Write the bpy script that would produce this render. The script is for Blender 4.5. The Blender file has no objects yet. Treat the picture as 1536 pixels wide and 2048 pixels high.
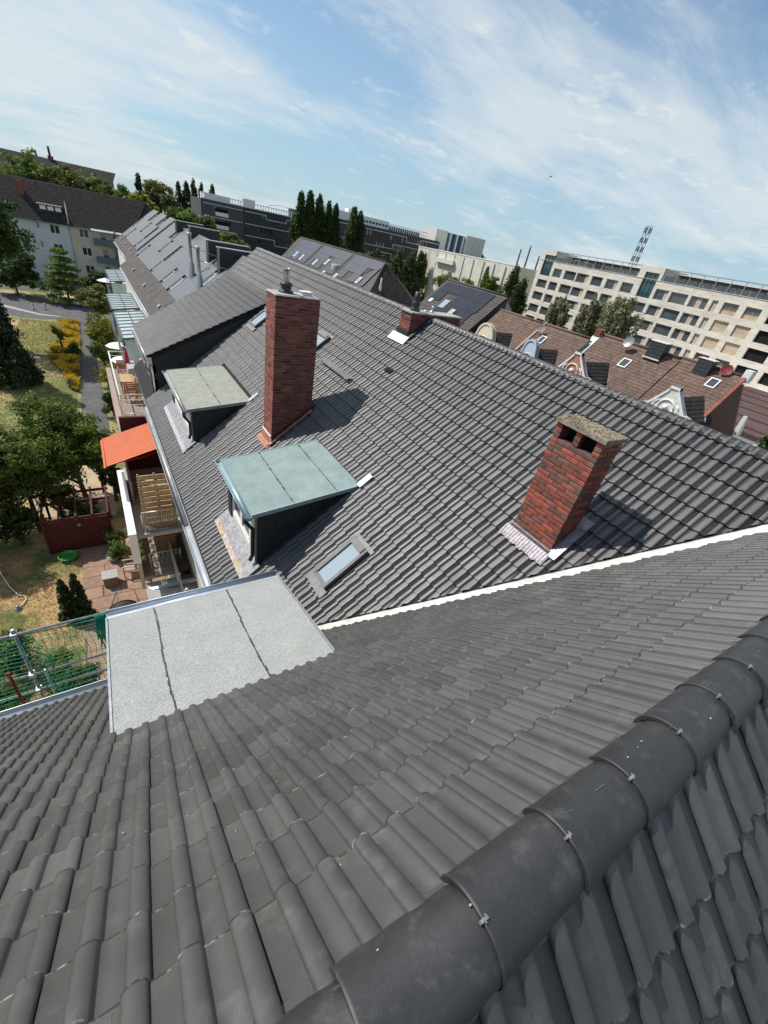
import bpy, bmesh, math, random
import numpy as np
from mathutils import Vector, Matrix

SC = bpy.context.scene
COL = SC.collection
R = math.radians
random.seed(7)
RNG = np.random.default_rng(11)
H = 18.5          # the eye stands 18.5 m over the courtyard; all heights below are given relative to the eye

# ------------------------------------------------------------------ camera, sky, sun, exposure
RIGHT = Vector((0.8391928, -0.5138281, 0.1781465)); DOWN = Vector((-0.1616286, -0.5484221, -0.8204325)); FWD = Vector((0.5192607, 0.6597074, -0.5432812))
cam_d = bpy.data.cameras.new('camera')
cam_d.sensor_fit = 'HORIZONTAL'; cam_d.sensor_width = 36.0
cam_d.lens = 36.0 * 826.308 / 1536.0
cam_d.clip_start = 0.05; cam_d.clip_end = 6000
cam = bpy.data.objects.new('camera', cam_d); COL.objects.link(cam)
UP = -DOWN; BACK = -FWD
cam.matrix_world = Matrix(((RIGHT.x, UP.x, BACK.x, 0), (RIGHT.y, UP.y, BACK.y, 0), (RIGHT.z, UP.z, BACK.z, H), (0, 0, 0, 1)))
SC.camera = cam

SUN_EL, SUN_AZ = 51.2, -41.4      # azimuth from +Y towards +X
W = bpy.data.worlds.new('World'); SC.world = W; W.use_nodes = True
wn = W.node_tree; wn.nodes.clear()
def wnode(t, **kw):
    n = wn.nodes.new(t)
    for k, v in kw.items(): setattr(n, k, v)
    return n
def wmath(op, a, b=None, clamp=False):
    n = wnode('ShaderNodeMath', operation=op, use_clamp=clamp)
    for i, v in enumerate((a, b)):
        if v is None: continue
        if isinstance(v, (int, float)): n.inputs[i].default_value = v
        else: wn.links.new(v, n.inputs[i])
    return n.outputs[0]
sky = wnode('ShaderNodeTexSky', sky_type='NISHITA')
sky.sun_disc = False; sky.sun_elevation = R(SUN_EL); sky.sun_rotation = R(SUN_AZ)
sky.altitude = 50; sky.air_density = 1.0; sky.dust_density = 0.3; sky.ozone_density = 1.4
tc = wnode('ShaderNodeTexCoord'); sp = wnode('ShaderNodeSeparateXYZ')
wn.links.new(tc.outputs['Generated'], sp.inputs[0])
zc = wmath('ADD', wmath('MAXIMUM', sp.outputs[2], 0.0), 0.16)
cu = wmath('DIVIDE', sp.outputs[0], zc); cv = wmath('DIVIDE', sp.outputs[1], zc)
cb = wnode('ShaderNodeCombineXYZ'); wn.links.new(cu, cb.inputs[0]); wn.links.new(cv, cb.inputs[1])
def wnoise(scale, detail, rough, dist, off, stretch=(1, 1, 1), rot=0):
    m = wnode('ShaderNodeMapping'); m.inputs['Location'].default_value = off
    m.inputs['Scale'].default_value = stretch; m.inputs['Rotation'].default_value = (0, 0, rot)
    wn.links.new(cb.outputs[0], m.inputs[0])
    n = wnode('ShaderNodeTexNoise'); n.inputs['Scale'].default_value = scale; n.inputs['Detail'].default_value = detail
    n.inputs['Roughness'].default_value = rough; n.inputs['Distortion'].default_value = dist
    wn.links.new(m.outputs[0], n.inputs['Vector']); return n.outputs['Fac']
def wramp(x, lo, hi):
    m = wnode('ShaderNodeMapRange'); m.interpolation_type = 'SMOOTHSTEP'
    m.inputs['From Min'].default_value = lo; m.inputs['From Max'].default_value = hi
    wn.links.new(x, m.inputs['Value']); return m.outputs['Result']
sheet = wnoise(0.5, 8, 0.56, 0.35, (4.9, 2.2, 0.0), (0.85, 1.2, 1), R(20))
wisp = wnoise(2.8, 8, 0.66, 0.5, (1.3, 8.2, 4.0), (0.6, 1.5, 1), R(20))
dens = wmath('ADD', wmath('MULTIPLY', sheet, 0.80), wmath('MULTIPLY', wisp, 0.24))
cover = wramp(dens, 0.435, 0.625)
puff = wramp(wnoise(5.5, 6, 0.58, 0.15, (4.4, 2.9, 9.0), (1, 1, 1)), 0.57, 0.70)
low = wramp(sp.outputs[2], 0.62, 0.05)
cover = wmath('ADD', wmath('MULTIPLY', cover, 0.86), wmath('MULTIPLY', wmath('MULTIPLY', puff, 0.45), low), True)
haze_f = wramp(sp.outputs[2], 0.50, -0.02)
mixh = wnode('ShaderNodeMix', data_type='RGBA')
wn.links.new(wmath('MULTIPLY', haze_f, 0.75), mixh.inputs[0]); wn.links.new(sky.outputs[0], mixh.inputs[6])
mixh.inputs[7].default_value = (3.3, 4.5, 5.3, 1)
tone = wnode('ShaderNodeMix', data_type='RGBA', blend_type='MULTIPLY'); tone.inputs[0].default_value = 1.0
wn.links.new(mixh.outputs[2], tone.inputs[6]); tone.inputs[7].default_value = (0.93, 1.01, 1.06, 1)
mixc = wnode('ShaderNodeMix', data_type='RGBA')
wn.links.new(cover, mixc.inputs[0]); wn.links.new(tone.outputs[2], mixc.inputs[6])
mixc.inputs[7].default_value = (5.7, 6.3, 6.6, 1)
bg = wnode('ShaderNodeBackground'); bg.inputs['Strength'].default_value = 0.125
wn.links.new(mixc.outputs[2], bg.inputs['Color'])
wo = wnode('ShaderNodeOutputWorld'); wn.links.new(bg.outputs[0], wo.inputs['Surface'])

sun_d = bpy.data.lights.new('sun', 'SUN'); sun_d.energy = 4.9; sun_d.angle = R(0.53); sun_d.color = (1.0, 0.955, 0.89)
sun = bpy.data.objects.new('sun', sun_d); COL.objects.link(sun)
sdir = Vector((math.sin(R(SUN_AZ)) * math.cos(R(SUN_EL)), math.cos(R(SUN_AZ)) * math.cos(R(SUN_EL)), math.sin(R(SUN_EL))))
sun.rotation_euler = sdir.to_track_quat('Z', 'Y').to_euler(); sun.location = (-30, 30, 60)

SC.view_settings.view_transform = 'Standard'; SC.view_settings.look = 'None'
SC.view_settings.exposure = 0.0; SC.view_settings.gamma = 1.0; SC.view_settings.use_curve_mapping = False
SC.cycles.max_bounces = 6; SC.cycles.diffuse_bounces = 3; SC.cycles.glossy_bounces = 3
SC.cycles.transmission_bounces = 4; SC.cycles.transparent_max_bounces = 6
SC.cycles.caustics_reflective = False; SC.cycles.caustics_refractive = False
SC.cycles.use_denoising = True

# ------------------------------------------------------------------ materials
def lin(c):
    return tuple(((x / 12.92) if x <= 0.04045 else ((x + 0.055) / 1.055) ** 2.4) for x in c)
def mat(name, col, rough=0.6, metal=0.0, var=0.12, vscale=6.0, hue=None, tint=0.0, bump=0.0, bscale=40.0, spec=0.5,
        col2=None, c2lo=0.5, c2hi=0.65, c2scale=1.5, coat=0.0, transl=0.0, alpha=1.0, trans=0.0, stretch=None, c2detail=5, tintcol=None, rvar=0.0, ior=1.5, grain=0.0):
    """principled surface: base colour x broad noise x fine grain, optional second colour in blotches, per-piece tint"""
    m = bpy.data.materials.new(name); m.use_nodes = True
    nt = m.node_tree; nd = nt.nodes; lk = nt.links; nd.clear()
    out = nd.new('ShaderNodeOutputMaterial'); b = nd.new('ShaderNodeBsdfPrincipled')
    geo = nd.new('ShaderNodeNewGeometry')
    vec = geo.outputs['Position']
    if stretch:
        mp = nd.new('ShaderNodeMapping'); mp.inputs['Scale'].default_value = stretch; lk.new(vec, mp.inputs[0]); vec = mp.outputs[0]
    def noise(s, d=4, r=0.6):
        n = nd.new('ShaderNodeTexNoise'); n.inputs['Scale'].default_value = s; n.inputs['Detail'].default_value = d
        n.inputs['Roughness'].default_value = r; lk.new(vec, n.inputs['Vector']); return n.outputs['Fac']
    def mrange(x, a, bb, lo=0.0, hi=1.0):
        n = nd.new('ShaderNodeMapRange'); n.inputs['From Min'].default_value = lo; n.inputs['From Max'].default_value = hi
        n.inputs['To Min'].default_value = a; n.inputs['To Max'].default_value = bb; lk.new(x, n.inputs['Value']); return n.outputs[0]
    def mul(a, bsock):
        n = nd.new('ShaderNodeMix'); n.data_type = 'RGBA'; n.blend_type = 'MULTIPLY'; n.inputs[0].default_value = 1.0
        lk.new(a, n.inputs[6]); lk.new(bsock, n.inputs[7]); return n.outputs[2]
    rgb = nd.new('ShaderNodeRGB'); rgb.outputs[0].default_value = (*col, 1); c = rgb.outputs[0]
    if col2 is not None:
        f = mrange(noise(c2scale, c2detail, 0.62), 0, 1, c2lo, c2hi)
        mx = nd.new('ShaderNodeMix'); mx.data_type = 'RGBA'; mx.inputs[7].default_value = (*col2, 1)
        lk.new(f, mx.inputs[0]); lk.new(c, mx.inputs[6]); c = mx.outputs[2]
    if tint > 0:
        at = nd.new('ShaderNodeAttribute'); at.attribute_name = 'tint'
        oi = nd.new('ShaderNodeObjectInfo')
        ad = nd.new('ShaderNodeMath'); ad.operation = 'ADD'; lk.new(at.outputs['Fac'], ad.inputs[0]); lk.new(oi.outputs['Random'], ad.inputs[1])
        fr = nd.new('ShaderNodeMath'); fr.operation = 'FRACT'; lk.new(ad.outputs[0], fr.inputs[0])
        if tintcol is not None:
            pw = nd.new('ShaderNodeMath'); pw.operation = 'POWER'; pw.inputs[1].default_value = 2.0
            m2 = nd.new('ShaderNodeMath'); m2.operation = 'MULTIPLY'; m2.inputs[1].default_value = 7.31; lk.new(fr.outputs[0], m2.inputs[0])
            f2 = nd.new('ShaderNodeMath'); f2.operation = 'FRACT'; lk.new(m2.outputs[0], f2.inputs[0]); lk.new(f2.outputs[0], pw.inputs[0])
            mx = nd.new('ShaderNodeMix'); mx.data_type = 'RGBA'; mx.inputs[7].default_value = (*tintcol, 1)
            lk.new(pw.outputs[0], mx.inputs[0]); lk.new(c, mx.inputs[6]); c = mx.outputs[2]
        c = mul(c, mrange(fr.outputs[0], 1 - tint, 1 + tint))
    if var > 0:
        c = mul(c, mrange(noise(vscale), 1 - var * 2.2, 1 + var * 2.2, 0.2, 0.8))
        c = mul(c, mrange(noise(vscale * 14, 3), 1 - var * 1.2, 1 + var * 1.2, 0.2, 0.8))
    if grain > 0:
        c = mul(c, mrange(noise(230, 3, 0.75), 1 - grain, 1 + grain, 0.3, 0.7))
    lk.new(c, b.inputs['Base Color'])
    b.inputs['Roughness'].default_value = rough; b.inputs['Metallic'].default_value = metal
    if rvar > 0:
        lk.new(mrange(noise(vscale * 1.7), rough - rvar, rough + rvar, 0.25, 0.75), b.inputs['Roughness'])
    b.inputs['Specular IOR Level'].default_value = spec; b.inputs['IOR'].default_value = ior
    if coat: b.inputs['Coat Weight'].default_value = coat; b.inputs['Coat Roughness'].default_value = 0.08
    if trans: b.inputs['Transmission Weight'].default_value = trans
    if alpha < 1: b.inputs['Alpha'].default_value = alpha
    if bump > 0:
        bp = nd.new('ShaderNodeBump'); bp.inputs['Strength'].default_value = 1.0; bp.inputs['Distance'].default_value = bump
        lk.new(noise(bscale, 4, 0.65), bp.inputs['Height']); lk.new(bp.outputs[0], b.inputs['Normal'])
    sh = b.outputs[0]
    if transl > 0:
        tr = nd.new('ShaderNodeBsdfTranslucent'); lk.new(c, tr.inputs['Color'])
        ms = nd.new('ShaderNodeMixShader'); ms.inputs[0].default_value = transl
        lk.new(sh, ms.inputs[1]); lk.new(tr.outputs[0], ms.inputs[2]); sh = ms.outputs[0]
    lk.new(sh, out.inputs['Surface'])
    return m

# ------------------------------------------------------------------ objects
WLOC = {}
def link(o, parent, wl):
    """place an object whose base is at wl (world) under its parent, which is unrotated"""
    COL.objects.link(o)
    if parent is not None:
        o.parent = parent; o.location = wl - WLOC[parent.name]
    else:
        o.location = wl
    WLOC[o.name] = wl
def tag(o, label=None, cat=None, group=None, kind=None):
    if label: o['label'] = label
    if cat: o['category'] = cat
    if group: o['group'] = group
    if kind: o['kind'] = kind
    return o
def thing(name, loc, label, cat, group=None):
    o = bpy.data.objects.new(name, None); o.empty_display_size = 0.3
    link(o, None, Vector((loc[0], loc[1], loc[2] + H))); return tag(o, label, cat, group)

class MB:
    """collects shapes (heights relative to the eye) and links them as one mesh object"""
    def __init__(s): s.v = []; s.f = []; s.sm = []; s.mi = []; s.cur = 0; s.tint = []
    def poly(s, pts, smooth=False):
        n = len(s.v); s.v += [tuple(p) for p in pts]; s.f.append(tuple(range(n, n + len(pts)))); s.sm.append(smooth); s.mi.append(s.cur); return s
    def hexa(s, p):
        """p: eight corners, bottom ring 0-3 then top ring 4-7"""
        n = len(s.v); s.v += [tuple(q) for q in p]
        for f in ((3, 2, 1, 0), (4, 5, 6, 7), (0, 1, 5, 4), (1, 2, 6, 5), (2, 3, 7, 6), (3, 0, 4, 7)):
            s.f.append(tuple(n + i for i in f)); s.sm.append(False); s.mi.append(s.cur)
        return s
    def box(s, x0, x1, y0, y1, z0, z1):
        return s.hexa([(x0, y0, z0), (x1, y0, z0), (x1, y1, z0), (x0, y1, z0), (x0, y0, z1), (x1, y0, z1), (x1, y1, z1), (x0, y1, z1)])
    def fbox(s, F, a0, a1, b0, b1, c0, c1):
        """box in a frame F=(origin, A, B, C)"""
        O, A, B, C = F
        P = lambda a, b, c: tuple(O + A * a + B * b + C * c)
        return s.hexa([P(a0, b0, c0), P(a1, b0, c0), P(a1, b1, c0), P(a0, b1, c0), P(a0, b0, c1), P(a1, b0, c1), P(a1, b1, c1), P(a0, b1, c1)])
    def prism(s, ring, d):
        """closed ring of points extruded along vector d"""
        n = len(s.v); k = len(ring); d = Vector(d)
        s.v += [tuple(p) for p in ring] + [tuple(Vector(p) + d) for p in ring]
        s.f.append(tuple(n + i for i in range(k))[::-1]); s.f.append(tuple(n + k + i for i in range(k)))
        for i in range(k):
            j = (i + 1) % k; s.f.append((n + i, n + j, n + k + j, n + k + i))
        s.sm += [False] * (k + 2); s.mi += [s.cur] * (k + 2); return s
    def tube(s, pts, r, n=8, cap=True, smooth=True):
        pts = [Vector(p) for p in pts]; rr = r if isinstance(r, (list, tuple)) else [r] * len(pts)
        base = len(s.v); prev = None
        for i, p in enumerate(pts):
            t = (pts[min(i + 1, len(pts) - 1)] - pts[max(i - 1, 0)]).normalized()
            if prev is None:
                a = t.orthogonal().normalized()
            else:
                a = (prev - t * prev.dot(t)); a = a.normalized() if a.length > 1e-6 else t.orthogonal().normalized()
            prev = a; b = t.cross(a)
            for k in range(n):
                an = 2 * math.pi * k / n
                s.v.append(tuple(p + (a * math.cos(an) + b * math.sin(an)) * rr[i]))
        for i in range(len(pts) - 1):
            for k in range(n):
                k2 = (k + 1) % n; o = base + i * n
                s.f.append((o + k, o + k2, o + n + k2, o + n + k)); s.sm.append(smooth); s.mi.append(s.cur)
        if cap:
            s.f.append(tuple(base + k for k in range(n))[::-1]); s.sm.append(False); s.mi.append(s.cur)
            s.f.append(tuple(base + (len(pts) - 1) * n + k for k in range(n))); s.sm.append(False); s.mi.append(s.cur)
        return s
    def lathe(s, c, prof, n=16, smooth=True, axis=None):
        """prof: (radius, height) pairs about a vertical axis through c"""
        c = Vector(c); base = len(s.v)
        for r, h in prof:
            for k in range(n):
                an = 2 * math.pi * k / n; s.v.append((c.x + r * math.cos(an), c.y + r * math.sin(an), c.z + h))
        for i in range(len(prof) - 1):
            for k in range(n):
                k2 = (k + 1) % n; o = base + i * n
                s.f.append((o + k, o + k2, o + n + k2, o + n + k)); s.sm.append(smooth); s.mi.append(s.cur)
        s.f.append(tuple(base + (len(prof) - 1) * n + k for k in range(n))); s.sm.append(False); s.mi.append(s.cur)
        return s
    def trough(s, a, b, r, up=(0, 0, 1), n=9, th=0.012):
        """half round gutter from a to b, open to `up`"""
        a = Vector(a); b = Vector(b); t = (b - a).normalized(); up = Vector(up); side = t.cross(up).normalized(); up = side.cross(t).normalized()
        base = len(s.v)
        for e in (a, b):
            for rad in (r, r - th):
                for k in range(n):
                    an = math.pi * k / (n - 1)
                    s.v.append(tuple(e + side * math.cos(an) * rad - up * math.sin(an) * rad))
        def idx(e, l, k): return base + (e * 2 + l) * n + k
        for k in range(n - 1):
            s.f.append((idx(0, 0, k), idx(1, 0, k), idx(1, 0, k + 1), idx(0, 0, k + 1))); s.f.append((idx(0, 1, k + 1), idx(1, 1, k + 1), idx(1, 1, k), idx(0, 1, k)))
            s.f.append((idx(0, 0, k), idx(0, 0, k + 1), idx(0, 1, k + 1), idx(0, 1, k))); s.f.append((idx(1, 0, k + 1), idx(1, 0, k), idx(1, 1, k), idx(1, 1, k + 1)))
            s.sm += [True, True, False, False]; s.mi += [s.cur] * 4
        for k in (0, n - 1):
            s.f.append((idx(0, 0, k), idx(0, 1, k), idx(1, 1, k), idx(1, 0, k))); s.sm.append(False); s.mi.append(s.cur)
        return s
    def mesh(s, name, off=(0, 0, 0)):
        me = bpy.data.meshes.new(name); o = Vector(off)
        me.from_pydata([(x - o.x, y - o.y, z + H - o.z) for x, y, z in s.v], [], s.f)
        me.polygons.foreach_set('use_smooth', s.sm); me.polygons.foreach_set('material_index', s.mi)
        if s.tint:
            at = me.attributes.new('tint', 'FLOAT', 'FACE'); at.data.foreach_set('value', s.tint)
        me.update(); return me
    def build(s, name, mats, parent=None, base=None, **tags):
        """base: where the object's own origin stands (default: its parent's, else its footprint centre)"""
        if base is not None: wl = Vector((base[0], base[1], base[2] + H))
        elif parent is not None: wl = WLOC[parent.name]
        else:
            xs = [q[0] for q in s.v]; ys = [q[1] for q in s.v]; zs = [q[2] for q in s.v]
            wl = Vector(((min(xs) + max(xs)) / 2, (min(ys) + max(ys)) / 2, min(zs) + H))
        me = s.mesh(name, wl)
        for m in (mats if isinstance(mats, (list, tuple)) else [mats]): me.materials.append(m)
        o = bpy.data.objects.new(name, me); link(o, parent, wl)
        if tags: tag(o, **tags)
        return o
def inst(name, me, wl, parent, rot=None, scale=None):
    """one more piece sharing mesh data; wl in world metres"""
    o = bpy.data.objects.new(name, me); link(o, parent, Vector(wl))
    if rot is not None: o.rotation_euler = rot
    if scale is not None: o.scale = scale
    return o
def np_mesh(name, V, F, mats, parent=None, base=(0, 0, 0), tint=None, smooth=None, **tags):
    """V (n,3) already in world metres"""
    me = bpy.data.meshes.new(name); wl = Vector(base) if parent is None else WLOC[parent.name]
    V = np.asarray(V, dtype=np.float32) - np.array(wl, dtype=np.float32)
    n, m = len(V), len(F); k = F.shape[1]
    me.vertices.add(n); me.vertices.foreach_set('co', V.ravel())
    me.loops.add(m * k); me.loops.foreach_set('vertex_index', F.ravel().astype(np.int32))
    me.polygons.add(m); me.polygons.foreach_set('loop_start', (np.arange(m) * k).astype(np.int32))
    if smooth is not None: me.polygons.foreach_set('use_smooth', np.asarray(smooth, dtype=bool))
    if tint is not None:
        at = me.attributes.new('tint', 'FLOAT', 'FACE'); at.data.foreach_set('value', np.asarray(tint, dtype=np.float32))
    me.update(calc_edges=True); me.validate()
    for mm in (mats if isinstance(mats, (list, tuple)) else [mats]): me.materials.append(mm)
    o = bpy.data.objects.new(name, me); link(o, parent, wl)
    if tags: tag(o, **tags)
    return o
def V3(*a): return Vector(a)
def px(P):
    """where a point (relative to the eye) lands in the picture, and its distance"""
    P = Vector(P); d = P.dot(FWD)
    return (768 + 826.3 * P.dot(RIGHT) / d, 1024 + 826.3 * P.dot(DOWN) / d, d) if d > 0.05 else (-9999, -9999, -1)

# ------------------------------------------------------------------ palette
M = {}
M['tile'] = mat('roof_tile_anthracite', (0.031, 0.0295, 0.0275), rough=0.57, ior=1.65, grain=0.42, var=0.16, vscale=1.3, tint=0.22, tintcol=(0.052, 0.049, 0.046), bump=0.0011, bscale=430, spec=0.9, rvar=0.06, col2=(0.09, 0.087, 0.083), c2scale=7.0, c2lo=0.54, c2hi=0.76, c2detail=10)
M['ridge'] = mat('ridge_tile_anthracite', (0.026, 0.0248, 0.024), rough=0.52, grain=0.42, var=0.18, vscale=5, tint=0.08, bump=0.0010, bscale=430, rvar=0.10, col2=(0.075, 0.073, 0.07), c2scale=11, c2lo=0.54, c2hi=0.78, c2detail=10, spec=0.9, stretch=(1, 1, 1))
M['tile_edge'] = mat('roof_tile_worn_edge', (0.036, 0.034, 0.033), rough=0.6, var=0.1, vscale=3, tint=0.1, col2=(0.26, 0.245, 0.23), c2scale=22, c2lo=0.50, c2hi=0.64, c2detail=6)
M['deck'] = mat('roof_underlay', (0.02, 0.02, 0.02), rough=0.95, var=0.05)
M['plaster'] = mat('cream_plaster', (0.52, 0.47, 0.38), rough=0.9, var=0.06, vscale=1.5, bump=0.002, bscale=80)
M['plaster_pink'] = mat('old_rose_plaster', (0.36, 0.27, 0.23), rough=0.9, var=0.08, vscale=1.5, bump=0.002, bscale=80)
M['zinc'] = mat('zinc_sheet', (0.50, 0.55, 0.60), rough=0.42, metal=0.4, var=0.08, vscale=3, rvar=0.08)
M['zinc_old'] = mat('weathered_zinc', (0.36, 0.37, 0.37), rough=0.5, metal=0.3, var=0.14, vscale=3, rvar=0.1)
M['mortar_strip'] = mat('valley_strip_pale', (0.62, 0.60, 0.56), rough=0.75, var=0.12, vscale=5, bump=0.003, bscale=60)
M['felt'] = mat('slated_felt_pale_grey', (0.39, 0.40, 0.375), rough=0.95, var=0.05, vscale=3, bump=0.004, bscale=150, col2=(0.235, 0.24, 0.225), c2scale=75, c2lo=0.42, c2hi=0.62, c2detail=2)
M['felt_green'] = mat('slated_felt_turquoise', (0.215, 0.285, 0.275), rough=0.93, var=0.10, vscale=2, bump=0.003, bscale=150, col2=(0.28, 0.345, 0.335), c2scale=40, c2lo=0.45, c2hi=0.65, c2detail=3)
M['felt_olive'] = mat('slated_felt_grey_green', (0.275, 0.285, 0.235), rough=0.93, var=0.10, vscale=7, bump=0.002, bscale=320, col2=(0.32, 0.325, 0.28), c2scale=3, c2lo=0.45, c2hi=0.75)
M['seam'] = mat('bitumen_seam', (0.055, 0.06, 0.055), rough=0.85, var=0.2, vscale=12)
M['slate'] = mat('dark_slate_cladding', (0.030, 0.034, 0.036), rough=0.55, var=0.14, vscale=5, bump=0.003, bscale=14)
M['bricka'] = mat('red_brick', (0.26, 0.078, 0.052), rough=0.82, var=0.12, vscale=9, tint=0.30, tintcol=(0.10, 0.030, 0.026), bump=0.002, bscale=120)
M['brickb'] = mat('burnt_red_brick', (0.33, 0.078, 0.048), rough=0.75, var=0.18, vscale=9, tint=0.30, tintcol=(0.11, 0.08, 0.066), bump=0.003, bscale=90)
M['mortar'] = mat('chimney_mortar', (0.23, 0.165, 0.145), rough=0.95, var=0.15, vscale=9)
M['mortar_d'] = mat('dark_mortar', (0.10, 0.070, 0.060), rough=0.95, var=0.2, vscale=9)
M['concrete'] = mat('mossy_concrete_slab', (0.29, 0.235, 0.17), rough=0.95, var=0.22, vscale=8, bump=0.010, bscale=70, col2=(0.16, 0.13, 0.09), c2scale=14, c2lo=0.5, c2hi=0.62)
M['cement'] = mat('cement', (0.36, 0.35, 0.33), rough=0.95, var=0.12, vscale=5, bump=0.003, bscale=60)
M['soot_and_shade'] = mat('soot_and_shade_black', (0.006, 0.006, 0.006), rough=1.0, var=0)  # flue soot; also black panels standing in for shade in openings
M['lead'] = mat('lead_flashing', (0.30, 0.29, 0.30), rough=0.45, metal=0.45, var=0.25, vscale=9, bump=0.004, bscale=30)
M['lead_pale'] = mat('pleated_lead_pale', (0.58, 0.52, 0.54), rough=0.42, metal=0.35, var=0.22, vscale=14, bump=0.004, bscale=40)
M['lead_red'] = mat('painted_flashing_red', (0.52, 0.20, 0.13), rough=0.6, var=0.25, vscale=9)
M['lead_tan'] = mat('pleated_flashing_tan', (0.52, 0.42, 0.25), rough=0.55, var=0.3, vscale=9, col2=(0.55, 0.46, 0.44), c2scale=2.2, c2lo=0.48, c2hi=0.55)
M['glass'] = mat('window_glass', (0.035, 0.045, 0.05), rough=0.04, var=0, spec=0.9, coat=0.5)
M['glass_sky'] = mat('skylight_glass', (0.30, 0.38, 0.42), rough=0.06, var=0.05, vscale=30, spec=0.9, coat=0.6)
M['sky_frame'] = mat('skylight_frame_grey', (0.15, 0.145, 0.14), rough=0.6, var=0.12)
M['sky_flash'] = mat('skylight_flashing', (0.20, 0.195, 0.19), rough=0.6, metal=0.1, var=0.2, vscale=8)
M['glass_office'] = mat('office_glass', (0.075, 0.088, 0.095), rough=0.06, var=0.15, vscale=.25, spec=0.9)
M['white'] = mat('white_paint', (0.78, 0.78, 0.76), rough=0.5, var=0.05, vscale=3)
M['offwhite'] = mat('offwhite_render', (0.66, 0.64, 0.59), rough=0.85, var=0.07, vscale=1.2)
M['alu'] = mat('grey_aluminium', (0.27, 0.27, 0.265), rough=0.45, metal=0.35, var=0.1)
M['steel'] = mat('galvanised_steel', (0.50, 0.52, 0.53), rough=0.38, metal=0.75, var=0.15, vscale=10)
M['dark'] = mat('dark_frame', (0.025, 0.027, 0.03), rough=0.5, var=0.05)
M['wood'] = mat('oiled_hardwood', (0.34, 0.15, 0.07), rough=0.6, var=0.2, vscale=8)
M['wood_pale'] = mat('pale_pine', (0.50, 0.33, 0.17), rough=0.65, var=0.2, vscale=8)
M['wood_grey'] = mat('weathered_wood', (0.24, 0.18, 0.14), rough=0.8, var=0.25, vscale=8)
M['orange'] = mat('orange_awning_cloth', (0.70, 0.205, 0.075), rough=0.8, var=0.05, vscale=2, transl=0.25)
M['crimson'] = mat('crimson_valance', (0.40, 0.02, 0.05), rough=0.8, var=0.08)
M['redwall'] = mat('dark_red_boards', (0.085, 0.016, 0.017), rough=0.8, var=0.12, vscale=4)
M['redshed'] = mat('shaded_ox_red_paint', (0.075, 0.008, 0.009), rough=0.75, var=0.12, vscale=3)  # red darkened so that the tree shade sits in the paint colour
M['plastic_green'] = mat('green_plastic', (0.05, 0.30, 0.05), rough=0.35, var=0.05)
M['net'] = mat('green_safety_net', (0.012, 0.34, 0.21), rough=0.7, var=0.1)
M['rust'] = mat('red_lead_paint', (0.22, 0.03, 0.03), rough=0.6, var=0.15)
M['bark'] = mat('bark', (0.085, 0.062, 0.045), rough=0.95, var=0.25, vscale=6, bump=0.01, bscale=30)
M['panel'] = mat('solar_cell', (0.034, 0.034, 0.036), rough=0.42, var=0.05, vscale=1.0, tint=0.15, spec=1.0, ior=1.7)
M['panel_frame'] = mat('panel_frame', (0.30, 0.30, 0.31), rough=0.4, metal=0.6, var=0.05)
M['brown_tile'] = mat('brown_roof_tile', (0.125, 0.078, 0.058), rough=0.8, var=0.12, vscale=0.9, tint=0.15, tintcol=(0.165, 0.105, 0.078))
M['dkbrown_tile'] = mat('dark_brown_roof_tile', (0.036, 0.029, 0.027), rough=0.85, var=0.14, vscale=0.8, tint=0.25, spec=0.3)
M['grey_tile'] = mat('grey_brown_roof_tile', (0.064, 0.052, 0.046), rough=0.75, var=0.14, vscale=0.8, tint=0.18)

# ------------------------------------------------------------------ the corner building we stand on
PN, PM = R(46.9), R(39.0)                    # pitches: near wing (ridge along X), long wing (ridge along Y)
ZN0 = -1.5565                                # near apex: z = ZN0 - y tan(PN)
XM, ZM = 8.85, -1.75                         # long wing apex line
TN, TM = math.tan(PN), math.tan(PM)
zN = lambda y: ZN0 - abs(y) * TN
zM = lambda x: ZM - abs(XM - x) * TM
corner = thing('apartment_building', (4.0, 6.0, -H), 'corner apartment building under new anthracite tiles with two wings meeting in a white valley', 'apartment building')
# frames: A across the slope, B up the slope, C out of the slope
FN = (V3(0, 0, ZN0), V3(-1, 0, 0), V3(0, -math.cos(PN), math.sin(PN)), V3(0, math.sin(PN), math.cos(PN)))
FB = (V3(0, 0, ZN0), V3(1, 0, 0), V3(0, math.cos(PN), math.sin(PN)), V3(0, -math.sin(PN), math.cos(PN)))
FM = (V3(XM, 0, ZM), V3(0, -1, 0), V3(math.cos(PM), 0, math.sin(PM)), V3(-math.sin(PM), 0, math.cos(PM)))
PR = R(26.3)
FR = (V3(1.74, 0, -5.80), V3(0, -1, 0), V3(math.cos(PR), 0, math.sin(PR)), V3(-math.sin(PR), 0, math.cos(PR)))
FE = (V3(XM, 0, ZM), V3(0, 1, 0), V3(-math.cos(PM), 0, math.sin(PM)), V3(math.sin(PM), 0, math.cos(PM)))

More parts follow.
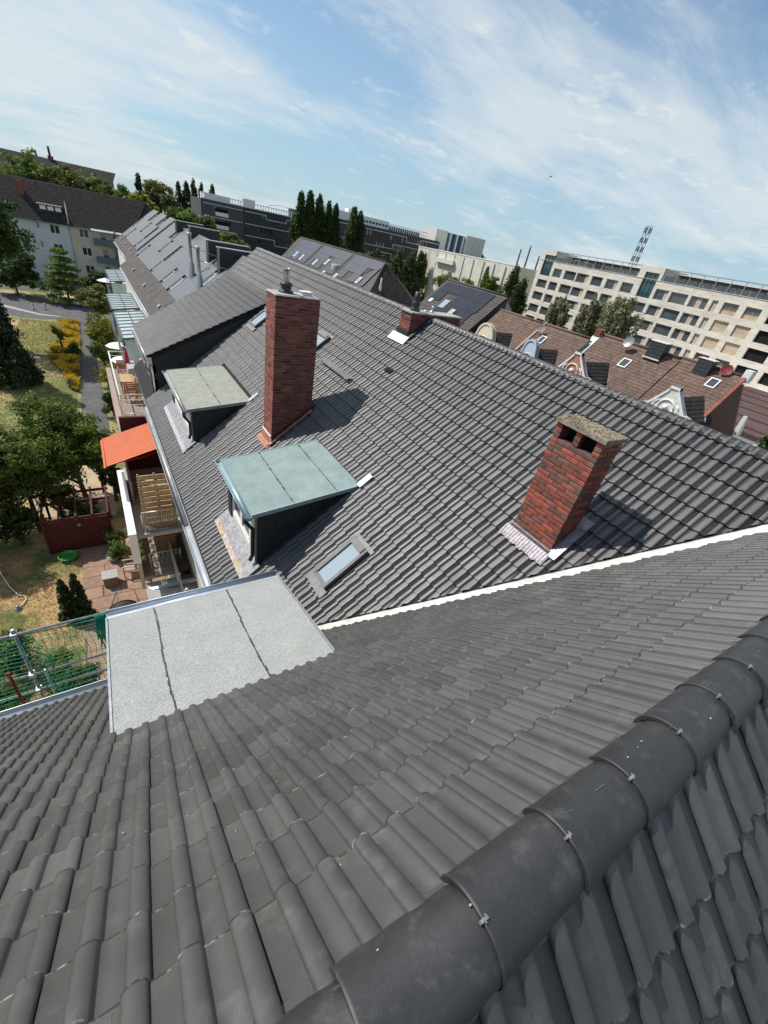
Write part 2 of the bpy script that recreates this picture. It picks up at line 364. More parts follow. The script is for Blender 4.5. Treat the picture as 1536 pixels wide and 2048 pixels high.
TW, TC = 0.30, 0.331                         # tile cover width and course
def tile_proto(n, rows, lift=0.052, drop=0.038, roll=0.026, th=0.016, L=0.365, ex=0.30):
    """one double-roll concrete tile: u across (0..TW), v up the slope (0 = nose), w out; each wave = a roll, then a flat pan"""
    us, pr = [], []
    for h in range(2):
        for k in range(n + 1):
            t = k / n; q = (1 - math.cos(math.pi * t)) / 2
            us.append((h + q * 0.48) * TW / 2); pr.append(roll * math.sin(math.pi * q) ** ex if 0 < k < n else 0.0)
        us.append((h + 0.985) * TW / 2); pr.append(-0.001)
        if h == 1: us.append(TW * 0.995); pr.append(-0.004)
    V, F, S, MI = [], [], [], []
    m = len(us)
    rws = [(0.0, lift - 0.006), (0.006, lift), (0.015, lift - 0.001), (L, lift - drop)] if rows == 3 else [(0.0, lift), (L, lift - drop)]
    for v, w in rws:
        for u, p in zip(us, pr): V.append((u, v, w + p))
    for r in range(len(rws) - 1):
        for k in range(m - 1):
            a = r * m + k; F.append((a, a + 1, a + m + 1, a + m)); S.append(True); MI.append(1 if rows == 3 and r < 2 else 0)
    b = len(V); w0 = rws[0][1]                # nose
    for u, p in zip(us, pr): V.append((u, 0.0, w0 + p))
    for u, p in zip(us, pr): V.append((u, 0.002, w0 + p - th))
    for k in range(m - 1):
        F.append((b + m + k, b + m + k + 1, b + k + 1, b + k)); S.append(False); MI.append(0)
    for k, sgn in ((0, 1), (m - 1, -1)):      # the two long edges
        e = len(V)
        V += [(us[k], 0, w0 + pr[k]), (us[k], L, lift - drop + pr[k]), (us[k], L, lift - drop - th), (us[k], 0, w0 - th)]
        F.append((e, e + 1, e + 2, e + 3) if sgn > 0 else (e + 3, e + 2, e + 1, e)); S.append(False); MI.append(0)
    return np.array(V, dtype=np.float64), np.array(F), np.array(S), np.array(MI)
TP_NEAR = tile_proto(9, 3); TP_TOP = tile_proto(9, 3, L=0.44, drop=0.046); TP_MID3 = tile_proto(6, 3); TP_MID = tile_proto(8, 2, ex=0.14); TP_FAR = tile_proto(6, 2, ex=0.14)
def frame_np(F):
    return np.array(F[0]) + np.array([0, 0, H]), np.array([F[1], F[2], F[3]])
def tile_field(name, F, cells, proto, m, parent, cuts=(), jit=0.002, **tags):
    """many tiles as one mesh; cells = (a, b) nose corner in the frame; cuts = (world point, normal): what lies on the normal's side is cut away"""
    V, Fc, S = proto[:3]; nt = len(cells); O, B = frame_np(F)
    cells = np.array(cells, dtype=np.float64)
    A = np.repeat(V[None], nt, 0)
    tl = RNG.normal(0, 0.004, (nt, 1)); lf = RNG.normal(0, jit * 0.6, (nt, 1)); sk = RNG.normal(0, jit, (nt, 1))
    A[:, :, 2] += lf + tl * (A[:, :, 0] - TW / 2)
    A[:, :, 0] += cells[:, :1] + sk; A[:, :, 1] += cells[:, 1:] + RNG.normal(0, jit, (nt, 1))
    Wd = (A.reshape(-1, 3) @ B + O)
    FF = (Fc[None] + (np.arange(nt) * len(V))[:, None, None]).reshape(-1, 4)
    tint = np.repeat(RNG.random(nt), len(Fc)); S2 = np.tile(S, nt)
    o = np_mesh(name, Wd, FF, m, parent, tint=tint, smooth=S2, **tags)
    if len(proto) > 3:
        o.data.polygons.foreach_set('material_index', np.tile(proto[3], nt).astype(np.int32)); o.data.materials.append(M['tile_edge'])
    if cuts:
        bm = bmesh.new(); bm.from_mesh(o.data); wl = WLOC[o.name]
        for co, no in cuts:
            bmesh.ops.bisect_plane(bm, geom=bm.verts[:] + bm.edges[:] + bm.faces[:], plane_co=Vector((co[0], co[1], co[2] + H)) - wl, plane_no=Vector(no), clear_outer=True)
        bm.to_mesh(o.data); bm.free(); o.data.update()
    return o
def proto_mesh(name, proto, F, m):
    V, Fc, S, MI = proto; _, B = frame_np(F)
    me = bpy.data.meshes.new(name); me.from_pydata([tuple(v) for v in (V @ B)], [], [tuple(f) for f in Fc])
    me.polygons.foreach_set('use_smooth', S); me.polygons.foreach_set('material_index', MI.astype(np.int32)); me.materials.append(m); me.materials.append(M['tile_edge']); me.update(); return me

# valley: where the two slopes meet, in plan through V0 with direction VD
# zN(y) = zM(x):  ZN0 - y TN = ZM - (XM - x) TM
vy = lambda x: (ZN0 - ZM + (XM - x) * TM) / TN
V0 = V3(4.0, vy(4.0), zM(4.0)); VD = (V3(7.0, vy(7.0), zM(7.0)) - V0).normalized()
VN = V3(-(vy(7.0) - vy(4.0)), 3.0, 0).normalized()      # horizontal, points towards the long wing
# ---- near slope
phase = -0.177 + 0.006
near_cells, near_obj = [], []
nb = 27
S0 = 0.53
for k in range(0, nb):
    s = S0 + TC * k                                      # nose distance down from the apex
    y = s * math.cos(PN)
    for i in range(-38, 40):
        x = phase + TW * i                               # tile's high-x end; u runs towards -x
        xm = x - TW / 2
        if x - TW > vy(0) + 40: continue
        if (V3(xm, y - 0.12, 0) - V3(V0.x, V0.y, 0)).dot(VN) > 0.05 and (V3(x - TW, y - 0.2, 0) - V3(V0.x, V0.y, 0)).dot(VN) > 0.0: continue
        if y > 2.9 and -0.5 < xm < 2.02: continue
        if xm > 9.0: continue
        P = FN[0] + FN[1] * (-xm) + FN[2] * (-s + 0.15)
        X, Y, D = px(P)
        near_cells.append((D if (-120 < X < 1650 and -100 < Y < 2200 and D > 0) else 999, -x, -s, (P - V3(V0.x, V0.y, 0)).x * VN.x + (P - V3(V0.x, V0.y, 0)).y * VN.y))
back_cells = []
for k in range(0, 16):
    s = S0 + TC * k
    for i in range(-30, 34):
        x = -0.02 + TW * i
        P = FB[0] + FB[1] * (x + TW / 2) + FB[2] * (-s + 0.15)
        X, Y, D = px(P)
        back_cells.append((D if (-60 < X < 1600 and -100 < Y < 2130 and D > 0) else 999, x, -s, -9))
allc = sorted([(c[0], 0, c) for c in near_cells if c[3] < -0.3] + [(c[0], 1, c) for c in back_cells], key=lambda t: t[0])
chosen = allc[:298]
tile_me = [proto_mesh('roof_tile', p, f, M['tile']) for p in (TP_NEAR, TP_TOP) for f in (FN, FB)]
used = set()
for D, side, c in chosen:
    used.add((side, c[1], c[2]))
    F = FN if side == 0 else FB
    P = F[0] + F[1] * (c[1] + random.gauss(0, 0.0015)) + F[2] * (c[2] + random.gauss(0, 0.003)) + F[3] * random.gauss(0, 0.0012)
    inst('roof_tile', tile_me[side + (2 if abs(c[2] + S0) < .01 else 0)], P + V3(0, 0, H), corner)
rest = [(c[1], c[2]) for c in near_cells if (0, c[1], c[2]) not in used]
cutN = [(V0 - VN * 0.10, VN)]
def clear_of(cells, F):
    return cells
tile_field('roof_tiles', FN, rest, TP_MID3, M['tile'], corner, cuts=cutN, kind='stuff')
rest = [(c[1], c[2]) for c in back_cells if (1, c[1], c[2]) not in used]
tile_field('roof_tiles', FB, rest, TP_MID3, M['tile'], corner, kind='stuff')

# ---- long slope (faces the courtyard)
DORM_B = (2.36, 7.30, 9.65)      # front x, y0, y1 of the walls
DORM_C = (2.28, 14.10, 17.95)
yend = lambda x: 25.2 + (x - 1.8) * 0.42
def in_cut(x, y, big):
    for a, y0, y1 in (DORM_B, DORM_C):
        if y0 + .05 < y < y1 - .05 and a + .05 < x < (4.78 if a == DORM_B[0] else 4.2): return True
    for x0, x1, y0, y1 in ((3.25, 4.18, 5.40, 6.00), (5.85, 6.60, 18.72, 19.72), (6.30, 6.98, 13.82, 14.70), (3.95, 5.12, 11.10, 11.72), (6.05, 6.50, 2.95, 3.68), (8.05, 9.6, 10.92, 11.40)):
        if x0 < x < x1 and y0 < y < y1: return True
    return False
SM0 = 0.20
main_cells = []
for k in range(0, 29):
    s = SM0 + TC * k
    xs = XM - s * math.cos(PM)
    for i in range(-1, 97):
        y = -0.05 + TW * i
        ym = y - TW / 2
        if (V3(xs + .15, ym, 0) - V3(V0.x, V0.y, 0)).dot(VN) < -0.12: continue
        if ym > 20.15 and xs + 0.12 < 6.6: continue
        if ym > yend(xs) + 0.2: continue
        if in_cut(xs + 0.13, ym, 0): continue
        main_cells.append((-y, -s))
cutM = [(V0 + VN * 0.12, -VN), ((XM - .055, 0, 0), V3(1, 0, 0)), ((5.0, yend(5.0), 0), V3(-0.42, 1, 0))]
near_m = [c for c in main_cells if -c[0] < 13]
far_m = [c for c in main_cells if -c[0] >= 13]
tile_field('roof_tiles', FM, near_m, TP_MID, M['tile'], corner, cuts=cutM, kind='stuff')
tile_field('roof_tiles', FM, far_m, TP_FAR, M['tile'], corner, cuts=cutM, kind='stuff')
# ---- raised, flatter slope at the far end with its slate cheek
rais = []
for k in range(0, 18):
    b = -0.06 + TC * k
    if b > 5.75: break
    for i in range(0, 27):
        y = 20.05 + TW * (i + 1); 
        xw = 1.74 + b * math.cos(PR)
        if y - TW > yend(xw) + .1: continue
        rais.append((-y, b))
tile_field('roof_tiles', FR, rais, TP_FAR, M['tile'], corner, cuts=[((5.0, yend(5.0), 0), V3(-0.42, 1, 0))], kind='stuff')

# ---- solid roof body under the tiles
def deck(name, ring, m=None):
    return MB().prism(ring, (0, 0, -0.16)).build(name, m or M['deck'], corner)
d = 0.035
e = lambda p, dz=-d: (p[0], p[1], p[2] + dz)
deck('roof_deck', [e((-12, 0, ZN0)), e((-12, 6.12, zN(6.12))), e((1.5, 6.12, zN(6.12))), e((8.7, vy(8.7), zM(8.7))), e((9.0, 0.0, ZN0))])
deck('roof_deck', [e((-12, 0, ZN0)), e((16, 0, ZN0)), e((16, -6.1, zN(6.1))), e((-12, -6.1, zN(6.1)))])
deck('roof_deck', [e((1.46, vy(1.46), zM(1.46))), e((1.46, 25.0, zM(1.46))), e((XM, yend(XM) - .05, ZM)), e((XM, vy(8.8), ZM))])
deck('roof_deck', [e((XM, -1, ZM)), e((XM, yend(XM) - .05, ZM)), e((16.2, yend(XM) - .05, zM(16.2))), e((16.2, -1, zM(16.2)))])
zR = lambda x: -5.80 + (x - 1.74) * math.tan(PR)
deck('roof_deck', [(1.72, 20.1, zR(1.72) - d), (1.72, yend(1.72) - .04, zR(1.72) - d), (6.9, yend(6.9) - .04, zR(6.9) - d), (6.9, 20.1, zR(6.9) - d)])
# walls
w = MB()
w.box(-11.9, 1.9, -5.8, 5.75, -H, -7.95)
w.box(1.9, 15.8, -5.8, 27.0, -H, -7.95)
w.build('wall', M['plaster'], corner)
g = MB(); g.prism([(1.95, 25.26, -7.95), (15.7, 27.0, -7.95), (15.7, 27.0, zM(15.7) - .5), (XM, 27.9, ZM - .5), (1.95, 25.26, zR(1.95) - .5)], (0, -0.3, 0)); g.build('gable_wall', M['plaster'], corner)
# slate cheek of the raised slope, laid in courses of slates
cz = MB()
cz.prism([(1.9, 20.12, zM(1.9) - .2), (6.95, 20.12, zR(6.95) - .12), (1.9, 20.12, zR(1.9) - .06)], (0, 0.25, 0))
ck = cz.build('slate_cheek', M['slate'], corner)
sl = MB()
for r in range(14):
    z0 = -8.0 + r * 0.30
    for c in range(18):
        x0 = 1.92 + c * 0.32 + (r % 2) * 0.16; x1 = x0 + 0.31
        if z0 + .29 > zR(x0) - .12 or z0 + .02 < zM(x1) : continue
        sl.hexa([(x0, 20.105, z0), (x1, 20.105, z0), (x1, 20.118, z0), (x0, 20.118, z0), (x0, 20.116, z0 + .30), (x1, 20.116, z0 + .30), (x1, 20.12, z0 + .30), (x0, 20.12, z0 + .30)])
sl.build('slates', M['slate'], ck, kind='stuff')
vt = MB(); vt.box(1.9, 2.0, 20.12, 25.2, -8.0, zR(1.95) - .1); vt.build('knee_wall', M['plaster_pink'], corner)
for y0 in (21.0, 23.0):
    MB().box(1.885, 1.905, y0, y0 + 1.1, -7.6, -6.3).build('window', M['white'], corner)
    MB().box(1.875, 1.883, y0 + .08, y0 + 1.02, -7.52, -6.38).build('window_pane', M['glass'], corner)

# ---- ridge tiles
def ridge_mesh(name, L, r0, r1, segs=14, rim=True, deep=0.10, m=None):
    """tapered half-round cap along +a (0..L); local frame a along, b across, c up"""
    mb = MB()
    def ringp(a, r, off=0.0):
        pts = []
        for k in range(segs + 1):
            an = math.pi * (-0.06 + 1.12 * k / segs)
            pts.append((a, r * math.cos(an), r * 0.92 * math.sin(an) + off))
        return pts
    prof = ([(0.0, r0 + .004), (0.003, r0 + .006), (0.010, r0 + .006), (0.018, r0 + .002)] if rim else [(0.0, r0)]) + [(L, r1)]
    base = 0; rows = [ringp(a, r) for a, r in prof]
    for row in rows: mb.v += row
    n = segs + 1
    for i in range(len(rows) - 1):
        for k in range(segs):
            mb.f.append((i * n + k, i * n + n + k, i * n + n + k + 1, i * n + k + 1)); mb.sm.append(True); mb.mi.append(0)
    o = len(mb.v); mb.v += rows[0] + [(0.0, y * 0.88, z * 0.88) for _, y, z in rows[0]]
    for k in range(segs):
        mb.f.append((o + k, o + k + 1, o + n + k + 1, o + n + k)); mb.sm.append(False); mb.mi.append(0)
    o = len(mb.v); mb.v += [(a, y * .88, z * .88) for a, y, z in rows[0]] + [(a, y * .88, z * .88) for a, y, z in rows[-1]]
    for k in range(segs):
        mb.f.append((o + k, o + k + 1, o + n + k + 1, o + n + k)); mb.sm.append(True); mb.mi.append(0)
    me = bpy.data.meshes.new(name); me.from_pydata(mb.v, [], mb.f); me.polygons.foreach_set('use_smooth', mb.sm); me.materials.append(m or M['ridge']); me.update()
    return me
RM = ridge_mesh('ridge_tile', 0.44, 0.136, 0.124)
clip_me = None
cl = MB(); cl.box(-.010, .026, -.006, .006, .0, .003); cl.box(-.013, -.009, -.006, .006, -.016, .003); cl.box(.004, .009, -.013, -.006, .0, .006); cl.box(.014, .019, .006, .013, .0, .006)
clip_me = bpy.data.meshes.new('ridge_clip'); clip_me.from_pydata(cl.v, [], cl.f); clip_me.materials.append(M['lead']); clip_me.update()
M['lichen'] = mat('pale_speck', (0.36, 0.35, 0.32), rough=0.9, var=0.1)
cap0 = 0.2536 - 0.4015
CAPZ = ZN0 - 0.108
for k in range(-6, 24):
    x = cap0 + 0.4015 * k
    o = inst('ridge_tile', RM, (x, random.gauss(0, .002), CAPZ + H + random.gauss(0, .002)), corner, rot=(random.gauss(0, .02), random.gauss(0, .004), random.gauss(0, .009)))
    if -2 <= k <= 14:
        c = inst('ridge_clip', clip_me, (x, 0.0, CAPZ + H + 0.136 * 0.92 + 0.008), o); c.rotation_euler = (0, 0.03, 0); c.scale = (.75, .75, .75)
for F, sg in ((FN, 1), (FB, 1)):
    q = MB()
    for k in range(52): q.fbox(F, -9.2 + k * .4, -9.2 + k * .4 + .4, -.19, -.03, .004, .016)
    q.build('ridge_roll', M['tile'], corner)
q = MB()
for k in range(70): q.fbox(FM, -.2 - k * .4, -.2 - k * .4 + .4, -.19, -.03, .004, .016)
q.build('ridge_roll', M['tile'], corner)
sp_m = MB(); rs = random.Random(12)
for k in range(24):
    x = rs.uniform(.2, 4.2); an = rs.uniform(.25, 2.7); r_ = .1265; a_, b_ = rs.choice([(.004, .003), (.005, .003), (.008, .005), (.003, .002)]); P = V3(x, r_ * math.cos(an), CAPZ + r_ * .93 * math.sin(an)); n_ = V3(0, math.cos(an), math.sin(an)); t_ = V3(1, 0, 0); u_ = n_.cross(t_)
    sp_m.poly([tuple(P + t_ * a_ * math.cos(q) + u_ * b_ * math.sin(q) + n_ * .006) for q in [j * math.pi / 4 for j in range(8)]])
sp_m.build('lichen_specks', M['lichen'], corner, kind='stuff')
sp_m = MB()
for k in range(60):
    F = rs.choice([FN, FN, FB]); P = F[0] + F[1] * rs.uniform(-4.5, 2.5) + F[2] * -rs.uniform(.25, 3.5) + F[3] * .049; a_ = rs.choice([.002, .003, .005])
    sp_m.poly([tuple(P + F[1] * a_ * math.cos(q) + F[2] * a_ * 1.6 * math.sin(q)) for q in [j * math.pi / 4 for j in range(8)]])
sp_m.build('lichen_specks', M['lichen'], corner, kind='stuff')
# chalky scuffs left by the roofers: short pale strokes on pans, roll tops and caps
sc_m = MB(); rs = random.Random(21)
def stroke(pt, n_):
    pts = [pt(t) for t in (0, .35, .7, 1)]
    for i in range(3):
        (a, b) = pts[i], pts[i + 1]; t = (b - a).normalized(); s_ = n_.cross(t) * rs.uniform(.0006, .0015)
        sc_m.poly([tuple(a - s_), tuple(b - s_), tuple(b + s_), tuple(a + s_)])
for k in range(190):
    F, sg = (FN, 1) if k % 3 else (FB, 0); kk = rs.randrange(0, 9); v = rs.choice([rs.uniform(.02, .08), rs.uniform(.02, .30)]); u = rs.choice([.09, .105, .12, .135, .24, .255, .27, .285, .036, .186]); top = .0258 if u in (.036, .186) else 0.0
    i = rs.randrange(-14, 8); a0 = (-phase if sg else -.02) + TW * i + u; b0 = -(S0 + TC * kk) + v; w0 = .0525 + top; dr = .038 / .365
    du, dv = rs.choice([(rs.uniform(-.03, .03), rs.uniform(.02, .10)), (rs.uniform(-.012, .012), .05), (rs.uniform(.01, .03), rs.uniform(-.02, .03))]); c_ = rs.uniform(-.006, .006)
    if top: du = du * .1; c_ = 0
    P = lambda t: F[0] + F[1] * (a0 + du * t + c_ * math.sin(3 * t)) + F[2] * (b0 + dv * t) + F[3] * (w0 + .0012 - dr * (v + dv * t))
    if px(P(0))[2] > 0 and v + dv < .32 and v + dv > 0.012: stroke(P, F[3])
for k in range(26):
    x = rs.uniform(.15, 3.6); an = rs.uniform(.2, 2.8); dx, da = rs.choice([(rs.uniform(-.07, .07), rs.uniform(-.12, .12)), (rs.uniform(.02, .06), 0.02)]); rr_ = .1315
    P = lambda t: V3(x + dx * t, rr_ * math.cos(an + da * t), CAPZ + rr_ * .93 * math.sin(an + da * t) + .004)
    stroke(P, V3(0, math.cos(an), math.sin(an)))
sc_m.build('scuff_marks', mat('chalky_scuff', (.12, .117, .112), rough=.95, var=.3, vscale=40), corner, kind='stuff')
yy = 0.3
while yy < yend(XM) - .3:
    if not (10.55 < yy < 11.35):
        inst('ridge_tile', RM, (XM + random.gauss(0, .004), yy + .44, ZM - 0.088 + H + random.gauss(0, .004)), corner, rot=(0, 0, R(-90) + random.gauss(0, .008)))
    yy += 0.4
# verge tiles along the far end
# ---- valley strip: pale sheet with turned-up edges
vs = MB(); side = V3(VD.y, -VD.x, 0).normalized()
a0, a1 = V3(1.7, vy(1.7), zM(1.7)), V3(8.75, vy(8.75), zM(8.75))
nrm = side.cross(VD).normalized(); nrm = nrm if nrm.z > 0 else -nrm
def vpt(t, w_, h): return tuple(a0.lerp(a1, t) + VN * w_ + V3(0, 0, h))
N = 26
for i in range(N):
    t0, t1 = i / N, (i + 1) / N
    for w0, w1, h0, h1 in ((-.16, -.05, .055, .035), (-.05, .04, .035, .045), (.04, .13, .045, .085)):
        vs.poly([vpt(t0, w0, h0), vpt(t1, w0, h0), vpt(t1, w1, h1), vpt(t0, w1, h1)], True)
vs.build('valley_strip', M['mortar_strip'], corner)

# ------------------------------------------------------------------ gutters
def gutter(parent, a, b, r=0.085, m=None, straps=0.9, up=(0, 0, 1)):
    a, b = V3(*a), V3(*b)
    g = MB().trough(a, b, r, up=up); t = (b - a).normalized(); sd = t.cross(V3(0, 0, 1)).normalized()
    g.tube([a + sd * r, b + sd * r], 0.011, n=6)
    o = g.build('gutter', m or M['zinc'], parent)
    return o
gutter(corner, (-12, 6.39, -8.22), (1.36, 6.39, -8.22), 0.095)
gutter(corner, (1.36, 10.83, -7.96), (1.36, 6.1, -7.96), 0.09)
gutter(corner, (1.355, 20.1, -7.94), (1.355, 10.90, -7.94), 0.09, M['zinc_old'])
gutter(corner, (1.66, 25.1, -5.92), (1.66, 20.0, -5.92), 0.09, M['zinc_old'])
MB().box(1.72, 1.86, 20.02, 25.2, -6.12, -5.86).build('fascia', M['white'], corner)
MB().box(1.44, 1.60, 5.9, 20.1, -8.05, -7.93).build('fascia', M['zinc_old'], corner)
MB().box(1.50, 1.90, 6.0, 25.2, -8.16, -8.07).build('soffit', M['white'], corner)
dpipe = MB(); dpipe.tube([(1.62, 20.3, -6.1), (1.62, 20.3, -6.3), (1.78, 20.3, -6.6), (1.78, 20.3, -H)], 0.045); dpipe.build('downpipe', M['zinc_old'], corner)

# ------------------------------------------------------------------ flat dormers
def dormer(fx, y0, y1, z_front, z_back, felt, back_x, ov=0.16, seams=(), name='dormer', zg=None, label=None, apron=None):
    """shed dormer on the long slope: front wall at x=fx, roof from (fx-ov) to back_x"""
    d = bpy.data.objects.new(name, None); link(d, corner, Vector((fx, (y0 + y1) / 2, zM(fx) + H)))
    if label: d['label'] = label
    zr = lambda x: z_front + (z_back - z_front) * (x - (fx - ov)) / (back_x - fx + ov)
    X0 = fx - ov; Y0, Y1 = y0 - 0.12, y1 + 0.12
    sh = MB(); cuts = [X0] + list(seams) + [back_x]
    # felt sheets, each lapping 2 mm over the next
    for i in range(len(cuts) - 1):
        a, b = cuts[i], cuts[i + 1]; h = 0.0
        sh.hexa([(a, Y0, zr(a) - .05), (b, Y0, zr(b) - .05), (b, Y1, zr(b) - .05), (a, Y1, zr(a) - .05), (a + .004, Y0, zr(a) + h), (b - .004, Y0, zr(b) + h), (b - .004, Y1, zr(b) + h), (a + .004, Y1, zr(a) + h)])
    sh.build('roof_sheet', felt, d)
    for s in seams:
        sm = MB(); rnd = random.Random(int(s * 1000))
        yy = Y0 + .01
        while yy < Y1 - .02:
            st = rnd.uniform(.05, .16); w_ = rnd.choice([.006, .008, .010, .013, .022]); o_ = rnd.uniform(-.004, .006)
            y2 = min(yy + st, Y1 - .01)
            sm.hexa([(s + o_ - w_, yy, zr(s) - .002), (s + o_ + w_, yy, zr(s) - .002), (s + o_ + w_, y2, zr(s) - .002), (s + o_ - w_, y2, zr(s) - .002),
                     (s + o_ - w_ * .7, yy, zr(s) + .006), (s + o_ + w_ * .7, yy, zr(s) + .006), (s + o_ + w_ * .7, y2, zr(s) + .006), (s + o_ - w_ * .7, y2, zr(s) + .006)])
            yy = y2
        sm.build('seam', M['seam'], d)
    for ya, yb in ((Y0 - .022, Y0), (Y1, Y1 + .022)):
        tr = MB(); tr.hexa([(X0, ya, zr(X0) - .09), (back_x, ya, zr(back_x) - .09), (back_x, yb, zr(back_x) - .09), (X0, yb, zr(X0) - .09), (X0, ya, zr(X0) + .012), (back_x, ya, zr(back_x) + .012), (back_x, yb, zr(back_x) + .012), (X0, yb, zr(X0) + .012)])
        tr.build('edge_trim', M['zinc_old'] if zg is None else zg, d)
    gz = zr(X0) - .03
    gt = MB().trough(V3(X0 - .075, Y1 + .06, gz), V3(X0 - .075, Y0 - .06, gz), 0.075)
    gt.tube([(X0 - .15, Y1 + .06, gz), (X0 - .15, Y0 - .06, gz)], .010, n=6)
    gt.poly([(X0 - .15, Y0 - .06, gz), (X0, Y0 - .06, gz), (X0 - .03, Y0 - .06, gz - .06), (X0 - .075, Y0 - .06, gz - .075), (X0 - .12, Y0 - .06, gz - .06)])
    gt.poly([(X0 - .15, Y1 + .06, gz), (X0 - .12, Y1 + .06, gz - .06), (X0 - .075, Y1 + .06, gz - .075), (X0 - .03, Y1 + .06, gz - .06), (X0, Y1 + .06, gz)])
    gt.build('gutter', M['zinc'] if zg is None else zg, d)
    zf = zM(fx) + .05
    # cheeks: slate courses
    for ya, sg in ((y0, 1), (y1, -1)):
        ck = MB(); ck.prism([(fx, ya, zM(fx) - .1), (back_x, ya, zM(back_x) - .1), (back_x, ya, zr(back_x) - .05), (fx, ya, zr(fx) - .05)], (0, sg * .08, 0))
        if sg > 0:
            r = 0
            z0 = zf
            while z0 < zr(back_x):
                x0 = fx + .01 - (r % 2) * .14
                while x0 < back_x:
                    xa, xb = max(x0, fx), x0 + .27; zt = min(z0 + .215, zr(xa) - .055)
                    if xb - xa > .03 and zt > zM(xb) + .0 and zt > z0 + .02:
                        ck.hexa([(xa, ya - .014, z0), (xb, ya - .014, z0), (xb, ya - .002, z0), (xa, ya - .002, z0), (xa, ya - .004, zt), (xb, ya - .004, zt), (xb, ya, zt), (xa, ya, zt)])
                    x0 += .28
                z0 += .205; r += 1
        ck.build('cheek', M['slate'], d)
    fw = MB()
    # front wall with window opening
    wy0, wy1, wz0, wz1 = y0 + .55, y1 - .30, zf + .28, zr(fx) - .22
    for a, b, c, e_ in ((y0, wy0, zf - .2, zr(fx) - .06), (wy1, y1, zf - .2, zr(fx) - .06), (wy0, wy1, zf - .2, wz0), (wy0, wy1, wz1, zr(fx) - .06)):
        fw.box(fx - .02, fx + .08, a, b, c, e_)
    fw.build('front_wall', M['offwhite'], d)
    for k, yb in enumerate(np.arange(wy0, wy1 - .1, (wy1 - wy0) / max(1, round((wy1 - wy0) / .9)))):
        ye = yb + (wy1 - wy0) / max(1, round((wy1 - wy0) / .9))
        fr = MB()
        for a, b, c, e_ in ((yb, yb + .07, wz0, wz1), (ye - .07, ye, wz0, wz1), (yb + .07, ye - .07, wz0, wz0 + .07), (yb + .07, ye - .07, wz1 - .07, wz1)):
            fr.box(fx + .0, fx + .05, a, b, c, e_)
        fr.build('window_frame', M['white'], d)
        MB().box(fx + .025, fx + .035, yb + .07, ye - .07, wz0 + .07, wz1 - .07).build('window_pane', M['glass'], d)
    sh = MB()   # dark shutters / frame board
    sh.box(fx - .06, fx - .022, y1 - .28, y1 - .02, zf + .1, zr(fx) - .1); sh.build('corner_board', M['dark'], d)
    dp = MB(); yp = y0 + .10
    dp.tube([(X0 - .075, yp, gz - .07), (X0 - .075, yp, gz - .28), (fx - .07, yp + .0, gz - .52), (fx - .07, yp, zf + .28), (fx - .13, yp, zf + .14)], .046, n=10); dp.build('downpipe', M['dark'], d)
    dp = MB(); dp.box(fx - .045, fx - .005, y0 - .01, y0 + .02, zf, zr(fx) - .12); dp.build('corner_trim', M['alu'], d)
    # apron flashing before the front wall: flat lead tray then a pleated strip over the tiles
    ap = MB()
    up = V3(-math.sin(PM), 0, math.cos(PM)); dn = V3(-math.cos(PM), 0, -math.sin(PM))
    O = V3(fx, 0, zM(fx))
    q = lambda s_, y, h: tuple(O + V3(0, y, 0) + dn * s_ + up * h)
    ap.hexa([q(-.12, y0 - .15, .07), q(.30, y0 - .15, .07), q(.30, y1 + .15, .07), q(-.12, y1 + .15, .07), q(-.12, y0 - .15, .11), q(.30, y0 - .15, .10), q(.30, y1 + .15, .10), q(-.12, y1 + .15, .11)])
    ap.build('lead_apron', M['lead'], d)
    pl = MB(); n = int((y1 - y0 + .3) / .03); sw = .16
    for i in range(n):
        ya = y0 - .15 + i * .03; h0 = .10 + (.012 if i % 2 else 0); h1 = .10 + (0 if i % 2 else .012)
        pl.poly([q(.29, ya, h0), q(.29, ya + .03, h1), q(.29 + sw, ya + .03, h1 - .02), q(.29 + sw, ya, h0 - .02)])
    pl.build('pleated_flashing', apron or M['lead_pale'], d)
    # back gutter piece lying on the slope beside the roof edge
    bk = MB(); O2 = V3(back_x, 0, zM(back_x)); upm = V3(math.cos(PM), 0, math.sin(PM))
    q2 = lambda s_, y, h: tuple(O2 + V3(0, y, 0) + upm * s_ + up * h)
    bk.hexa([q2(-.06, Y0 - .13, .05), q2(.34, Y0 - .13, .05), q2(.34, Y0 + .04, .05), q2(-.06, Y0 + .04, .05), q2(-.06, Y0 - .13, .10), q2(.34, Y0 - .13, .10), q2(.34, Y0 + .04, .10), q2(-.06, Y0 + .04, .10)])
    bk.build('back_flashing', M['zinc'] if zg is None else zg, d)
    return d
M['zinc_blue'] = mat('new_zinc_bluish', (0.34, 0.46, 0.49), rough=0.45, metal=0.35, var=0.08, vscale=3)
dormer(2.36, 7.36, 9.66, -5.36, -5.0, M['felt_green'], 4.83, seams=(3.15, 4.22), zg=M['zinc_blue'], label='flat dormer with turquoise felt roof', apron=M['lead_tan'])
dormer(2.30, 14.16, 17.92, -5.74, -5.49, M['felt_olive'], 4.24, seams=(3.22,), zg=M['zinc_old'], label='flat dormer with grey green felt roof', apron=M['lead_pale'])

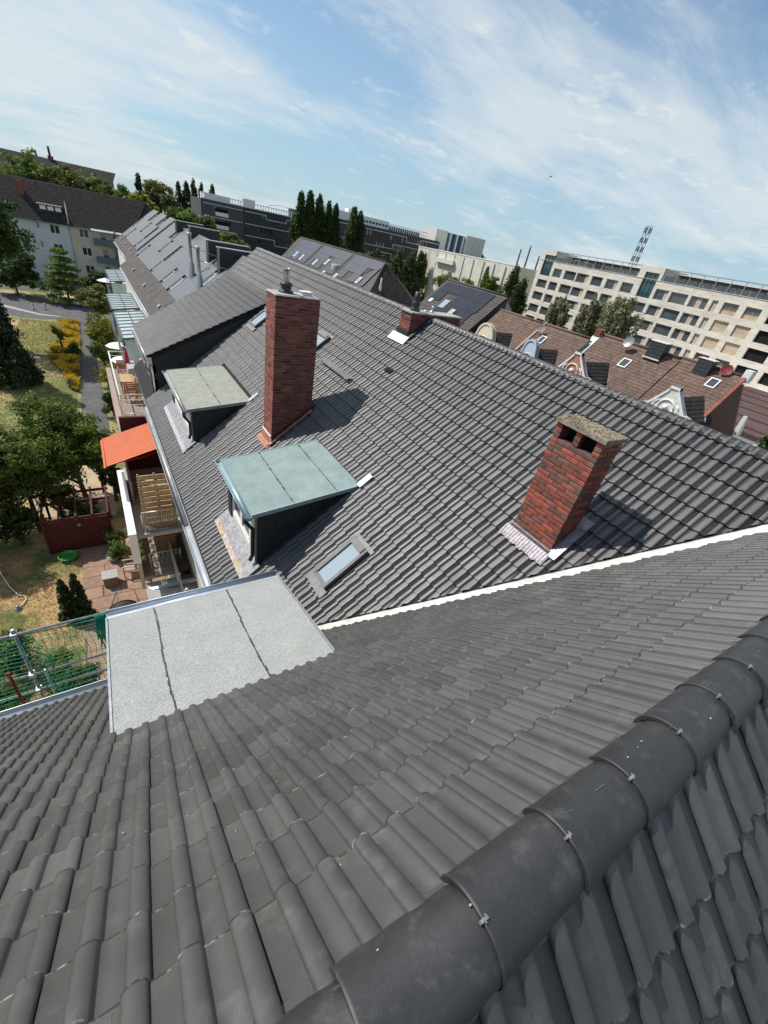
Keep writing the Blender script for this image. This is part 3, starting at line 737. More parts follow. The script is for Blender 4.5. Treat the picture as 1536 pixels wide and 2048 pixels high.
# dormer on the near slope, its pale flat roof filling the inner corner
dA = bpy.data.objects.new('dormer', None); link(dA, corner, Vector((0.75, 5.0, zN(5.0) + H))); dA['label'] = 'wide flat dormer with pale grey felt roof in the inner corner'
AX0, AX1, AY0, AY1, AZ0, AZ1 = -0.50, 2.02, 2.88, 5.12, -4.66, -5.20
za = lambda y: AZ0 + (AZ1 - AZ0) * (y - AY0) / (AY1 - AY0)
cutsx = [AX0, 0.085, 1.135, AX1]
sh = MB()
for i in range(3):
    a, b = cutsx[i], cutsx[i + 1]
    sh.hexa([(a, AY0 - .15, za(AY0 - .15) - .06), (b, AY0 - .15, za(AY0 - .15) - .06), (b, AY1, za(AY1) - .06), (a, AY1, za(AY1) - .06), (a + .003, AY0 - .15, za(AY0 - .15)), (b - .003, AY0 - .15, za(AY0 - .15)), (b - .003, AY1, za(AY1)), (a + .003, AY1, za(AY1))])
sh.build('roof_sheet', M['felt'], dA)
for s in cutsx[1:3]:
    sm = MB(); rnd = random.Random(int(s * 99)); y = AY0 - .1
    while y < AY1 - .01:
        y2 = min(y + rnd.uniform(.05, .16), AY1 - .005); w_ = rnd.uniform(.005, .014); o_ = rnd.uniform(-.006, .008) + .012 * math.sin(y * 3)
        sm.hexa([(s + o_ - w_, y, za(y) - .002), (s + o_ + w_, y, za(y) - .002), (s + o_ + w_, y2, za(y2) - .002), (s + o_ - w_, y2, za(y2) - .002), (s + o_ - w_, y, za(y) + .006), (s + o_ + w_, y, za(y) + .006), (s + o_ + w_, y2, za(y2) + .006), (s + o_ - w_, y2, za(y2) + .006)])
        y = y2
    sm.build('seam', M['seam'], dA)
for xa, xb in ((AX0 - .025, AX0), (AX1, AX1 + .025)):
    et = MB(); et.hexa([(xa, AY0, za(AY0) - .1), (xb, AY0, za(AY0) - .1), (xb, AY1 + .02, za(AY1) - .1), (xa, AY1 + .02, za(AY1) - .1), (xa, AY0, za(AY0) + .012), (xb, AY0, za(AY0) + .012), (xb, AY1 + .02, za(AY1) + .012), (xa, AY1 + .02, za(AY1) + .012)])
    et.build('edge_trim', M['steel'], dA)
MB().box(AX0, AX1, AY1, AY1 + .03, za(AY1) - .12, za(AY1) + .004).build('fascia', M['zinc'], dA)
ga = MB().trough(V3(AX0 - .02, AY1 + .115, za(AY1) - .03), V3(AX1 + .02, AY1 + .115, za(AY1) - .03), .08)
ga.tube([(AX0 - .02, AY1 + .195, za(AY1) - .03), (AX1 + .02, AY1 + .195, za(AY1) - .03)], .011, n=6)
ga.build('gutter', M['zinc'], dA)
cw = MB()
for xa, xb in ((AX0 + .06, AX0 + .14), (AX1 - .14, AX1 - .06)):
    cw.prism([(xa, AY0, zN(AY0) - .1), (xa, AY1 - .18, zN(AY1 - .18) - .1), (xa, AY1 - .18, za(AY1 - .18) - .06), (xa, AY0, za(AY0) - .06)], (xb - xa, 0, 0))
cw.build('cheek', M['slate'], dA)
MB().box(AX0 + .14, AX1 - .14, AY1 - .24, AY1 - .18, zN(AY1 - .2) - .1, za(AY1) - .03).build('front_wall', M['offwhite'], dA)
for k in range(2):
    xa = AX0 + .35 + k * .95
    MB().box(xa, xa + .85, AY1 - .175, AY1 - .16, zN(AY1) + .35, za(AY1) - .2).build('window_frame', M['white'], dA)
    MB().box(xa + .07, xa + .78, AY1 - .158, AY1 - .15, zN(AY1) + .42, za(AY1) - .27).build('window_pane', M['glass'], dA)

# ------------------------------------------------------------------ chimneys
BL, BW, BH, MJ = 0.236, 0.112, 0.066, 0.0125
BRICK_ME = {}
def brick_mesh(l, w, h, m, axis, key):
    k = (round(l, 3), round(w, 3), m.name, axis, key)
    if k in BRICK_ME: return BRICK_ME[k]
    rnd = random.Random(hash(k[:2]) % 1000 + key)
    mb = MB(); j = lambda: rnd.uniform(-.0025, .0025); c = .006
    lx, ly = (l, w) if axis == 'x' else (w, l)
    x, y, z = lx / 2, ly / 2, h / 2
    # chamfered block, slightly uneven
    vs = []
    for zz, cc in ((-z, c), (-z + c, 0), (z - c, 0), (z, c)):
        for sx, sy in ((-1, -1), (1, -1), (1, 1), (-1, 1)):
            vs.append((sx * (x - cc) + j(), sy * (y - cc) + j(), zz + j() * .5))
    fs = [(3, 2, 1, 0), (12, 13, 14, 15)]
    for r in range(3):
        for q in range(4):
            fs.append((r * 4 + q, r * 4 + (q + 1) % 4, r * 4 + 4 + (q + 1) % 4, r * 4 + 4 + q))
    me = bpy.data.meshes.new('brick'); me.from_pydata(vs, [], fs); me.materials.append(m); me.update(); BRICK_ME[k] = me; return me
def chimney(x0, x1, y0, y1, zb, zt, mbrick, mmort, parts, label, course=0.0785, holes=None, cap=None):
    """brick stack; `parts` lists faces whose bricks are single objects: list of (face, zmin)"""
    ch = bpy.data.objects.new('chimney', None); cxy = ((x0 + x1) / 2, (y0 + y1) / 2)
    link(ch, corner, Vector((cxy[0], cxy[1], zb + H))); ch['label'] = label
    ins = .008
    core = MB()
    if holes:
        zh0, zh1 = holes
        core.box(x0 + ins, x1 - ins, y0 + ins, y1 - ins, zb, zh0 - .002)
    else:
        core.box(x0 + ins, x1 - ins, y0 + ins, y1 - ins, zb, zt - .002)
    core.build('core', mmort, ch)
    stuff = MB(); h = course - MJ
    nrow = int((zt - zb) / course); z = zt - nrow * course
    for r in range(nrow):
        zc = z + r * course + course / 2
        for face in ('-y', '-x', '+y', '+x'):
            along = (x0, x1) if face in ('-y', '+y') else (y0, y1)
            inset = BW if (r % 2) == (0 if face in ('-y', '+y') else 1) else 0.0
            a = along[0] + inset; end = along[1] - inset
            first = True
            while a < end - .02:
                L = BL
                if first and inset == 0 and (end - a) > 2 * BL and r % 4 in (2, 3): L = BL
                L = min(L, end - a)
                if end - (a + L + MJ) < .05: L = end - a
                c = a + L / 2
                lb = L
                lowest = {'-y': zM(c), '+y': zM(c), '-x': zM(x0), '+x': zM(x1)}[face] if zb < -2.9 else -99
                if holes and holes[0] < zc < holes[1] and face in ('-x', '+x'):
                    if not first: break
                    for yc, wv in HOLE_PIERS:
                        me = brick_mesh(wv, BW, h, mbrick, 'y', random.randrange(3))
                        inst('brick', me, (x0 + BW / 2 if face == '-x' else x1 - BW / 2, yc, zc + H), ch)
                    break
                if zc + h / 2 > lowest - .05:
                    t = .055
                    if face == '-y': P = (c, y0 + BW / 2, zc); ax = 'x'
                    elif face == '+y': P = (c, y1 - BW / 2, zc); ax = 'x'
                    elif face == '-x': P = (x0 + BW / 2, c, zc); ax = 'y'
                    else: P = (x1 - BW / 2, c, zc); ax = 'y'
                    single = any(f == face and zc > zz for f, zz in parts)
                    pr = random.gauss(0, .0018)
                    me = brick_mesh(lb, BW, h, mbrick, ax, random.randrange(3))
                    off = V3(*P) + (V3(0, pr, 0) if ax == 'x' else V3(pr, 0, 0)) + V3(0, 0, H)
                    if single:
                        inst('brick', me, off, ch)
                    else:
                        n = len(stuff.v); stuff.v += [(v.co.x + off.x, v.co.y + off.y, v.co.z + off.z - H) for v in me.vertices]
                        tv = random.random()
                        for p in me.polygons: stuff.f.append(tuple(n + i for i in p.vertices)); stuff.sm.append(False); stuff.mi.append(0); stuff.tint.append(tv)
                a += L + MJ; first = False
    if stuff.v: stuff.build('bricks', mbrick, ch, kind='stuff')
    return ch
# tall stack with the steel flue
HOLE_PIERS = []
c1 = chimney(3.93, 5.14, 11.07, 11.78, -6.1, -1.63, M['bricka'], M['mortar'], [('-y', -3.95)], 'tall red brick chimney with steel flue')
cap = MB(); cap.hexa([(3.92, 11.06, -1.632), (5.15, 11.06, -1.632), (5.15, 11.79, -1.632), (3.92, 11.79, -1.632), (3.95, 11.09, -1.60), (5.12, 11.09, -1.60), (5.12, 11.76, -1.60), (3.95, 11.76, -1.60)])
cap.build('mortar_cap', M['cement'], c1)
fl = MB(); fl.lathe((4.34, 11.47, -1.61), [(.19, 0), (.19, .05), (.13, .07), (.13, .16), (.16, .17), (.16, .22), (.10, .26)], 20); fl.build('flue_base', M['dark'], c1)
fl = MB(); fl.lathe((4.34, 11.47, -1.36), [(.075, 0), (.075, .30), (.078, .30), (.078, .31), (.06, .31), (.06, .2)], 20); fl.build('flue_pipe', M['steel'], c1)
fl = MB(); fl.box(4.72, 4.98, 11.28, 11.50, -1.605, -1.53); fl.box(4.70, 5.0, 11.26, 11.52, -1.53, -1.505); fl.build('flue_cover', M['offwhite'], c1)
f = MB(); up = V3(-math.sin(PM), 0, math.cos(PM)); dn = V3(-math.cos(PM), 0, -math.sin(PM))
def slope_patch(mb, xa, xb, ya, yb, h0, h1, th=.045):
    """thin sheet lying along the long slope from x=xa to xb"""
    n = up; h0, h1 = h0 + th, h1 + th
    P = lambda x, y, h: tuple(V3(x, y, zM(x)) + n * h)
    mb.hexa([P(xa, ya, h0), P(xb, ya, h0), P(xb, yb, h0), P(xa, yb, h0), P(xa, ya, h1), P(xb, ya, h1), P(xb, yb, h1), P(xa, yb, h1)])
    return mb
slope_patch(MB(), 3.92, 5.20, 10.96, 11.062, .05, .075).build('side_flashing', M['lead_red'], c1)
sf = MB(); sf.hexa([(3.90, 11.045, zM(3.90) + .02), (5.2, 11.045, zM(5.2) + .02), (5.2, 11.066, zM(5.2) + .02), (3.90, 11.066, zM(3.90) + .02), (3.90, 11.045, zM(3.90) + .27), (5.2, 11.045, zM(5.2) + .21), (5.2, 11.066, zM(5.2) + .21), (3.90, 11.066, zM(3.90) + .27)]); sf.build('counter_flashing', M['dark'], c1)
sf = MB(); sf.box(3.905, 3.926, 11.04, 11.80, zM(3.9), zM(3.9) + .30); sf.build('front_flashing', M['lead_red'], c1)
sf = MB(); sf.box(3.895, 3.928, 11.035, 11.81, zM(3.9) + .30, zM(3.9) + .335); sf.box(3.895, 3.93, 11.035, 11.06, zM(3.9) - .02, zM(3.9) + .335); sf.build('mortar_fillet', M['white'], c1)
pl = MB()
for i in range(23):
    ya = 11.02 + i * .035; h0 = .085 + (.012 if i % 2 else 0); h1 = .085 + (0 if i % 2 else .012)
    q = lambda s_, y, h: tuple(V3(3.92, y, zM(3.92)) + dn * s_ + up * h)
    pl.poly([q(-.02, ya, h0 + .02), q(-.02, ya + .035, h1 + .02), q(.15 + .02 * (i % 3), ya + .035, h1), q(.15 + .02 * (i % 3), ya, h0)])
pl.build('pleated_flashing', M['lead_red'], c1)

# open stack with the mossy slab
HZ0, HZ1 = -2.15, -1.90
HOLE_PIERS = [(2.935, .115), (3.305, .10), (3.675, .115)]
c2 = chimney(6.02, 6.54, 2.875, 3.735, -4.6, -1.90, M['brickb'], M['mortar_d'], [('-x', -9), ('-y', -3.4)], 'short burnt brick chimney with two openings under a concrete slab', course=0.083, holes=(HZ0, HZ1))
sl = MB()
sl.hexa([(5.985, 2.84, -1.90), (6.575, 2.84, -1.90), (6.575, 3.77, -1.90), (5.985, 3.77, -1.90), (5.99, 2.845, -1.835), (6.57, 2.845, -1.83), (6.565, 3.765, -1.835), (5.99, 3.765, -1.84)])
for _ in range(260):
    x, y = random.uniform(5.99, 6.57), random.uniform(2.84, 3.77); r_ = random.uniform(.008, .02)
    sl.hexa([(x - r_, y - r_, -1.835), (x + r_, y - r_, -1.835), (x + r_, y + r_, -1.845), (x - r_, y + r_, -1.835), (x - r_ * .4, y - r_ * .5, -1.828 + r_ * .6), (x + r_ * .5, y - r_ * .4, -1.828 + r_ * .6), (x + r_ * .4, y + r_ * .5, -1.828 + r_ * .6), (x - r_ * .5, y + r_ * .4, -1.828 + r_ * .6)])
sl.build('cover_slab', M['concrete'], c2)
inn = MB(); inn.box(6.14, 6.42, 2.99, 3.62, -2.152, -2.148); inn.box(6.26, 6.30, 2.99, 3.62, -2.15, -1.901); inn.build('flue_lining', M['soot_and_shade'], c2)
fr = MB(); fr.box(5.995, 6.017, 2.86, 3.76, zM(6.0) - .02, zM(6.0) + .13); fr.build('front_flashing', M['lead'], c2)
fr = MB(); fr.hexa([(6.0, 2.85, zM(6.0) - .02), (6.56, 2.85, zM(6.56) - .02), (6.56, 2.872, zM(6.56) - .02), (6.0, 2.872, zM(6.0) - .02), (6.0, 2.85, zM(6.0) + .14), (6.56, 2.85, zM(6.56) + .12), (6.56, 2.872, zM(6.56) + .12), (6.0, 2.872, zM(6.0) + .14)]); fr.build('side_flashing', M['lead'], c2)
fr = MB(); fr.box(5.985, 6.0, 2.86, 3.75, zM(6.0) + .13, zM(6.0) + .15); fr.build('mortar_fillet', M['lead_pale'], c2)
pl = MB(); rnd = random.Random(4)
for i in range(34):
    ya = 2.80 + i * .03; h0 = .085 + (.014 if i % 2 else 0); h1 = .085 + (0 if i % 2 else .014)
    q = lambda s_, y, h: tuple(V3(6.0, y, zM(6.0)) + dn * s_ + up * h)
    e1 = .22 + rnd.uniform(-.02, .02)
    pl.poly([q(-.02, ya, h0 + .02), q(-.02, ya + .03, h1 + .02), q(.12, ya + .03, h1 + .012), q(.12, ya, h0 + .012)]); pl.poly([q(.12, ya, h0 + .012), q(.12, ya + .03, h1 + .012), q(e1, ya + .03, h1 - .012), q(e1, ya, h0 - .012)])
pl.build('pleated_flashing', M['lead_pale'], c2)
slope_patch(MB(), 6.0, 6.7, 2.70, 2.85, .05, .062).build('side_flashing', M['lead'], c2)
slope_patch(MB(), 6.55, 6.75, 2.70, 3.9, .05, .065).build('back_flashing', M['lead'], c2)

# long low stack through the ridge
c3 = chimney(8.0, 9.95, 10.87, 11.42, -3.2, -1.68, M['bricka'], M['mortar_d'], [('-x', -2.25)], 'low brick chimney with a clay pot astride the ridge')
t = MB(); t.box(7.97, 9.98, 10.84, 11.45, -1.68, -1.64); t.build('mortar_cap', M['cement'], c3)
t = MB(); t.lathe((8.30, 11.17, -1.645), [(.15, 0), (.16, .05), (.12, .09), (.115, .17), (.14, .20), (.11, .25), (.085, .33), (.10, .36), (.085, .40), (.08, .52), (.05, .52)], 18); t.build('chimney_pot', mat('dark_clay', (.035, .034, .036), rough=.5, var=.15), c3)
t = MB(); t.lathe((8.95, 11.15, -1.645), [(.07, 0), (.07, .05), (.03, .06), (.03, .13), (.06, .15), (.02, .2)], 12); t.lathe((8.72, 11.15, -1.645), [(.09, 0), (.09, .04), (.05, .06)], 12); t.build('flue_outlet', M['steel'], c3)
t = MB(); t.box(7.965, 7.992, 10.85, 11.45, zM(8.0), zM(8.0) + .27); t.build('front_flashing', M['dark'], c3)
pl = MB()
for i in range(22):
    ya = 10.72 + i * .04; h0 = .085 + (.014 if i % 2 else 0); h1 = .085 + (0 if i % 2 else .014)
    q = lambda s_, y, h: tuple(V3(7.98, y, zM(7.98)) + dn * s_ + up * h)
    pl.poly([q(-.05, ya, h0 + .04), q(-.05, ya + .04, h1 + .04), q(.22, ya + .04, h1), q(.22, ya, h0)])
pl.build('pleated_flashing', M['lead_pale'], c3)
slope_patch(MB(), 7.98, 8.75, 10.70, 10.862, .05, .07).build('side_flashing', M['dark'], c3)

# ------------------------------------------------------------------ roof windows, walkway, gap
def skylight(x0, x1, y0, y1, parent=None, zf=None, sy=None, glass=None):
    P_ = parent or corner
    s = bpy.data.objects.new('skylight', None); link(s, P_, Vector((x0, (y0 + y1) / 2, zM(x0) + H)))
    O = V3(x0, y0, zM(x0)); A = V3(0, 1, 0); B = V3(math.cos(PM), 0, math.sin(PM)); C = up; F = (O, A, B, C)
    w_ = y1 - y0; l = (x1 - x0) / math.cos(PM)
    fl = MB(); fl.fbox(F, -.08, w_ + .08, -.20, 0, .07, .095); fl.fbox(F, -.06, 0, 0, l, .02, .07); fl.fbox(F, w_, w_ + .06, 0, l, .02, .07); fl.fbox(F, -.08, w_ + .08, l, l + .10, .06, .09); fl.build('flashing', M['sky_flash'], s)
    fr = MB()
    for a, b, c, d_, h in ((0, .075, 0, l, .13), (w_ - .075, w_, 0, l, .13), (.075, w_ - .075, 0, .08, .12), (.075, w_ - .075, l - .15, l, .155)): fr.fbox(F, a, b, c, d_, -.05, h + .04)
    fr.build('frame', M['sky_frame'], s)
    for a_ in (-.02, w_): MB().fbox(F, a_, a_ + .02, .0, l, -.02, .14).build('frame_side', M['dark'], s)
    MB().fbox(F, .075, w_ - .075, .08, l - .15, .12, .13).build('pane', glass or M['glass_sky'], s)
    return s
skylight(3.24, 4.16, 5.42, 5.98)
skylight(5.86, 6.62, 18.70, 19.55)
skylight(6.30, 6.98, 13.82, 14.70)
# chimney sweep's grating on brackets
gr = MB(); Fg = (V3(6.22, 10.97, zM(6.22)), V3(0, 1, 0), V3(1, 0, 0), V3(0, 0, 1))
for k in range(9): gr.fbox(Fg, 0, 2.06, -.02 + k * .032, -.006 + k * .032, .20, .225)
for k in range(22): gr.fbox(Fg, k * .098, k * .098 + .008, -.02, .25, .204, .222)
gr.fbox(Fg, 0, 2.06, -.035, -.021, .17, .23); gr.fbox(Fg, 0, 2.06, .265, .28, .17, .23)
wk = gr.build('roof_walkway', M['zinc_old'], corner)
for k in (0.2, 1.75):
    b = MB(); b.tube([(6.22 + .25, 10.97 + k, zM(6.22) + .2), (6.22 - .02, 10.97 + k, zM(6.22) + .2), (6.12, 10.97 + k, zM(6.12) + .06), (6.47, 10.97 + k, zM(6.47) + .05)], .012, n=6); b.build('bracket', M['steel'], wk)
# black sheet painting the shade in the slot of a missing vent tile
slope_patch(MB(), 7.02, 7.14, 9.98, 10.28, .015, .05).build('vent_slot', M['soot_and_shade'], corner)

# ------------------------------------------------------------------ courtyard balconies of the long wing
def balcony_slab(x0, x1, y0, y1, zt, m=None, th=.16, **kw):
    return MB().box(x0, x1, y0, y1, zt - th, zt).build('balcony_slab', m or M['cement'], corner)
# top terrace beyond the first cheek
balcony_slab(0.42, 1.9, 22.4, 33.2, -10.5, M['wood_grey'])
led = MB()
for k in range(28): led.box(.28, .55, 22.45 + k * .385, 22.45 + k * .385 + .37, -10.5, -10.44)
led.build('ledge_tiles', M['plaster_pink'], corner)
MB().box(.30, .42, 22.4, 33.2, -12.4, -10.5).build('balcony_front', M['plaster_pink'], corner)
rl = MB()
rl.tube([(.62, 33.4, -9.42), (.60, 25.3, -9.42), (1.80, 25.4, -9.42)], .035); rl.tube([(.62, 33.4, -9.42), (1.86, 33.4, -9.42)], .03)
for z in (-9.7, -9.98): rl.tube([(.62, 33.4, z), (1.86, 33.4, z)], .018); rl.tube([(.60, 25.3, z), (1.80, 25.4, z)], .018)
for y in (33.4, 30.7, 28.0, 25.3): rl.tube([(.61, y, -10.45), (.61, y, -9.4)], .028)
rl.tube([(1.8, 25.4, -10.45), (1.8, 25.4, -9.4)], .028)
rl.build('balcony_railing', M['white'], corner)
rl = MB()
rl.tube([(.62, 23.0, -9.5), (1.75, 23.0, -9.5)], .014); rl.tube([(.62, 23.0, -10.4), (1.75, 23.0, -10.4)], .014)
for k in range(7):
    x = .66 + k * .155; rl.tube([(x, 23.0, -9.5), (x + .05, 23.0, -10.4)], .007, n=5); rl.tube([(x + .12, 23.0, -9.5), (x + .05, 23.0, -10.4)], .007, n=5)
rl.build('balcony_railing', M['steel'], corner)
MB().box(.45, 1.88, 20.4, 22.2, -10.9, -10.7).build('balcony_slab', M['redwall'], corner)
# loggia under the orange awning
balcony_slab(.12, 1.9, 14.75, 20.2, -11.0, M['cement'])
pw = MB(); pw.box(-.14, .12, 14.2, 19.1, -11.9, -10.5); pw.build('balcony_front', M['white'], corner)
MB().box(.30, 1.88, 19.9, 20.05, -10.98, -8.4).build('balcony_side_wall', M['redwall'], corner)
MB().box(1.86, 1.895, 15.6, 19.9, -10.98, -8.3).build('balcony_back_wall', M['redwall'], corner)
bd = MB()
for k in range(16): bd.box(.22, .30, 16.9 + k * .19, 16.9 + k * .19 + .175, -10.98, -9.9)
bd.build('boards', M['plaster_pink'], corner)
# awning: striped cloth on two arms with a short valance
aw = bpy.data.objects.new('awning', None); link(aw, corner, Vector((1.4, 18, -8.3 + H))); aw['label'] = 'orange pull-out awning with crimson valance'
n = 14
s_ = lambda y, t, h=0: (1.45 - 1.87 * t, y + .35 * t, -8.38 - .82 * t + h)
for k in range(n):
    ya, yb = 16.75 + 2.5 * k / n, 16.75 + 2.5 * (k + 1) / n
    c = MB(); c.hexa([s_(ya, 0), s_(yb, 0), s_(yb, 1), s_(ya, 1), s_(ya, 0, .006), s_(yb, 0, .006), s_(yb, 1, .006), s_(ya, 1, .006)]); c.build('cloth_strip', M['orange'], aw)
    c = MB(); c.hexa([s_(yb - .014, 0, .007), s_(yb + .014, 0, .007), s_(yb + .014, 1, .007), s_(yb - .014, 1, .007), s_(yb - .014, 0, .010), s_(yb + .014, 0, .010), s_(yb + .014, 1, .010), s_(yb - .014, 1, .010)]); c.build('stripe', M['crimson'], aw)
vl = MB()
for k in range(n):
    ya, yb = 17.10 + 2.5 * k / n, 17.10 + 2.5 * (k + 1) / n
    vl.poly([(-.42, ya, -9.2), (-.42, yb, -9.2), (-.52, yb, -9.28), (-.52, ya, -9.28)]); vl.poly([(-.52, ya, -9.28), (-.52, yb, -9.28), (-.53, yb - .02, -9.46), (-.53, (ya + yb) / 2, -9.49), (-.53, ya + .02, -9.46)])
vl.build('valance', M['orange'], aw)
ar = MB(); ar.tube([(1.8, 17.1, -8.6), (.7, 17.2, -9.0), (-.38, 17.3, -9.24)], .022); ar.tube([(1.8, 19.1, -8.6), (.7, 19.3, -9.0), (-.38, 19.5, -9.24)], .022); ar.tube([(-.42, 17.05, -9.22), (-.42, 19.65, -9.22)], .03); ar.build('awning_arm', M['crimson'], aw)
# V-bar railings
def vrail(x0, x1, y, zt, zb, m, n=7, name='balcony_railing'):
    r = MB(); r.tube([(x0, y, zt), (x1, y, zt)], .022); r.tube([(x0, y, zb), (x1, y, zb)], .016)
    st = (x1 - x0) / n
    for k in range(n):
        x = x0 + k * st; r.tube([(x + .1 * st, y, zt), (x + .5 * st, y, zb)], .008, n=5); r.tube([(x + .9 * st, y, zt), (x + .5 * st, y, zb)], .008, n=5)
    for x in (x0, x1): r.tube([(x, y, zb - .1), (x, y, zt + .02)], .02)
    return r.build(name, m, corner)
vrail(.40, 1.6, 14.9, -10.1, -10.95, M['steel'])
vrail(.45, 1.62, 15.5, -12.6, -13.55, M['steel'])
balcony_slab(.12, 1.9, 15.3, 21.0, -13.65, M['plaster_pink'])
fr = MB(); fr.box(-.02, .12, 15.3, 21.0, -14.3, -12.8); fr.build('balcony_front', M['plaster'], corner)
balcony_slab(.15, 1.9, 14.2, 15.2, -13.9, M['cement'])
balcony_slab(.10, 1.95, 12.3, 14.1, -13.2, M['cement'])
st = MB(); st.hexa([(.2, 14.0, -13.3), (1.9, 13.6, -12.9), (1.9, 13.75, -12.9), (.2, 14.15, -13.3), (.2, 14.0, -13.22), (1.9, 13.6, -12.82), (1.9, 13.75, -12.82), (.2, 14.15, -13.22)]); st.build('handrail', M['steel'], corner)
bp_ = MB()
for k in range(5): bp_.box(.95, 1.9, 11.2 + k * .22, 11.2 + k * .22 + .17, -12.2, -12.14)
bp_.build('balcony_boards', M['wood_grey'], corner)
fr = MB(); fr.box(1.3, 1.36, 8.0, 20.2, -H, -12.9); fr.build('lean_to_wall', M['plaster'], corner)

# ------------------------------------------------------------------ neighbours: shared builders
def pantile(n=3, w=0.24, L=0.37, lift=0.045, roll=0.035, th=0.02):
    V, F, S = [], [], []
    us = [w * k / n for k in range(n + 1)]
    pr = [roll * (0.5 + 0.5 * math.cos(2 * math.pi * k / n)) if n > 2 else (roll if k == 1 else 0) for k in range(n + 1)]
    for v, b in ((0, lift), (L, lift - .03)):
        for u, p in zip(us, pr): V.append((u, v, b + p))
    m = n + 1
    for k in range(n): F.append((k, k + 1, k + 1 + m, k + m)); S.append(True)
    b = len(V)
    for u, p in zip(us, pr): V.append((u, 0, lift + p))
    for u, p in zip(us, pr): V.append((u, .002, lift + p - th - .02))
    for k in range(n): F.append((b + m + k, b + m + k + 1, b + k + 1, b + k)); S.append(False)
    return np.array(V, float), np.array(F), np.array(S)
PT = pantile(4); PTW, PTC = 0.24, 0.335
PT2 = (PT[0] * np.array([1.25, 1.2, 1.0]), PT[1], PT[2]); PT2W, PT2C = .30, .40
def slope(name, parent, O, A, pitch, w_, l, m, cuts=(), pt=PT, tw=PTW, tc=PTC, skip=None):
    """tiled slope: O = eave corner, A = along the eave, rising to the left of A... up direction = z x A rotated"""
    A = V3(*A).normalized(); hor = V3(0, 0, 1).cross(A)
    B = hor * math.cos(pitch) + V3(0, 0, 1) * math.sin(pitch); C = A.cross(B)
    F = (V3(*O), A, B, C)
    cells = [(i * tw, j * tc) for i in range(int(math.ceil(w_ / tw))) for j in range(int(l / tc)) if not (skip and skip(i * tw, j * tc))]
    o = tile_field(name, F, cells, pt, m, parent, cuts=cuts, jit=.006, kind='stuff')
    return F
def facade(mb, F, cols, rows, openings, depth):
    O, U, N, Z = F
    P = lambda u, z, d=0: tuple(O + U * u + Z * z - N * d)
    for i in range(len(cols) - 1):
        for j in range(len(rows) - 1):
            u0, u1, z0, z1 = cols[i], cols[i + 1], rows[j], rows[j + 1]
            if (i, j) in openings:
                d = depth
                if (i - 1, j) not in openings: mb.poly([P(u0, z0), P(u0, z0, d), P(u0, z1, d), P(u0, z1)])
                if (i + 1, j) not in openings: mb.poly([P(u1, z0, d), P(u1, z0), P(u1, z1), P(u1, z1, d)])
                if (i, j - 1) not in openings: mb.poly([P(u0, z0), P(u1, z0), P(u1, z0, d), P(u0, z0, d)])
                if (i, j + 1) not in openings: mb.poly([P(u0, z1, d), P(u1, z1, d), P(u1, z1), P(u0, z1)])
            else:
                mb.poly([P(u0, z0), P(u1, z0), P(u1, z1), P(u0, z1)])
    return mb
def window(parent, F, u0, u1, z0, z1, depth, fm, gm, mull=1, fw=.07, sill=None, name='window'):
    O, U, N, Z = F
    FF = (O, U, N, Z)
    fr = MB(); d0, d1 = -depth - .06, -depth + .03
    fr.fbox(FF, u0, u0 + fw, d0, d1, z0, z1); fr.fbox(FF, u1 - fw, u1, d0, d1, z0, z1)
    fr.fbox(FF, u0 + fw, u1 - fw, d0, d1, z0, z0 + fw); fr.fbox(FF, u0 + fw, u1 - fw, d0, d1, z1 - fw, z1)
    for k in range(1, mull + 1):
        c = u0 + (u1 - u0) * k / (mull + 1); fr.fbox(FF, c - fw * .5, c + fw * .5, d0, d1 - .005, z0 + fw, z1 - fw)
    if sill: fr.fbox(FF, u0 - .08, u1 + .08, -depth + .03, .08, z0 - .06, z0 - .003)
    w_ = fr.build(name, fm, parent)
    MB().fbox(FF, u0 + fw, u1 - fw, d0 + .01, d0 + .02, z0 + fw, z1 - fw).build('pane', gm, w_)
    return w_
Zv = V3(0, 0, 1)

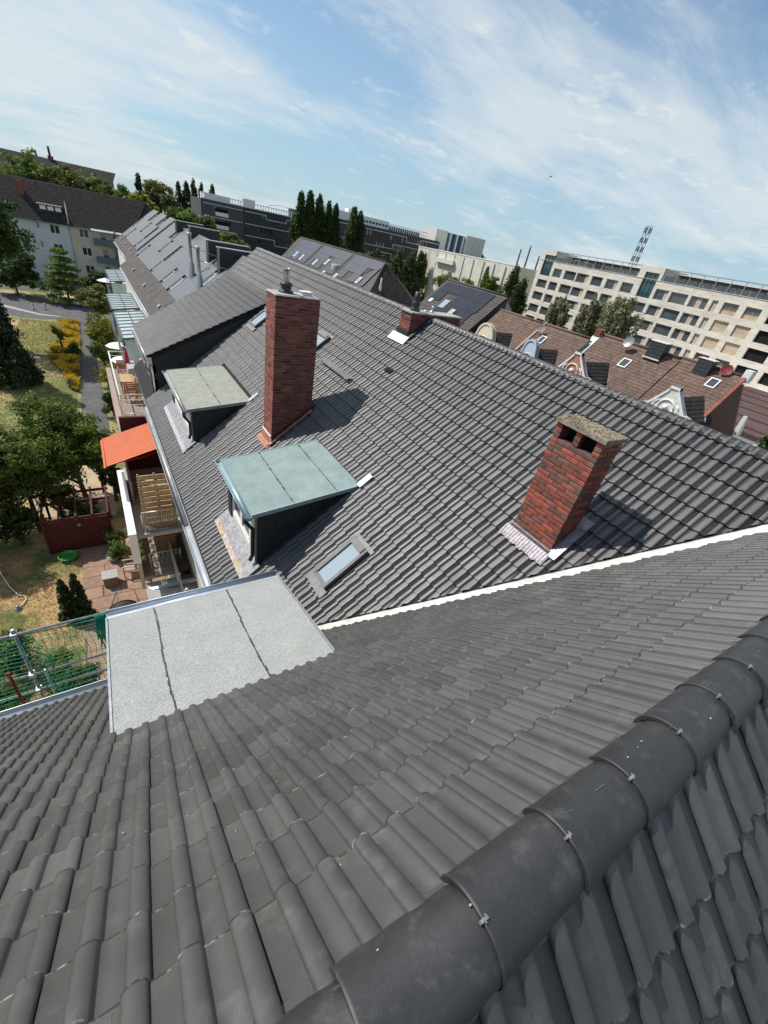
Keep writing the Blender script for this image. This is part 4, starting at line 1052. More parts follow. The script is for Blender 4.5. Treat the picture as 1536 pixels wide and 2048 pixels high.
# ------------------------------------------------------------------ solar roofed terrace beyond ours (two houses)
SP = R(40)
def solar_house(label, y0, y1, ex, label_m, seed, canopies):
    rx, rz = 8.5, -2.6
    ez = rz - (rx - ex) * math.tan(SP)
    t = thing('terraced_house', (rx, (y0 + y1) / 2, -H), label, 'house')
    MB().prism([(ex + .25, y0, -H), (13.5, y0, -H), (13.5, y0, rz - 5 * math.tan(SP)), (rx, y0, rz - .15), (ex + .25, y0, ez + .1)], (0, y1 - y0, 0)).build('wall', label_m, t)
    l = (rx - ex) / math.cos(SP)
    slope('roof_tiles', t, (ex, y1, ez), (0, -1, 0), SP, y1 - y0, l, M['grey_tile'], pt=PT2, tw=PT2W, tc=PT2C)
    MB().prism([(ex + .05, y0, ez - .02), (rx, y0, rz - .03), (rx + 5, y0, rz - .03 - 5 * math.tan(SP)), (rx + 5, y0, rz - .2 - 5 * math.tan(SP)), (rx, y0, rz - .2), (ex + .05, y0, ez - .2)], (0, y1 - y0, 0)).build('roof', M['grey_tile'], t)
    for k in range(int((y1 - y0) / .8)):
        pass
    rt = MB(); rt.tube([(rx, y0, rz + .0), (rx, y1, rz + .0)], .13, n=8); rt.build('ridge', M['grey_tile'], t)
    g = MB().trough(V3(ex - .08, y1, ez - .06), V3(ex - .08, y0, ez - .06), .085); g.build('gutter', M['zinc_old'], t)
    rnd = random.Random(seed)
    A, B, C = V3(0, 1, 0), V3(math.cos(SP), 0, math.sin(SP)), V3(-math.sin(SP), 0, math.cos(SP))
    O = V3(ex, y0, ez); Fs = (O, A, B, C)
    # panel modules 1.02 x 1.66, in bays between roof windows
    pme = MB(); pme.fbox((V3(0, 0, -H), A, B, C), 0, .995, 0, 1.63, .10, .135)
    pm_ = pme.mesh('solar_panel'); pm_.materials.append(M['panel'])
    # thin grid lines of the cells as raised frame
    fme = MB(); FX = (V3(0, 0, -H), A, B, C)
    for a, b, c, d_ in ((0, .995, 0, .02), (0, .995, 1.61, 1.63), (0, .02, .02, 1.61), (.975, .995, .02, 1.61)): fme.fbox(FX, a, b, c, d_, .136, .139)
    fme_m = fme.mesh('panel_frame'); fme_m.materials.append(M['panel_frame'])
    rows = [1.35 + 1.66 * r for r in range(3)] if l < 6.6 else [1.95 + 1.66 * r for r in range(3)]
    ncol = int((y1 - y0 - .8) / 1.02); gaps = set(); wins = []
    c = 2 + rnd.randrange(2)
    while c < ncol:
        kind = rnd.choice(['low', 'mid', 'all', 'low'])
        gaps |= {(c, 0)} if kind == 'low' else ({(c, 1)} if kind == 'mid' else {(c, 0), (c, 1)})
        wins.append((c, 0 if kind != 'mid' else 1)); c += rnd.choice([3, 4, 4, 5])
    for r, s in enumerate(rows):
        for k in range(ncol):
            if (k, r) in gaps: continue
            a = .5 + k * 1.02
            if r == 2 and k in (ncol - 6, ncol - 5, 3, 4): continue
            Pp = O + A * a + B * s + V3(0, 0, H)
            o = inst('solar_panel', pm_, Pp, t); inst('panel_frame', fme_m, Pp, o)
    for k, r in wins:
        a, s = .5 + k * 1.02, rows[r] + .25
        w_ = MB(); w_.fbox(Fs, a + .12, a + .2, s, s + 1.1, 0, .13); w_.fbox(Fs, a + .78, a + .86, s, s + 1.1, 0, .13); w_.fbox(Fs, a + .2, a + .78, s, s + .08, 0, .13); w_.fbox(Fs, a + .2, a + .78, s + 1.0, s + 1.1, 0, .14)
        o = w_.build('roof_window', M['alu'], t); MB().fbox(Fs, a + .2, a + .78, s + .08, s + 1.0, .08, .09).build('pane', M['glass_sky'], o)
    for k in range(3):
        a = (y1 - y0) * (.2 + .28 * k); v = MB(); v.fbox(Fs, a, a + .35, .75, 1.0, .03, .16); v.build('vent_tile', M['cement'], t)
    # glass roofed balconies
    for ya, yb, z in canopies:
        x0 = ex - 1.75
        cp = bpy.data.objects.new('balcony', None); link(cp, t, Vector((ex, (ya + yb) / 2, z - 2.6 + H)))
        fr = MB()
        for k in range(9):
            yk = ya + (yb - ya) * k / 8; fr.hexa([(x0, yk - .04, z - .25), (ex + .2, yk - .04, z), (ex + .2, yk + .04, z), (x0, yk + .04, z - .25), (x0, yk - .04, z - .13), (ex + .2, yk - .04, z + .12), (ex + .2, yk + .04, z + .12), (x0, yk + .04, z - .13)])
        for f_ in (0, .5, 1):
            x = x0 + (ex + .2 - x0) * f_; zz = z - .25 + .25 * f_; fr.box(x - .045, x + .045, ya, yb, zz - .06, zz + .10)
        fr.box(x0 - .02, x0 + .05, ya, ya + .07, z - 2.7, z - .32); fr.box(x0 - .02, x0 + .05, yb - .07, yb, z - 2.7, z - .32)
        fr.build('canopy_frame', M['bluegrey'], cp)
        MB().hexa([(x0, ya, z - .195), (ex + .2, ya, z + .055), (ex + .2, yb, z + .055), (x0, yb, z - .195), (x0, ya, z - .18), (ex + .2, ya, z + .07), (ex + .2, yb, z + .07), (x0, yb, z - .18)]).build('canopy_glass', M['canopy'], cp)
        MB().box(x0, ex + .25, ya, yb, z - 2.85, z - 2.7).build('balcony_slab', M['cement'], cp)
        MB().box(x0 - .03, x0, ya, yb, z - 2.8, z - 1.75).build('balcony_front', M['bluegrey'], cp)
        MB().box(x0 + .1, ex + .2, ya - .02, ya + .02, z - 2.7, z - .32).build('wind_screen', M['canopy'], cp)
    return t
M['canopy'] = mat('frosted_canopy_glass', (0.66, 0.75, 0.73), rough=0.22, var=0.05, vscale=1.5, spec=0.6, transl=0.3)
M['bluegrey'] = mat('blue_grey_panel', (0.10, 0.13, 0.17), rough=0.6, var=0.08)
s1 = solar_house('terraced house covered in solar panels with two tall steel flues', 27.6, 54.2, 3.30, M['offwhite'], 3, [(33.0, 40.6, -8.3), (42.6, 48.8, -8.5)])
s2 = solar_house('further terraced house under solar panels, abutting the yellow house', 54.2, 71.0, 4.05, M['offwhite'], 8, [(56.5, 64.0, -8.6)])
for x, y, z0, z1 in ((6.15, 33.6, -4.6, -1.9), (5.88, 29.9, -4.85, -2.3)):
    f_ = MB(); f_.lathe((x, y, z0), [(.19, -.2), (.19, .9), (.10, 1.15), (.10, z1 - z0 - .15), (.135, z1 - z0 - .15), (.135, z1 - z0), (.08, z1 - z0)], 12)
    o = f_.build('flue_pipe', M['steel'], s1)
    st = MB(); st.tube([(x, y, z0 + (z1 - z0) * .72), (x + 1.9, y + .6, z0 + 1.55)], .02, n=5); st.tube([(x, y, z0 + (z1 - z0) * .72), (x + 1.9, y - .5, z0 + 1.55)], .02, n=5); st.build('brace', M['steel'], o)
for x0, x1, y, zt, par in ((7.85, 10.2, 49.0, -2.05, s1), (7.85, 10.2, 42.75, -2.0, s1), (7.25, 10.0, 33.8, -2.2, s1), (7.1, 9.8, 30.2, -2.25, s1)):
    b = MB(); b.box(x0, x1, y, y + .42, -4.4, zt); o = b.build('party_wall', M['slate'], par)
    b = MB(); b.box(x0 - .04, x1 + .04, y - .04, y + .46, zt, zt + .05); b.build('coping', M['zinc_old'], o)
    b = MB(); b.box(x0 - .03, x0 + .06, y - .03, y - .002, -4.2, zt - .002); b.build('corner_trim', M['zinc_old'], o)

# ------------------------------------------------------------------ pale and yellow houses closing the courtyard
WP = R(47)
M['paleblue'] = mat('pale_bluish_render', (0.56, 0.58, 0.58), rough=0.9, var=0.06, vscale=.6)
M['yellow'] = mat('pale_yellow_render', (0.55, 0.52, 0.40), rough=0.9, var=0.06, vscale=.6)
def court_house(label, x0, x1, wallm, wins, base_x=None, hip=False):
    t = thing('apartment_house', ((x0 + x1) / 2, 117, -H), label, 'house')
    ez, rz, fy = -8.4, -3.0, 112.0
    F = (V3(0, fy, 0), V3(1, 0, 0), V3(0, -1, 0), Zv)
    cols = sorted({x0, x1} | {a for w_ in wins for a in w_[:2]}); rows = sorted({-H, ez} | {z for w_ in wins for z in w_[2:4]})
    op = set()
    for a, b, c, d_ in [w_[:4] for w_ in wins]:
        for i in range(len(cols) - 1):
            for j in range(len(rows) - 1):
                if a - 1e-6 <= cols[i] and cols[i + 1] <= b + 1e-6 and c - 1e-6 <= rows[j] and rows[j + 1] <= d_ + 1e-6: op.add((i, j))
    mb = MB(); facade(mb, F, cols, rows, op, .16)
    mb.poly([(x0, fy + 10, -H), (x0, fy, -H), (x0, fy, ez), (x0, fy + 5, rz - .2), (x0, fy + 10, ez)]); mb.poly([(x1, fy, -H), (x1, fy + 10, -H), (x1, fy + 10, ez), (x1, fy + 5, rz - .2), (x1, fy, ez)])
    mb.box(x0 + .05, x1 - .05, fy + .3, fy + 10, -H, ez - .1)
    mb.build('wall', wallm, t)
    for w_ in wins: window(t, F, *w_[:4], .12, M['white'], M['glass'], mull=1, fw=.09, sill=True)
    l = 5.5 / math.cos(WP)
    cuts = [((x1 - 3.0, fy + 5, rz), V3(1, -.72, 0))] if hip else []
    slope('roof_tiles', t, (x0, fy - .45, ez - .15), (1, 0, 0), WP, x1 - x0, l + .1, M['dkbrown_tile'], cuts=cuts)
    MB().prism([(x0, fy - .3, ez - .15), (x0, fy + 5, rz - .1), (x0, fy + 10.3, ez - .15), (x0, fy + 10.3, ez - .3), (x0, fy + 5, rz - .4), (x0, fy - .3, ez - .3)], (x1 - x0 - (2.8 if hip else 0), 0, 0)).build('roof', M['dkbrown_tile'], t)
    MB().tube([(x0, fy + 5, rz + .05), (x1 - (3.0 if hip else 0), fy + 5, rz + .05)], .14, n=7).build('ridge', M['dkbrown_tile'], t)
    MB().trough(V3(x0, fy - .55, ez - .2), V3(x1, fy - .55, ez - .2), .09).build('gutter', M['zinc_old'], t)
    return t, F
wt, F_ = court_house('white apartment house with a tiled roof and a boxy dark dormer', -26, -.67, M['paleblue'],
    [(x + dx, x + dx + wd, z0, z0 + hh) for (x, wd) in ((-3.75, 1.5), (-10.6, 1.5), (-14.2, 1.5)) for (z0, hh, dx) in ((-10.35, 1.5, 0), (-13.45, 1.5, 0), (-16.5, 1.5, 0))] + [(-5.75, -5.2, -9.95, -8.75), (-5.75, -5.2, -13.0, -11.8), (-7.9, -7.3, -13.1, -11.9), (-7.9, -7.3, -16.2, -15.0)])
yt, F_ = court_house('pale yellow apartment house beside the white one', -.67, 16.5, M['yellow'],
    [(.72, 2.3, z, z + 1.45) for z in (-10.3, -13.3, -16.4)] + [(9.6, 11.2, z, z + 1.45) for z in (-10.3, -13.3)], hip=True)
# box dormer, roof windows, chimney
zW = lambda y: -8.4 + (y - 112) * math.tan(WP)
b = MB(); b.box(-4.9, -1.35, 112.9, 115.4, -8.3, -6.0); d_ = b.build('dormer', M['slate'], wt)
b = MB(); b.box(-5.0, -1.25, 112.7, 116.4, -6.0, -5.88); b.build('dormer_roof', M['zinc_old'], d_)
for k in range(3):
    b = MB(); b.box(-4.6 + k * 1.15, -3.75 + k * 1.15, 112.85, 112.9, -6.75, -6.15); b.build('window', M['white'], d_)
for x, y, s_ in ((-3.7, 115.6, .8), (-7.3, 116.0, .55)):
    Fw = (V3(x, y, zW(y)), V3(1, 0, 0), V3(0, math.cos(WP), math.sin(WP)), V3(0, -math.sin(WP), math.cos(WP)))
    MB().fbox(Fw, 0, s_, 0, s_ * 1.1, .02, .18).build('roof_window', M['white'], wt)
Fw = (V3(1.9, 113.6, zW(113.6)), V3(1, 0, 0), V3(0, math.cos(WP), math.sin(WP)), V3(0, -math.sin(WP), math.cos(WP)))
MB().fbox(Fw, 0, .5, 0, .45, .02, .18).build('roof_window', M['white'], yt)
b = MB(); b.box(-7.3, -6.5, 114.6, 115.3, -6.5, -3.0); b.build('chimney', M['bricka'], wt)
b = MB(); b.hexa([(-.78, 111.6, -8.4), (-.58, 111.6, -8.4), (-.58, 117.0, -3.0), (-.78, 117.0, -3.0), (-.78, 111.6, -8.2), (-.58, 111.6, -8.2), (-.58, 117.0, -2.8), (-.78, 117.0, -2.8)]); b.build('verge_strip', M['zinc_old'], wt)
b = MB(); b.tube([(-.75, 111.9, -8.5), (-.75, 111.9, -H)], .06); b.build('downpipe', M['zinc_old'], wt)
# balcony tower of the yellow house
bt = bpy.data.objects.new('balcony', None); link(bt, yt, Vector((5.8, 111, -14 + H)))
for z in (-10.9, -13.9, -16.9):
    MB().box(2.85, 8.9, 110.8, 112, z - .15, z).build('balcony_slab', M['bluegrey'], bt); MB().box(2.85, 8.9, 110.75, 110.8, z - .1, z + .95).build('balcony_front', M['bluegrey'], bt)
    for k in range(2): MB().box(4.2 + k * 2.0, 5.0 + k * 2.0, 111.95, 111.99, z + .05, z + 2.1).build('balcony_door', M['glass'], bt)
    MB().box(6.5, 6.62, 110.8, 112, z, z + 2.6).build('divider', M['bluegrey'], bt)
MB().hexa([(2.7, 110.6, -8.75), (6.45, 110.6, -8.75), (6.45, 112, -8.45), (2.7, 112, -8.45), (2.7, 110.6, -8.68), (6.45, 110.6, -8.68), (6.45, 112, -8.38), (2.7, 112, -8.38)]).build('canopy_glass', M['canopy'], bt)
MB().hexa([(6.6, 110.6, -8.75), (9.3, 110.6, -8.75), (9.3, 112, -8.45), (6.6, 112, -8.45), (6.6, 110.6, -8.68), (9.3, 110.6, -8.68), (9.3, 112, -8.38), (6.6, 112, -8.38)]).build('canopy_glass', M['canopy'], bt)

# long dark roof far behind the trees
ft = thing('long_house', (-6, 178, -H), 'long house with a dark brown roof rising behind the trees', 'house')
MB().prism([(-60, 168, -H), (-60, 168, -5.2), (-60, 178, 1.5), (-60, 188, -5.2), (-60, 188, -H)], (72, 0, 0)).build('wall', M['plaster_pink'], ft)
slope('roof_tiles', ft, (-60, 167.6, -5.2), (1, 0, 0), math.atan2(6.9, 10.4), 73.5, 12.4, M['dkbrown_tile'], cuts=[((13.2, 178, 0), V3(1, -.35, 0))], pt=(PT[0] * np.array([1.6, 1.6, 1.3]), PT[1], PT[2]), tw=.384, tc=.53)
b = MB(); b.box(-2.9, -1.6, 177.5, 178.6, 0, 2.3); o = b.build('chimney', M['bricka'], ft); MB().tube([(-2.3, 178, 2.3), (-2.4, 178, 4.4)], .28, n=8).build('flue_pipe', M['dark'], o)

# ------------------------------------------------------------------ dark office block with step-shaped white lines
M['darkclad'] = mat('charcoal_cladding', (0.028, 0.030, 0.034), rough=0.6, var=0.10, vscale=.3)
M['darkclad2'] = mat('grey_cladding', (0.060, 0.063, 0.066), rough=0.6, var=0.08, vscale=.3)
dk = thing('office_block', (80, 172, -H), 'long charcoal clad office block with white stepped trim lines', 'office building')
FY = 165.0
def dark_wing(x0, x1, zt, m, seed):
    rnd = random.Random(seed); F = (V3(0, FY, 0), V3(1, 0, 0), V3(0, -1, 0), Zv)
    fl = [-2.2 + (zt - .2), ]
    wins = []
    for fz in (zt - 3.0, zt - 6.3, zt - 9.6, zt - 12.9):
        x = x0 + 3 + rnd.random() * 3
        while x < x1 - 5:
            n = rnd.choice([1, 2, 3, 4])
            for k in range(n): wins.append((x + k * 1.5, x + k * 1.5 + 1.25, fz, fz + 1.7))
            x += n * 1.5 + rnd.choice([4, 6, 8])
    cols = sorted({x0, x1} | {a for w_ in wins for a in w_[:2]}); rows = sorted({-H, zt} | {z for w_ in wins for z in w_[2:4]})
    op = set()
    for a, b, c, d_ in wins:
        ia = [i for i in range(len(cols) - 1) if cols[i] >= a - 1e-6 and cols[i + 1] <= b + 1e-6]; jb = [j for j in range(len(rows) - 1) if rows[j] >= c - 1e-6 and rows[j + 1] <= d_ + 1e-6]
        op |= {(i, j) for i in ia for j in jb}
    mb = MB(); facade(mb, F, cols, rows, op, .35)
    mb.box(x0, x1, FY + .5, FY + 16, -H, zt - .05); mb.box(x0, x1, FY, FY + .5, zt - .002, zt + .0)
    mb.build('wall', m, dk)
    for w_ in wins: window(dk, F, *w_, .3, M['dark'] if rnd.random() < .5 else M['alu'], M['glass'], mull=0, fw=.08)
    # white trim: runs along each floor, stepping up and down
    for fz in (zt - 1.0, zt - 4.3, zt - 7.6):
        x = x0 + .5; z = fz; tr = MB()
        while x < x1 - 1:
            x2 = min(x1 - .3, x + rnd.choice([7, 10, 13])); tr.fbox(F, x, x2, .003, .14, z - .09, z + .09)
            z2 = fz + rnd.choice([-1.1, 0, .0, -1.6])
            if abs(z2 - z) > .2 and x2 < x1 - 1: tr.fbox(F, x2 - .18, x2, .004, .139, min(z, z2) + .092, max(z, z2) - .092); 
            z = z2; x = x2
        tr.build('trim_line', M['offwhite'], dk)
dark_wing(34.2, 47.0, .25, M['darkclad2'], 1)
dark_wing(47.0, 68.0, .25, M['darkclad'], 2)
dark_wing(68.0, 128.5, 3.0, M['darkclad'], 5)
for z in (-3.5, -6.9):
    b = MB(); b.box(38.3, 42.2, FY - .12, FY - .01, z, z + 1.0); b.build('balcony_front', M['white'], dk)
    b = MB(); b.box(38.4, 42.1, FY - .02, FY - .004, z + 1.0, z + 2.0); b.build('loggia', M['soot_and_shade'], dk)  # flat black panel paints the shade of a recess
rl = MB()
for x in np.arange(34.5, 67.5, .9): rl.box(x, x + .22, FY + .4, FY + .5, .26, 1.5 + (.8 if 55 > x > 45 else 0) * 0)
rl.box(34.4, 68, FY + .35, FY + .55, 1.5, 1.72); rl.box(34.4, 68, FY + .35, FY + .55, .25, .5)
rl.build('roof_railing', M['white'], dk)
b = MB(); b.box(36, 44, FY + 4, FY + 10, .25, 1.9); b.box(48, 52, FY + 4, FY + 10, .25, 2.6); b.build('rooftop_hut', M['offwhite'], dk)
ac = MB(); ac.tube([(56 + 6.5 * (1 - math.cos(math.pi * k / 12)), FY + 8, .3 + 2.6 * math.sin(math.pi * k / 12)) for k in range(13)], .06, n=5); ac.build('roof_arch', M['steel'], dk)
b = MB(); b.box(75, 106, FY + 6, FY + 16, 3.0, 5.75); b.box(88, 90.5, FY + 7, FY + 10, 5.75, 6.9); o = b.build('roof_storey', M['white'], dk)
for k in range(10): MB().box(91 + k * 1.5, 92 + k * 1.5, FY + 5.93, FY + 5.99, 3.9, 4.6).build('window', M['dark'], o)
rl = MB()
for x in np.arange(106.2, 126, 1.1): rl.box(x, x + .15, FY + 6, FY + 6.15, 3.0, 5.0)
rl.box(106, 126, FY + 5.95, FY + 6.2, 5.0, 5.2); rl.box(106, 126, FY + 5.95, FY + 6.2, 3.9, 4.0); rl.build('roof_railing', M['white'], dk)
b = MB(); b.box(107, 124, FY + 9, FY + 15, 3.0, 4.7); b.build('rooftop_plant', M['darkclad2'], dk)
wb = thing('white_block', (140, 175, -H), 'white cubic block with tall blue glass slots above the cream wall', 'office building')
b = MB(); b.box(127.2, 133.3, FY + 2, FY + 14, -H, 7.3); b.box(144.5, 156, FY + 2.5, FY + 14, -H, 7.6); b.build('wall', M['offwhite'], wb)
b = MB(); b.box(133.3, 144.5, FY + 3.2, FY + 14, -H, 7.0); b.build('glass_wall', mat('blue_glass', (.06, .12, .2), rough=.15, var=.1, vscale=.5), wb)
for k in range(6): MB().box(133.8 + k * 1.85, 134.6 + k * 1.85, FY + 3.0, FY + 3.19, -2, 6.9).build('fin', M['white'] if k % 2 else M['dark'], wb)
for k in range(7): MB().box(146.0 + k * 1.4, 146.18 + k * 1.4, FY + 2.43, FY + 2.49, -1, 7.5).build('fin', M['alu'], wb)

# ------------------------------------------------------------------ cream blind wall with climbing plants
M['cream'] = mat('cream_render', (0.66, 0.62, 0.52), rough=0.9, var=0.08, vscale=.4, col2=(.56, .52, .44), c2scale=.25, c2lo=.5, c2hi=.7)
cr = thing('hall_building', (118, 138, -H), 'long cream hall with a blind front and climbing plants', 'building')
b = MB(); b.hexa([(114.6, 160, -H), (115, 107, -H), (140, 107, -H), (140, 160, -H), (114.6, 160, -.2), (115, 107, .22), (140, 107, .55), (140, 160, -.1)]); b.build('wall', M['cream'], cr)
b = MB(); b.hexa([(114.5, 160, -.19), (114.9, 106.9, .23), (115.5, 106.9, .23), (115.1, 160, -.19), (114.5, 160, .12), (114.9, 106.9, .54), (115.5, 106.9, .54), (115.1, 160, .12)]); b.build('coping', M['white'], cr)
for k in range(10): MB().box(114.5, 114.62 + .035 * k, 157.6 - k * 5.2, 157.75 - k * 5.2, -H, -.25).build('joint_strip', M['offwhite'], cr)
b = MB(); b.box(113.6, 114.6, 136, 146.5, -3.6, -2.2); b.build('planter', M['offwhite'], cr)

# ------------------------------------------------------------------ beige office with the deep window grid
K = 1.4
M['beige'] = mat('beige_long_brick', (0.66, 0.60, 0.52), rough=0.9, var=0.10, vscale=.7, col2=(.56, .50, .43), c2scale=2.2, c2lo=.5, c2hi=.62, stretch=(.35, .35, 2.2))
M['infill'] = mat('tan_brick_infill', (0.48, 0.38, 0.27), rough=0.9, var=0.15, vscale=.8, stretch=(.5, .5, 3))
be = thing('office_building', (115, 60, -H), 'beige brick office block with a deep grid of square windows', 'office building')
A_ = V3(80.633 * K, 68.901 * K, 0); B_ = V3(77.024 * K, 26.795 * K, 0); U = (B_ - A_).normalized(); N_ = V3(-U.y, U.x, 0); N_ = N_ if N_.x < 0 else -N_
FBE = (A_, U, N_, Zv)
cy = lambda y: (68.901 - y) * K / 0.9963
raw = [(67.9, 65.15, 'T'), (64.45, 62.26, 'a'), (61.45, 58.6, 'a'), (58.33, 55.5, 'b'), (54.75, 52.3, 'a'), (51.46, 49.02, 'b'), (48.18, 45.9, 'a'), (44.75, 42.2, 'T'), (41.65, 39.39, 'b'), (39.0, 36.17, 'a'), (35.7, 33.0, 'c'), (32.44, 31.57, 'n'), (30.8, 28.65, 'i'), (27.76, 25.69, 'i'), (24.7, 21.9, 'd'), (21.2, 18.4, 'd')]
rt_ = [1.22, -1.14, -3.44, -5.8, -8.1]; rh = 1.52
cols = sorted({0.0, cy(17.5)} | {cy(a) for a, b_, t in raw} | {cy(b_) for a, b_, t in raw})
rows = sorted({-H, 2.35 * K, 4.09 * K, 3.25 * K} | {z * K for z in rt_} | {(z - rh) * K for z in rt_} | {-.36 * K})
op = set(); wl_ = []
ci = lambda u: min(range(len(cols)), key=lambda i: abs(cols[i] - u)); ri = lambda z: min(range(len(rows)), key=lambda i: abs(rows[i] - z))
for a, b_, t in raw:
    zz = [(3.25 * K, -.36 * K)] if t == 'T' else [(rt_[0] * K, (rt_[0] - rh) * K)]
    zz += [(z * K, (z - rh) * K) for z in rt_[1:]]
    for r, (z1, z0) in enumerate(zz):
        i = ci(cy(a))
        for j in range(ri(z0), ri(z1)): op.add((i, j))
        wl_.append((cy(a), cy(b_), z0, z1, t, r))
top_cut = set()
for i in range(len(cols) - 1):       # open roof terrace between the stair heads
    m_ = (cols[i] + cols[i + 1]) / 2
    yv = 68.901 - m_ * .9963 / K
    if 46.0 < yv < 64.9 or yv < 41.5:
        for j in range(len(rows) - 1):
            if rows[j] >= 2.35 * K - .01: top_cut.add((i, j))
mb = MB(); O, U_, N2, Z_ = FBE; Pf = lambda u, z, d=0: tuple(O + U_ * u + Z_ * z - N2 * d)
facade(mb, FBE, cols, rows, op | top_cut, .5)
mb.f = [f for f in mb.f]; 
end = cy(17.5)
mb.fbox(FBE, 0, end, -18, -.9, -H, 2.30 * K)
for u0, u1 in ((0, cy(65.0)), (cy(45.9), cy(41.5))): mb.fbox(FBE, u0 + .01, u1 - .01, -9, -.51, 2.31 * K, 4.08 * K)
mb.poly([Pf(0, -H), Pf(0, 4.09 * K), Pf(0, 4.09 * K, 9), Pf(0, -H, 9)])
mb.build('wall', M['beige'], be)
rc = random.Random(2)
for u0, u1, z0, z1, t, r in wl_:
    gm = M['glass_office']
    if t == 'T' and r == 0:
        w_ = window(be, FBE, u0, u1, z0, z1, .4, M['dark'], M['teal'] if 'teal' in M else M.setdefault('teal', mat('teal_glass', (.02, .07, .075), rough=.06, var=.05, spec=.9)), mull=2, fw=.09)
    elif t == 'i' and r in (1, 2):
        MB().fbox(FBE, u0 + .004, u1 - .004, -.36, -.34, z0 + .004, z1 - .004).build('brick_infill', M['infill'], be)
    elif t == 'i':
        MB().fbox(FBE, u0 + .004, u1 - .004, -.40, -.36, z0 + .004, z0 + .8).build('brick_infill', M['infill'], be); window(be, FBE, u0 + .01, u1 - .01, z0 + .85, z1 - .01, .38, M['wood_pale'], gm, mull=1)
    elif t == 'd':
        MB().fbox(FBE, u0 + .01, u1 - .01, -.495, -.485, z0 + .01, z1 - .01).build('loggia', M['soot_and_shade'], be)  # black panel stands in for the shade deep in the open bay
    else:
        split = {'a': None, 'b': .72, 'c': .4, 'n': .3, 'T': None}[t]
        if split is None: window(be, FBE, u0 + .01, u1 - .01, z0 + .01, z1 - .01, .38, M['offwhite'], gm, mull=0)
        elif t == 'c':
            s1_, s2_ = u0 + (u1 - u0) * .38, u0 + (u1 - u0) * .6
            window(be, FBE, u0 + .01, s1_, z0 + .01, z1 - .01, .38, M['offwhite'], gm, mull=0); window(be, FBE, s2_, u1 - .01, z0 + .01, z1 - .01, .38, M['offwhite'], gm, mull=0)
            MB().fbox(FBE, s1_ + .005, s2_ - .005, -.40, -.36, z0 + .01, z1 - .01).build('timber_panel', M['tanpanel'] if 'tanpanel' in M else M.setdefault('tanpanel', mat('tan_panel', (.46, .37, .30), rough=.7, var=.08)), be)
        else:
            s_ = u0 + (u1 - u0) * split
            window(be, FBE, u0 + .01, s_, z0 + .01, z1 - .01, .38, M['offwhite'], gm, mull=0)
            MB().fbox(FBE, s_ + .005, u1 - .01, -.40, -.36, z0 + .01, z1 - .01).build('timber_panel', M.setdefault('tanpanel', mat('tan_panel', (.46, .37, .30), rough=.7, var=.08)) if 'tanpanel' not in M else M['tanpanel'], be)
for u0, u1 in ((cy(64.85), cy(46.1)), (cy(41.4), end)):
    r_ = MB()
    n = int((u1 - u0) / 2.6)
    for k in range(n + 1):
        u = u0 + (u1 - u0) * k / n; r_.fbox(FBE, u - .05, u + .05, -.45, -.33, 2.36 * K, 3.95 * K)
    r_.fbox(FBE, u0, u1, -.5, -.3, 3.95 * K, 4.03 * K)
    r_.build('terrace_frame', M['steel'], be)
    MB().fbox(FBE, u0, u1, -6.6, -6.0, 2.31 * K, 3.7 * K).build('setback_wall', M['darkbrown'] if 'darkbrown' in M else M.setdefault('darkbrown', mat('dark_setback_wall', (.07, .055, .05), rough=.8, var=.2, vscale=.5)), be)
    MB().fbox(FBE, u0 - .3, u1 + .3, -6.7, -5.2, 3.7 * K, 3.78 * K).build('setback_roof', M['offwhite'], be)
    g_ = MB()
    for k in range(int((u1 - u0) / 2.6 * 2)):
        u = u0 + k * 1.3; g_.fbox(FBE, u + .06, u + 1.2, -.40, -.385, 2.37 * K, 3.1 * K)
    g_.build('glass_balustrade', M['glass'], be)
    q_ = MB(); rr = random.Random(int(u0))
    for k in range(int((u1 - u0) / 3.2)):
        u = u0 + .6 + k * 3.2; q_ = MB(); q_.fbox(FBE, u, u + rr.uniform(.6, 1.9), -4.2, -3.0, 2.31 * K, (2.31 + rr.uniform(.4, 1.0)) * K); q_.build('rooftop_unit', M['alu'], be)
MB().fbox(FBE, -.1, end, -.2, .12, 2.31 * K, 2.349 * K).build('coping', M['white'], be)
low = MB(); low.fbox(FBE, cy(31.6), end + 6, .2, 9, -9.6 * K, -8.9 * K); low.fbox(FBE, cy(33), end + 6, .0, .7, -9.0 * K, -8.2 * K); low.build('terrace_slab', M['offwhite'], be)

# ------------------------------------------------------------------ row houses across the street
def roof_box(t, x_e, x_r, y0, y1, z_e, z_r, wall, tile, x_b=None):
    x_b = x_b or (2 * x_r - x_e)
    MB().prism([(x_e + .3, y0 + .02, -H), (x_b - .3, y0 + .02, -H), (x_b - .3, y0 + .02, z_e - .1), (x_r, y0 + .02, z_r - .15), (x_e + .3, y0 + .02, z_e + .15)], (0, y1 - y0 - .04, 0)).build('wall', wall, t)
    MB().prism([(x_e, y0, z_e - .03), (x_r, y0, z_r - .03), (x_b, y0, z_e - .03), (x_b, y0, z_e - .2), (x_r, y0, z_r - .2), (x_e, y0, z_e - .2)], (0, y1 - y0, 0)).build('roof', tile, t)
    MB().tube([(x_r, y0, z_r + .02), (x_r, y1, z_r + .02)], .13, n=7).build('ridge', tile, t)
    p = math.atan2(z_r - z_e, x_r - x_e)
    return p
BRP = None
def flat_on(F, t, name, a0, a1, b0, b1, h0, h1, m): return MB().fbox(F, a0, a1, b0, b1, h0, h1).build(name, m, t)
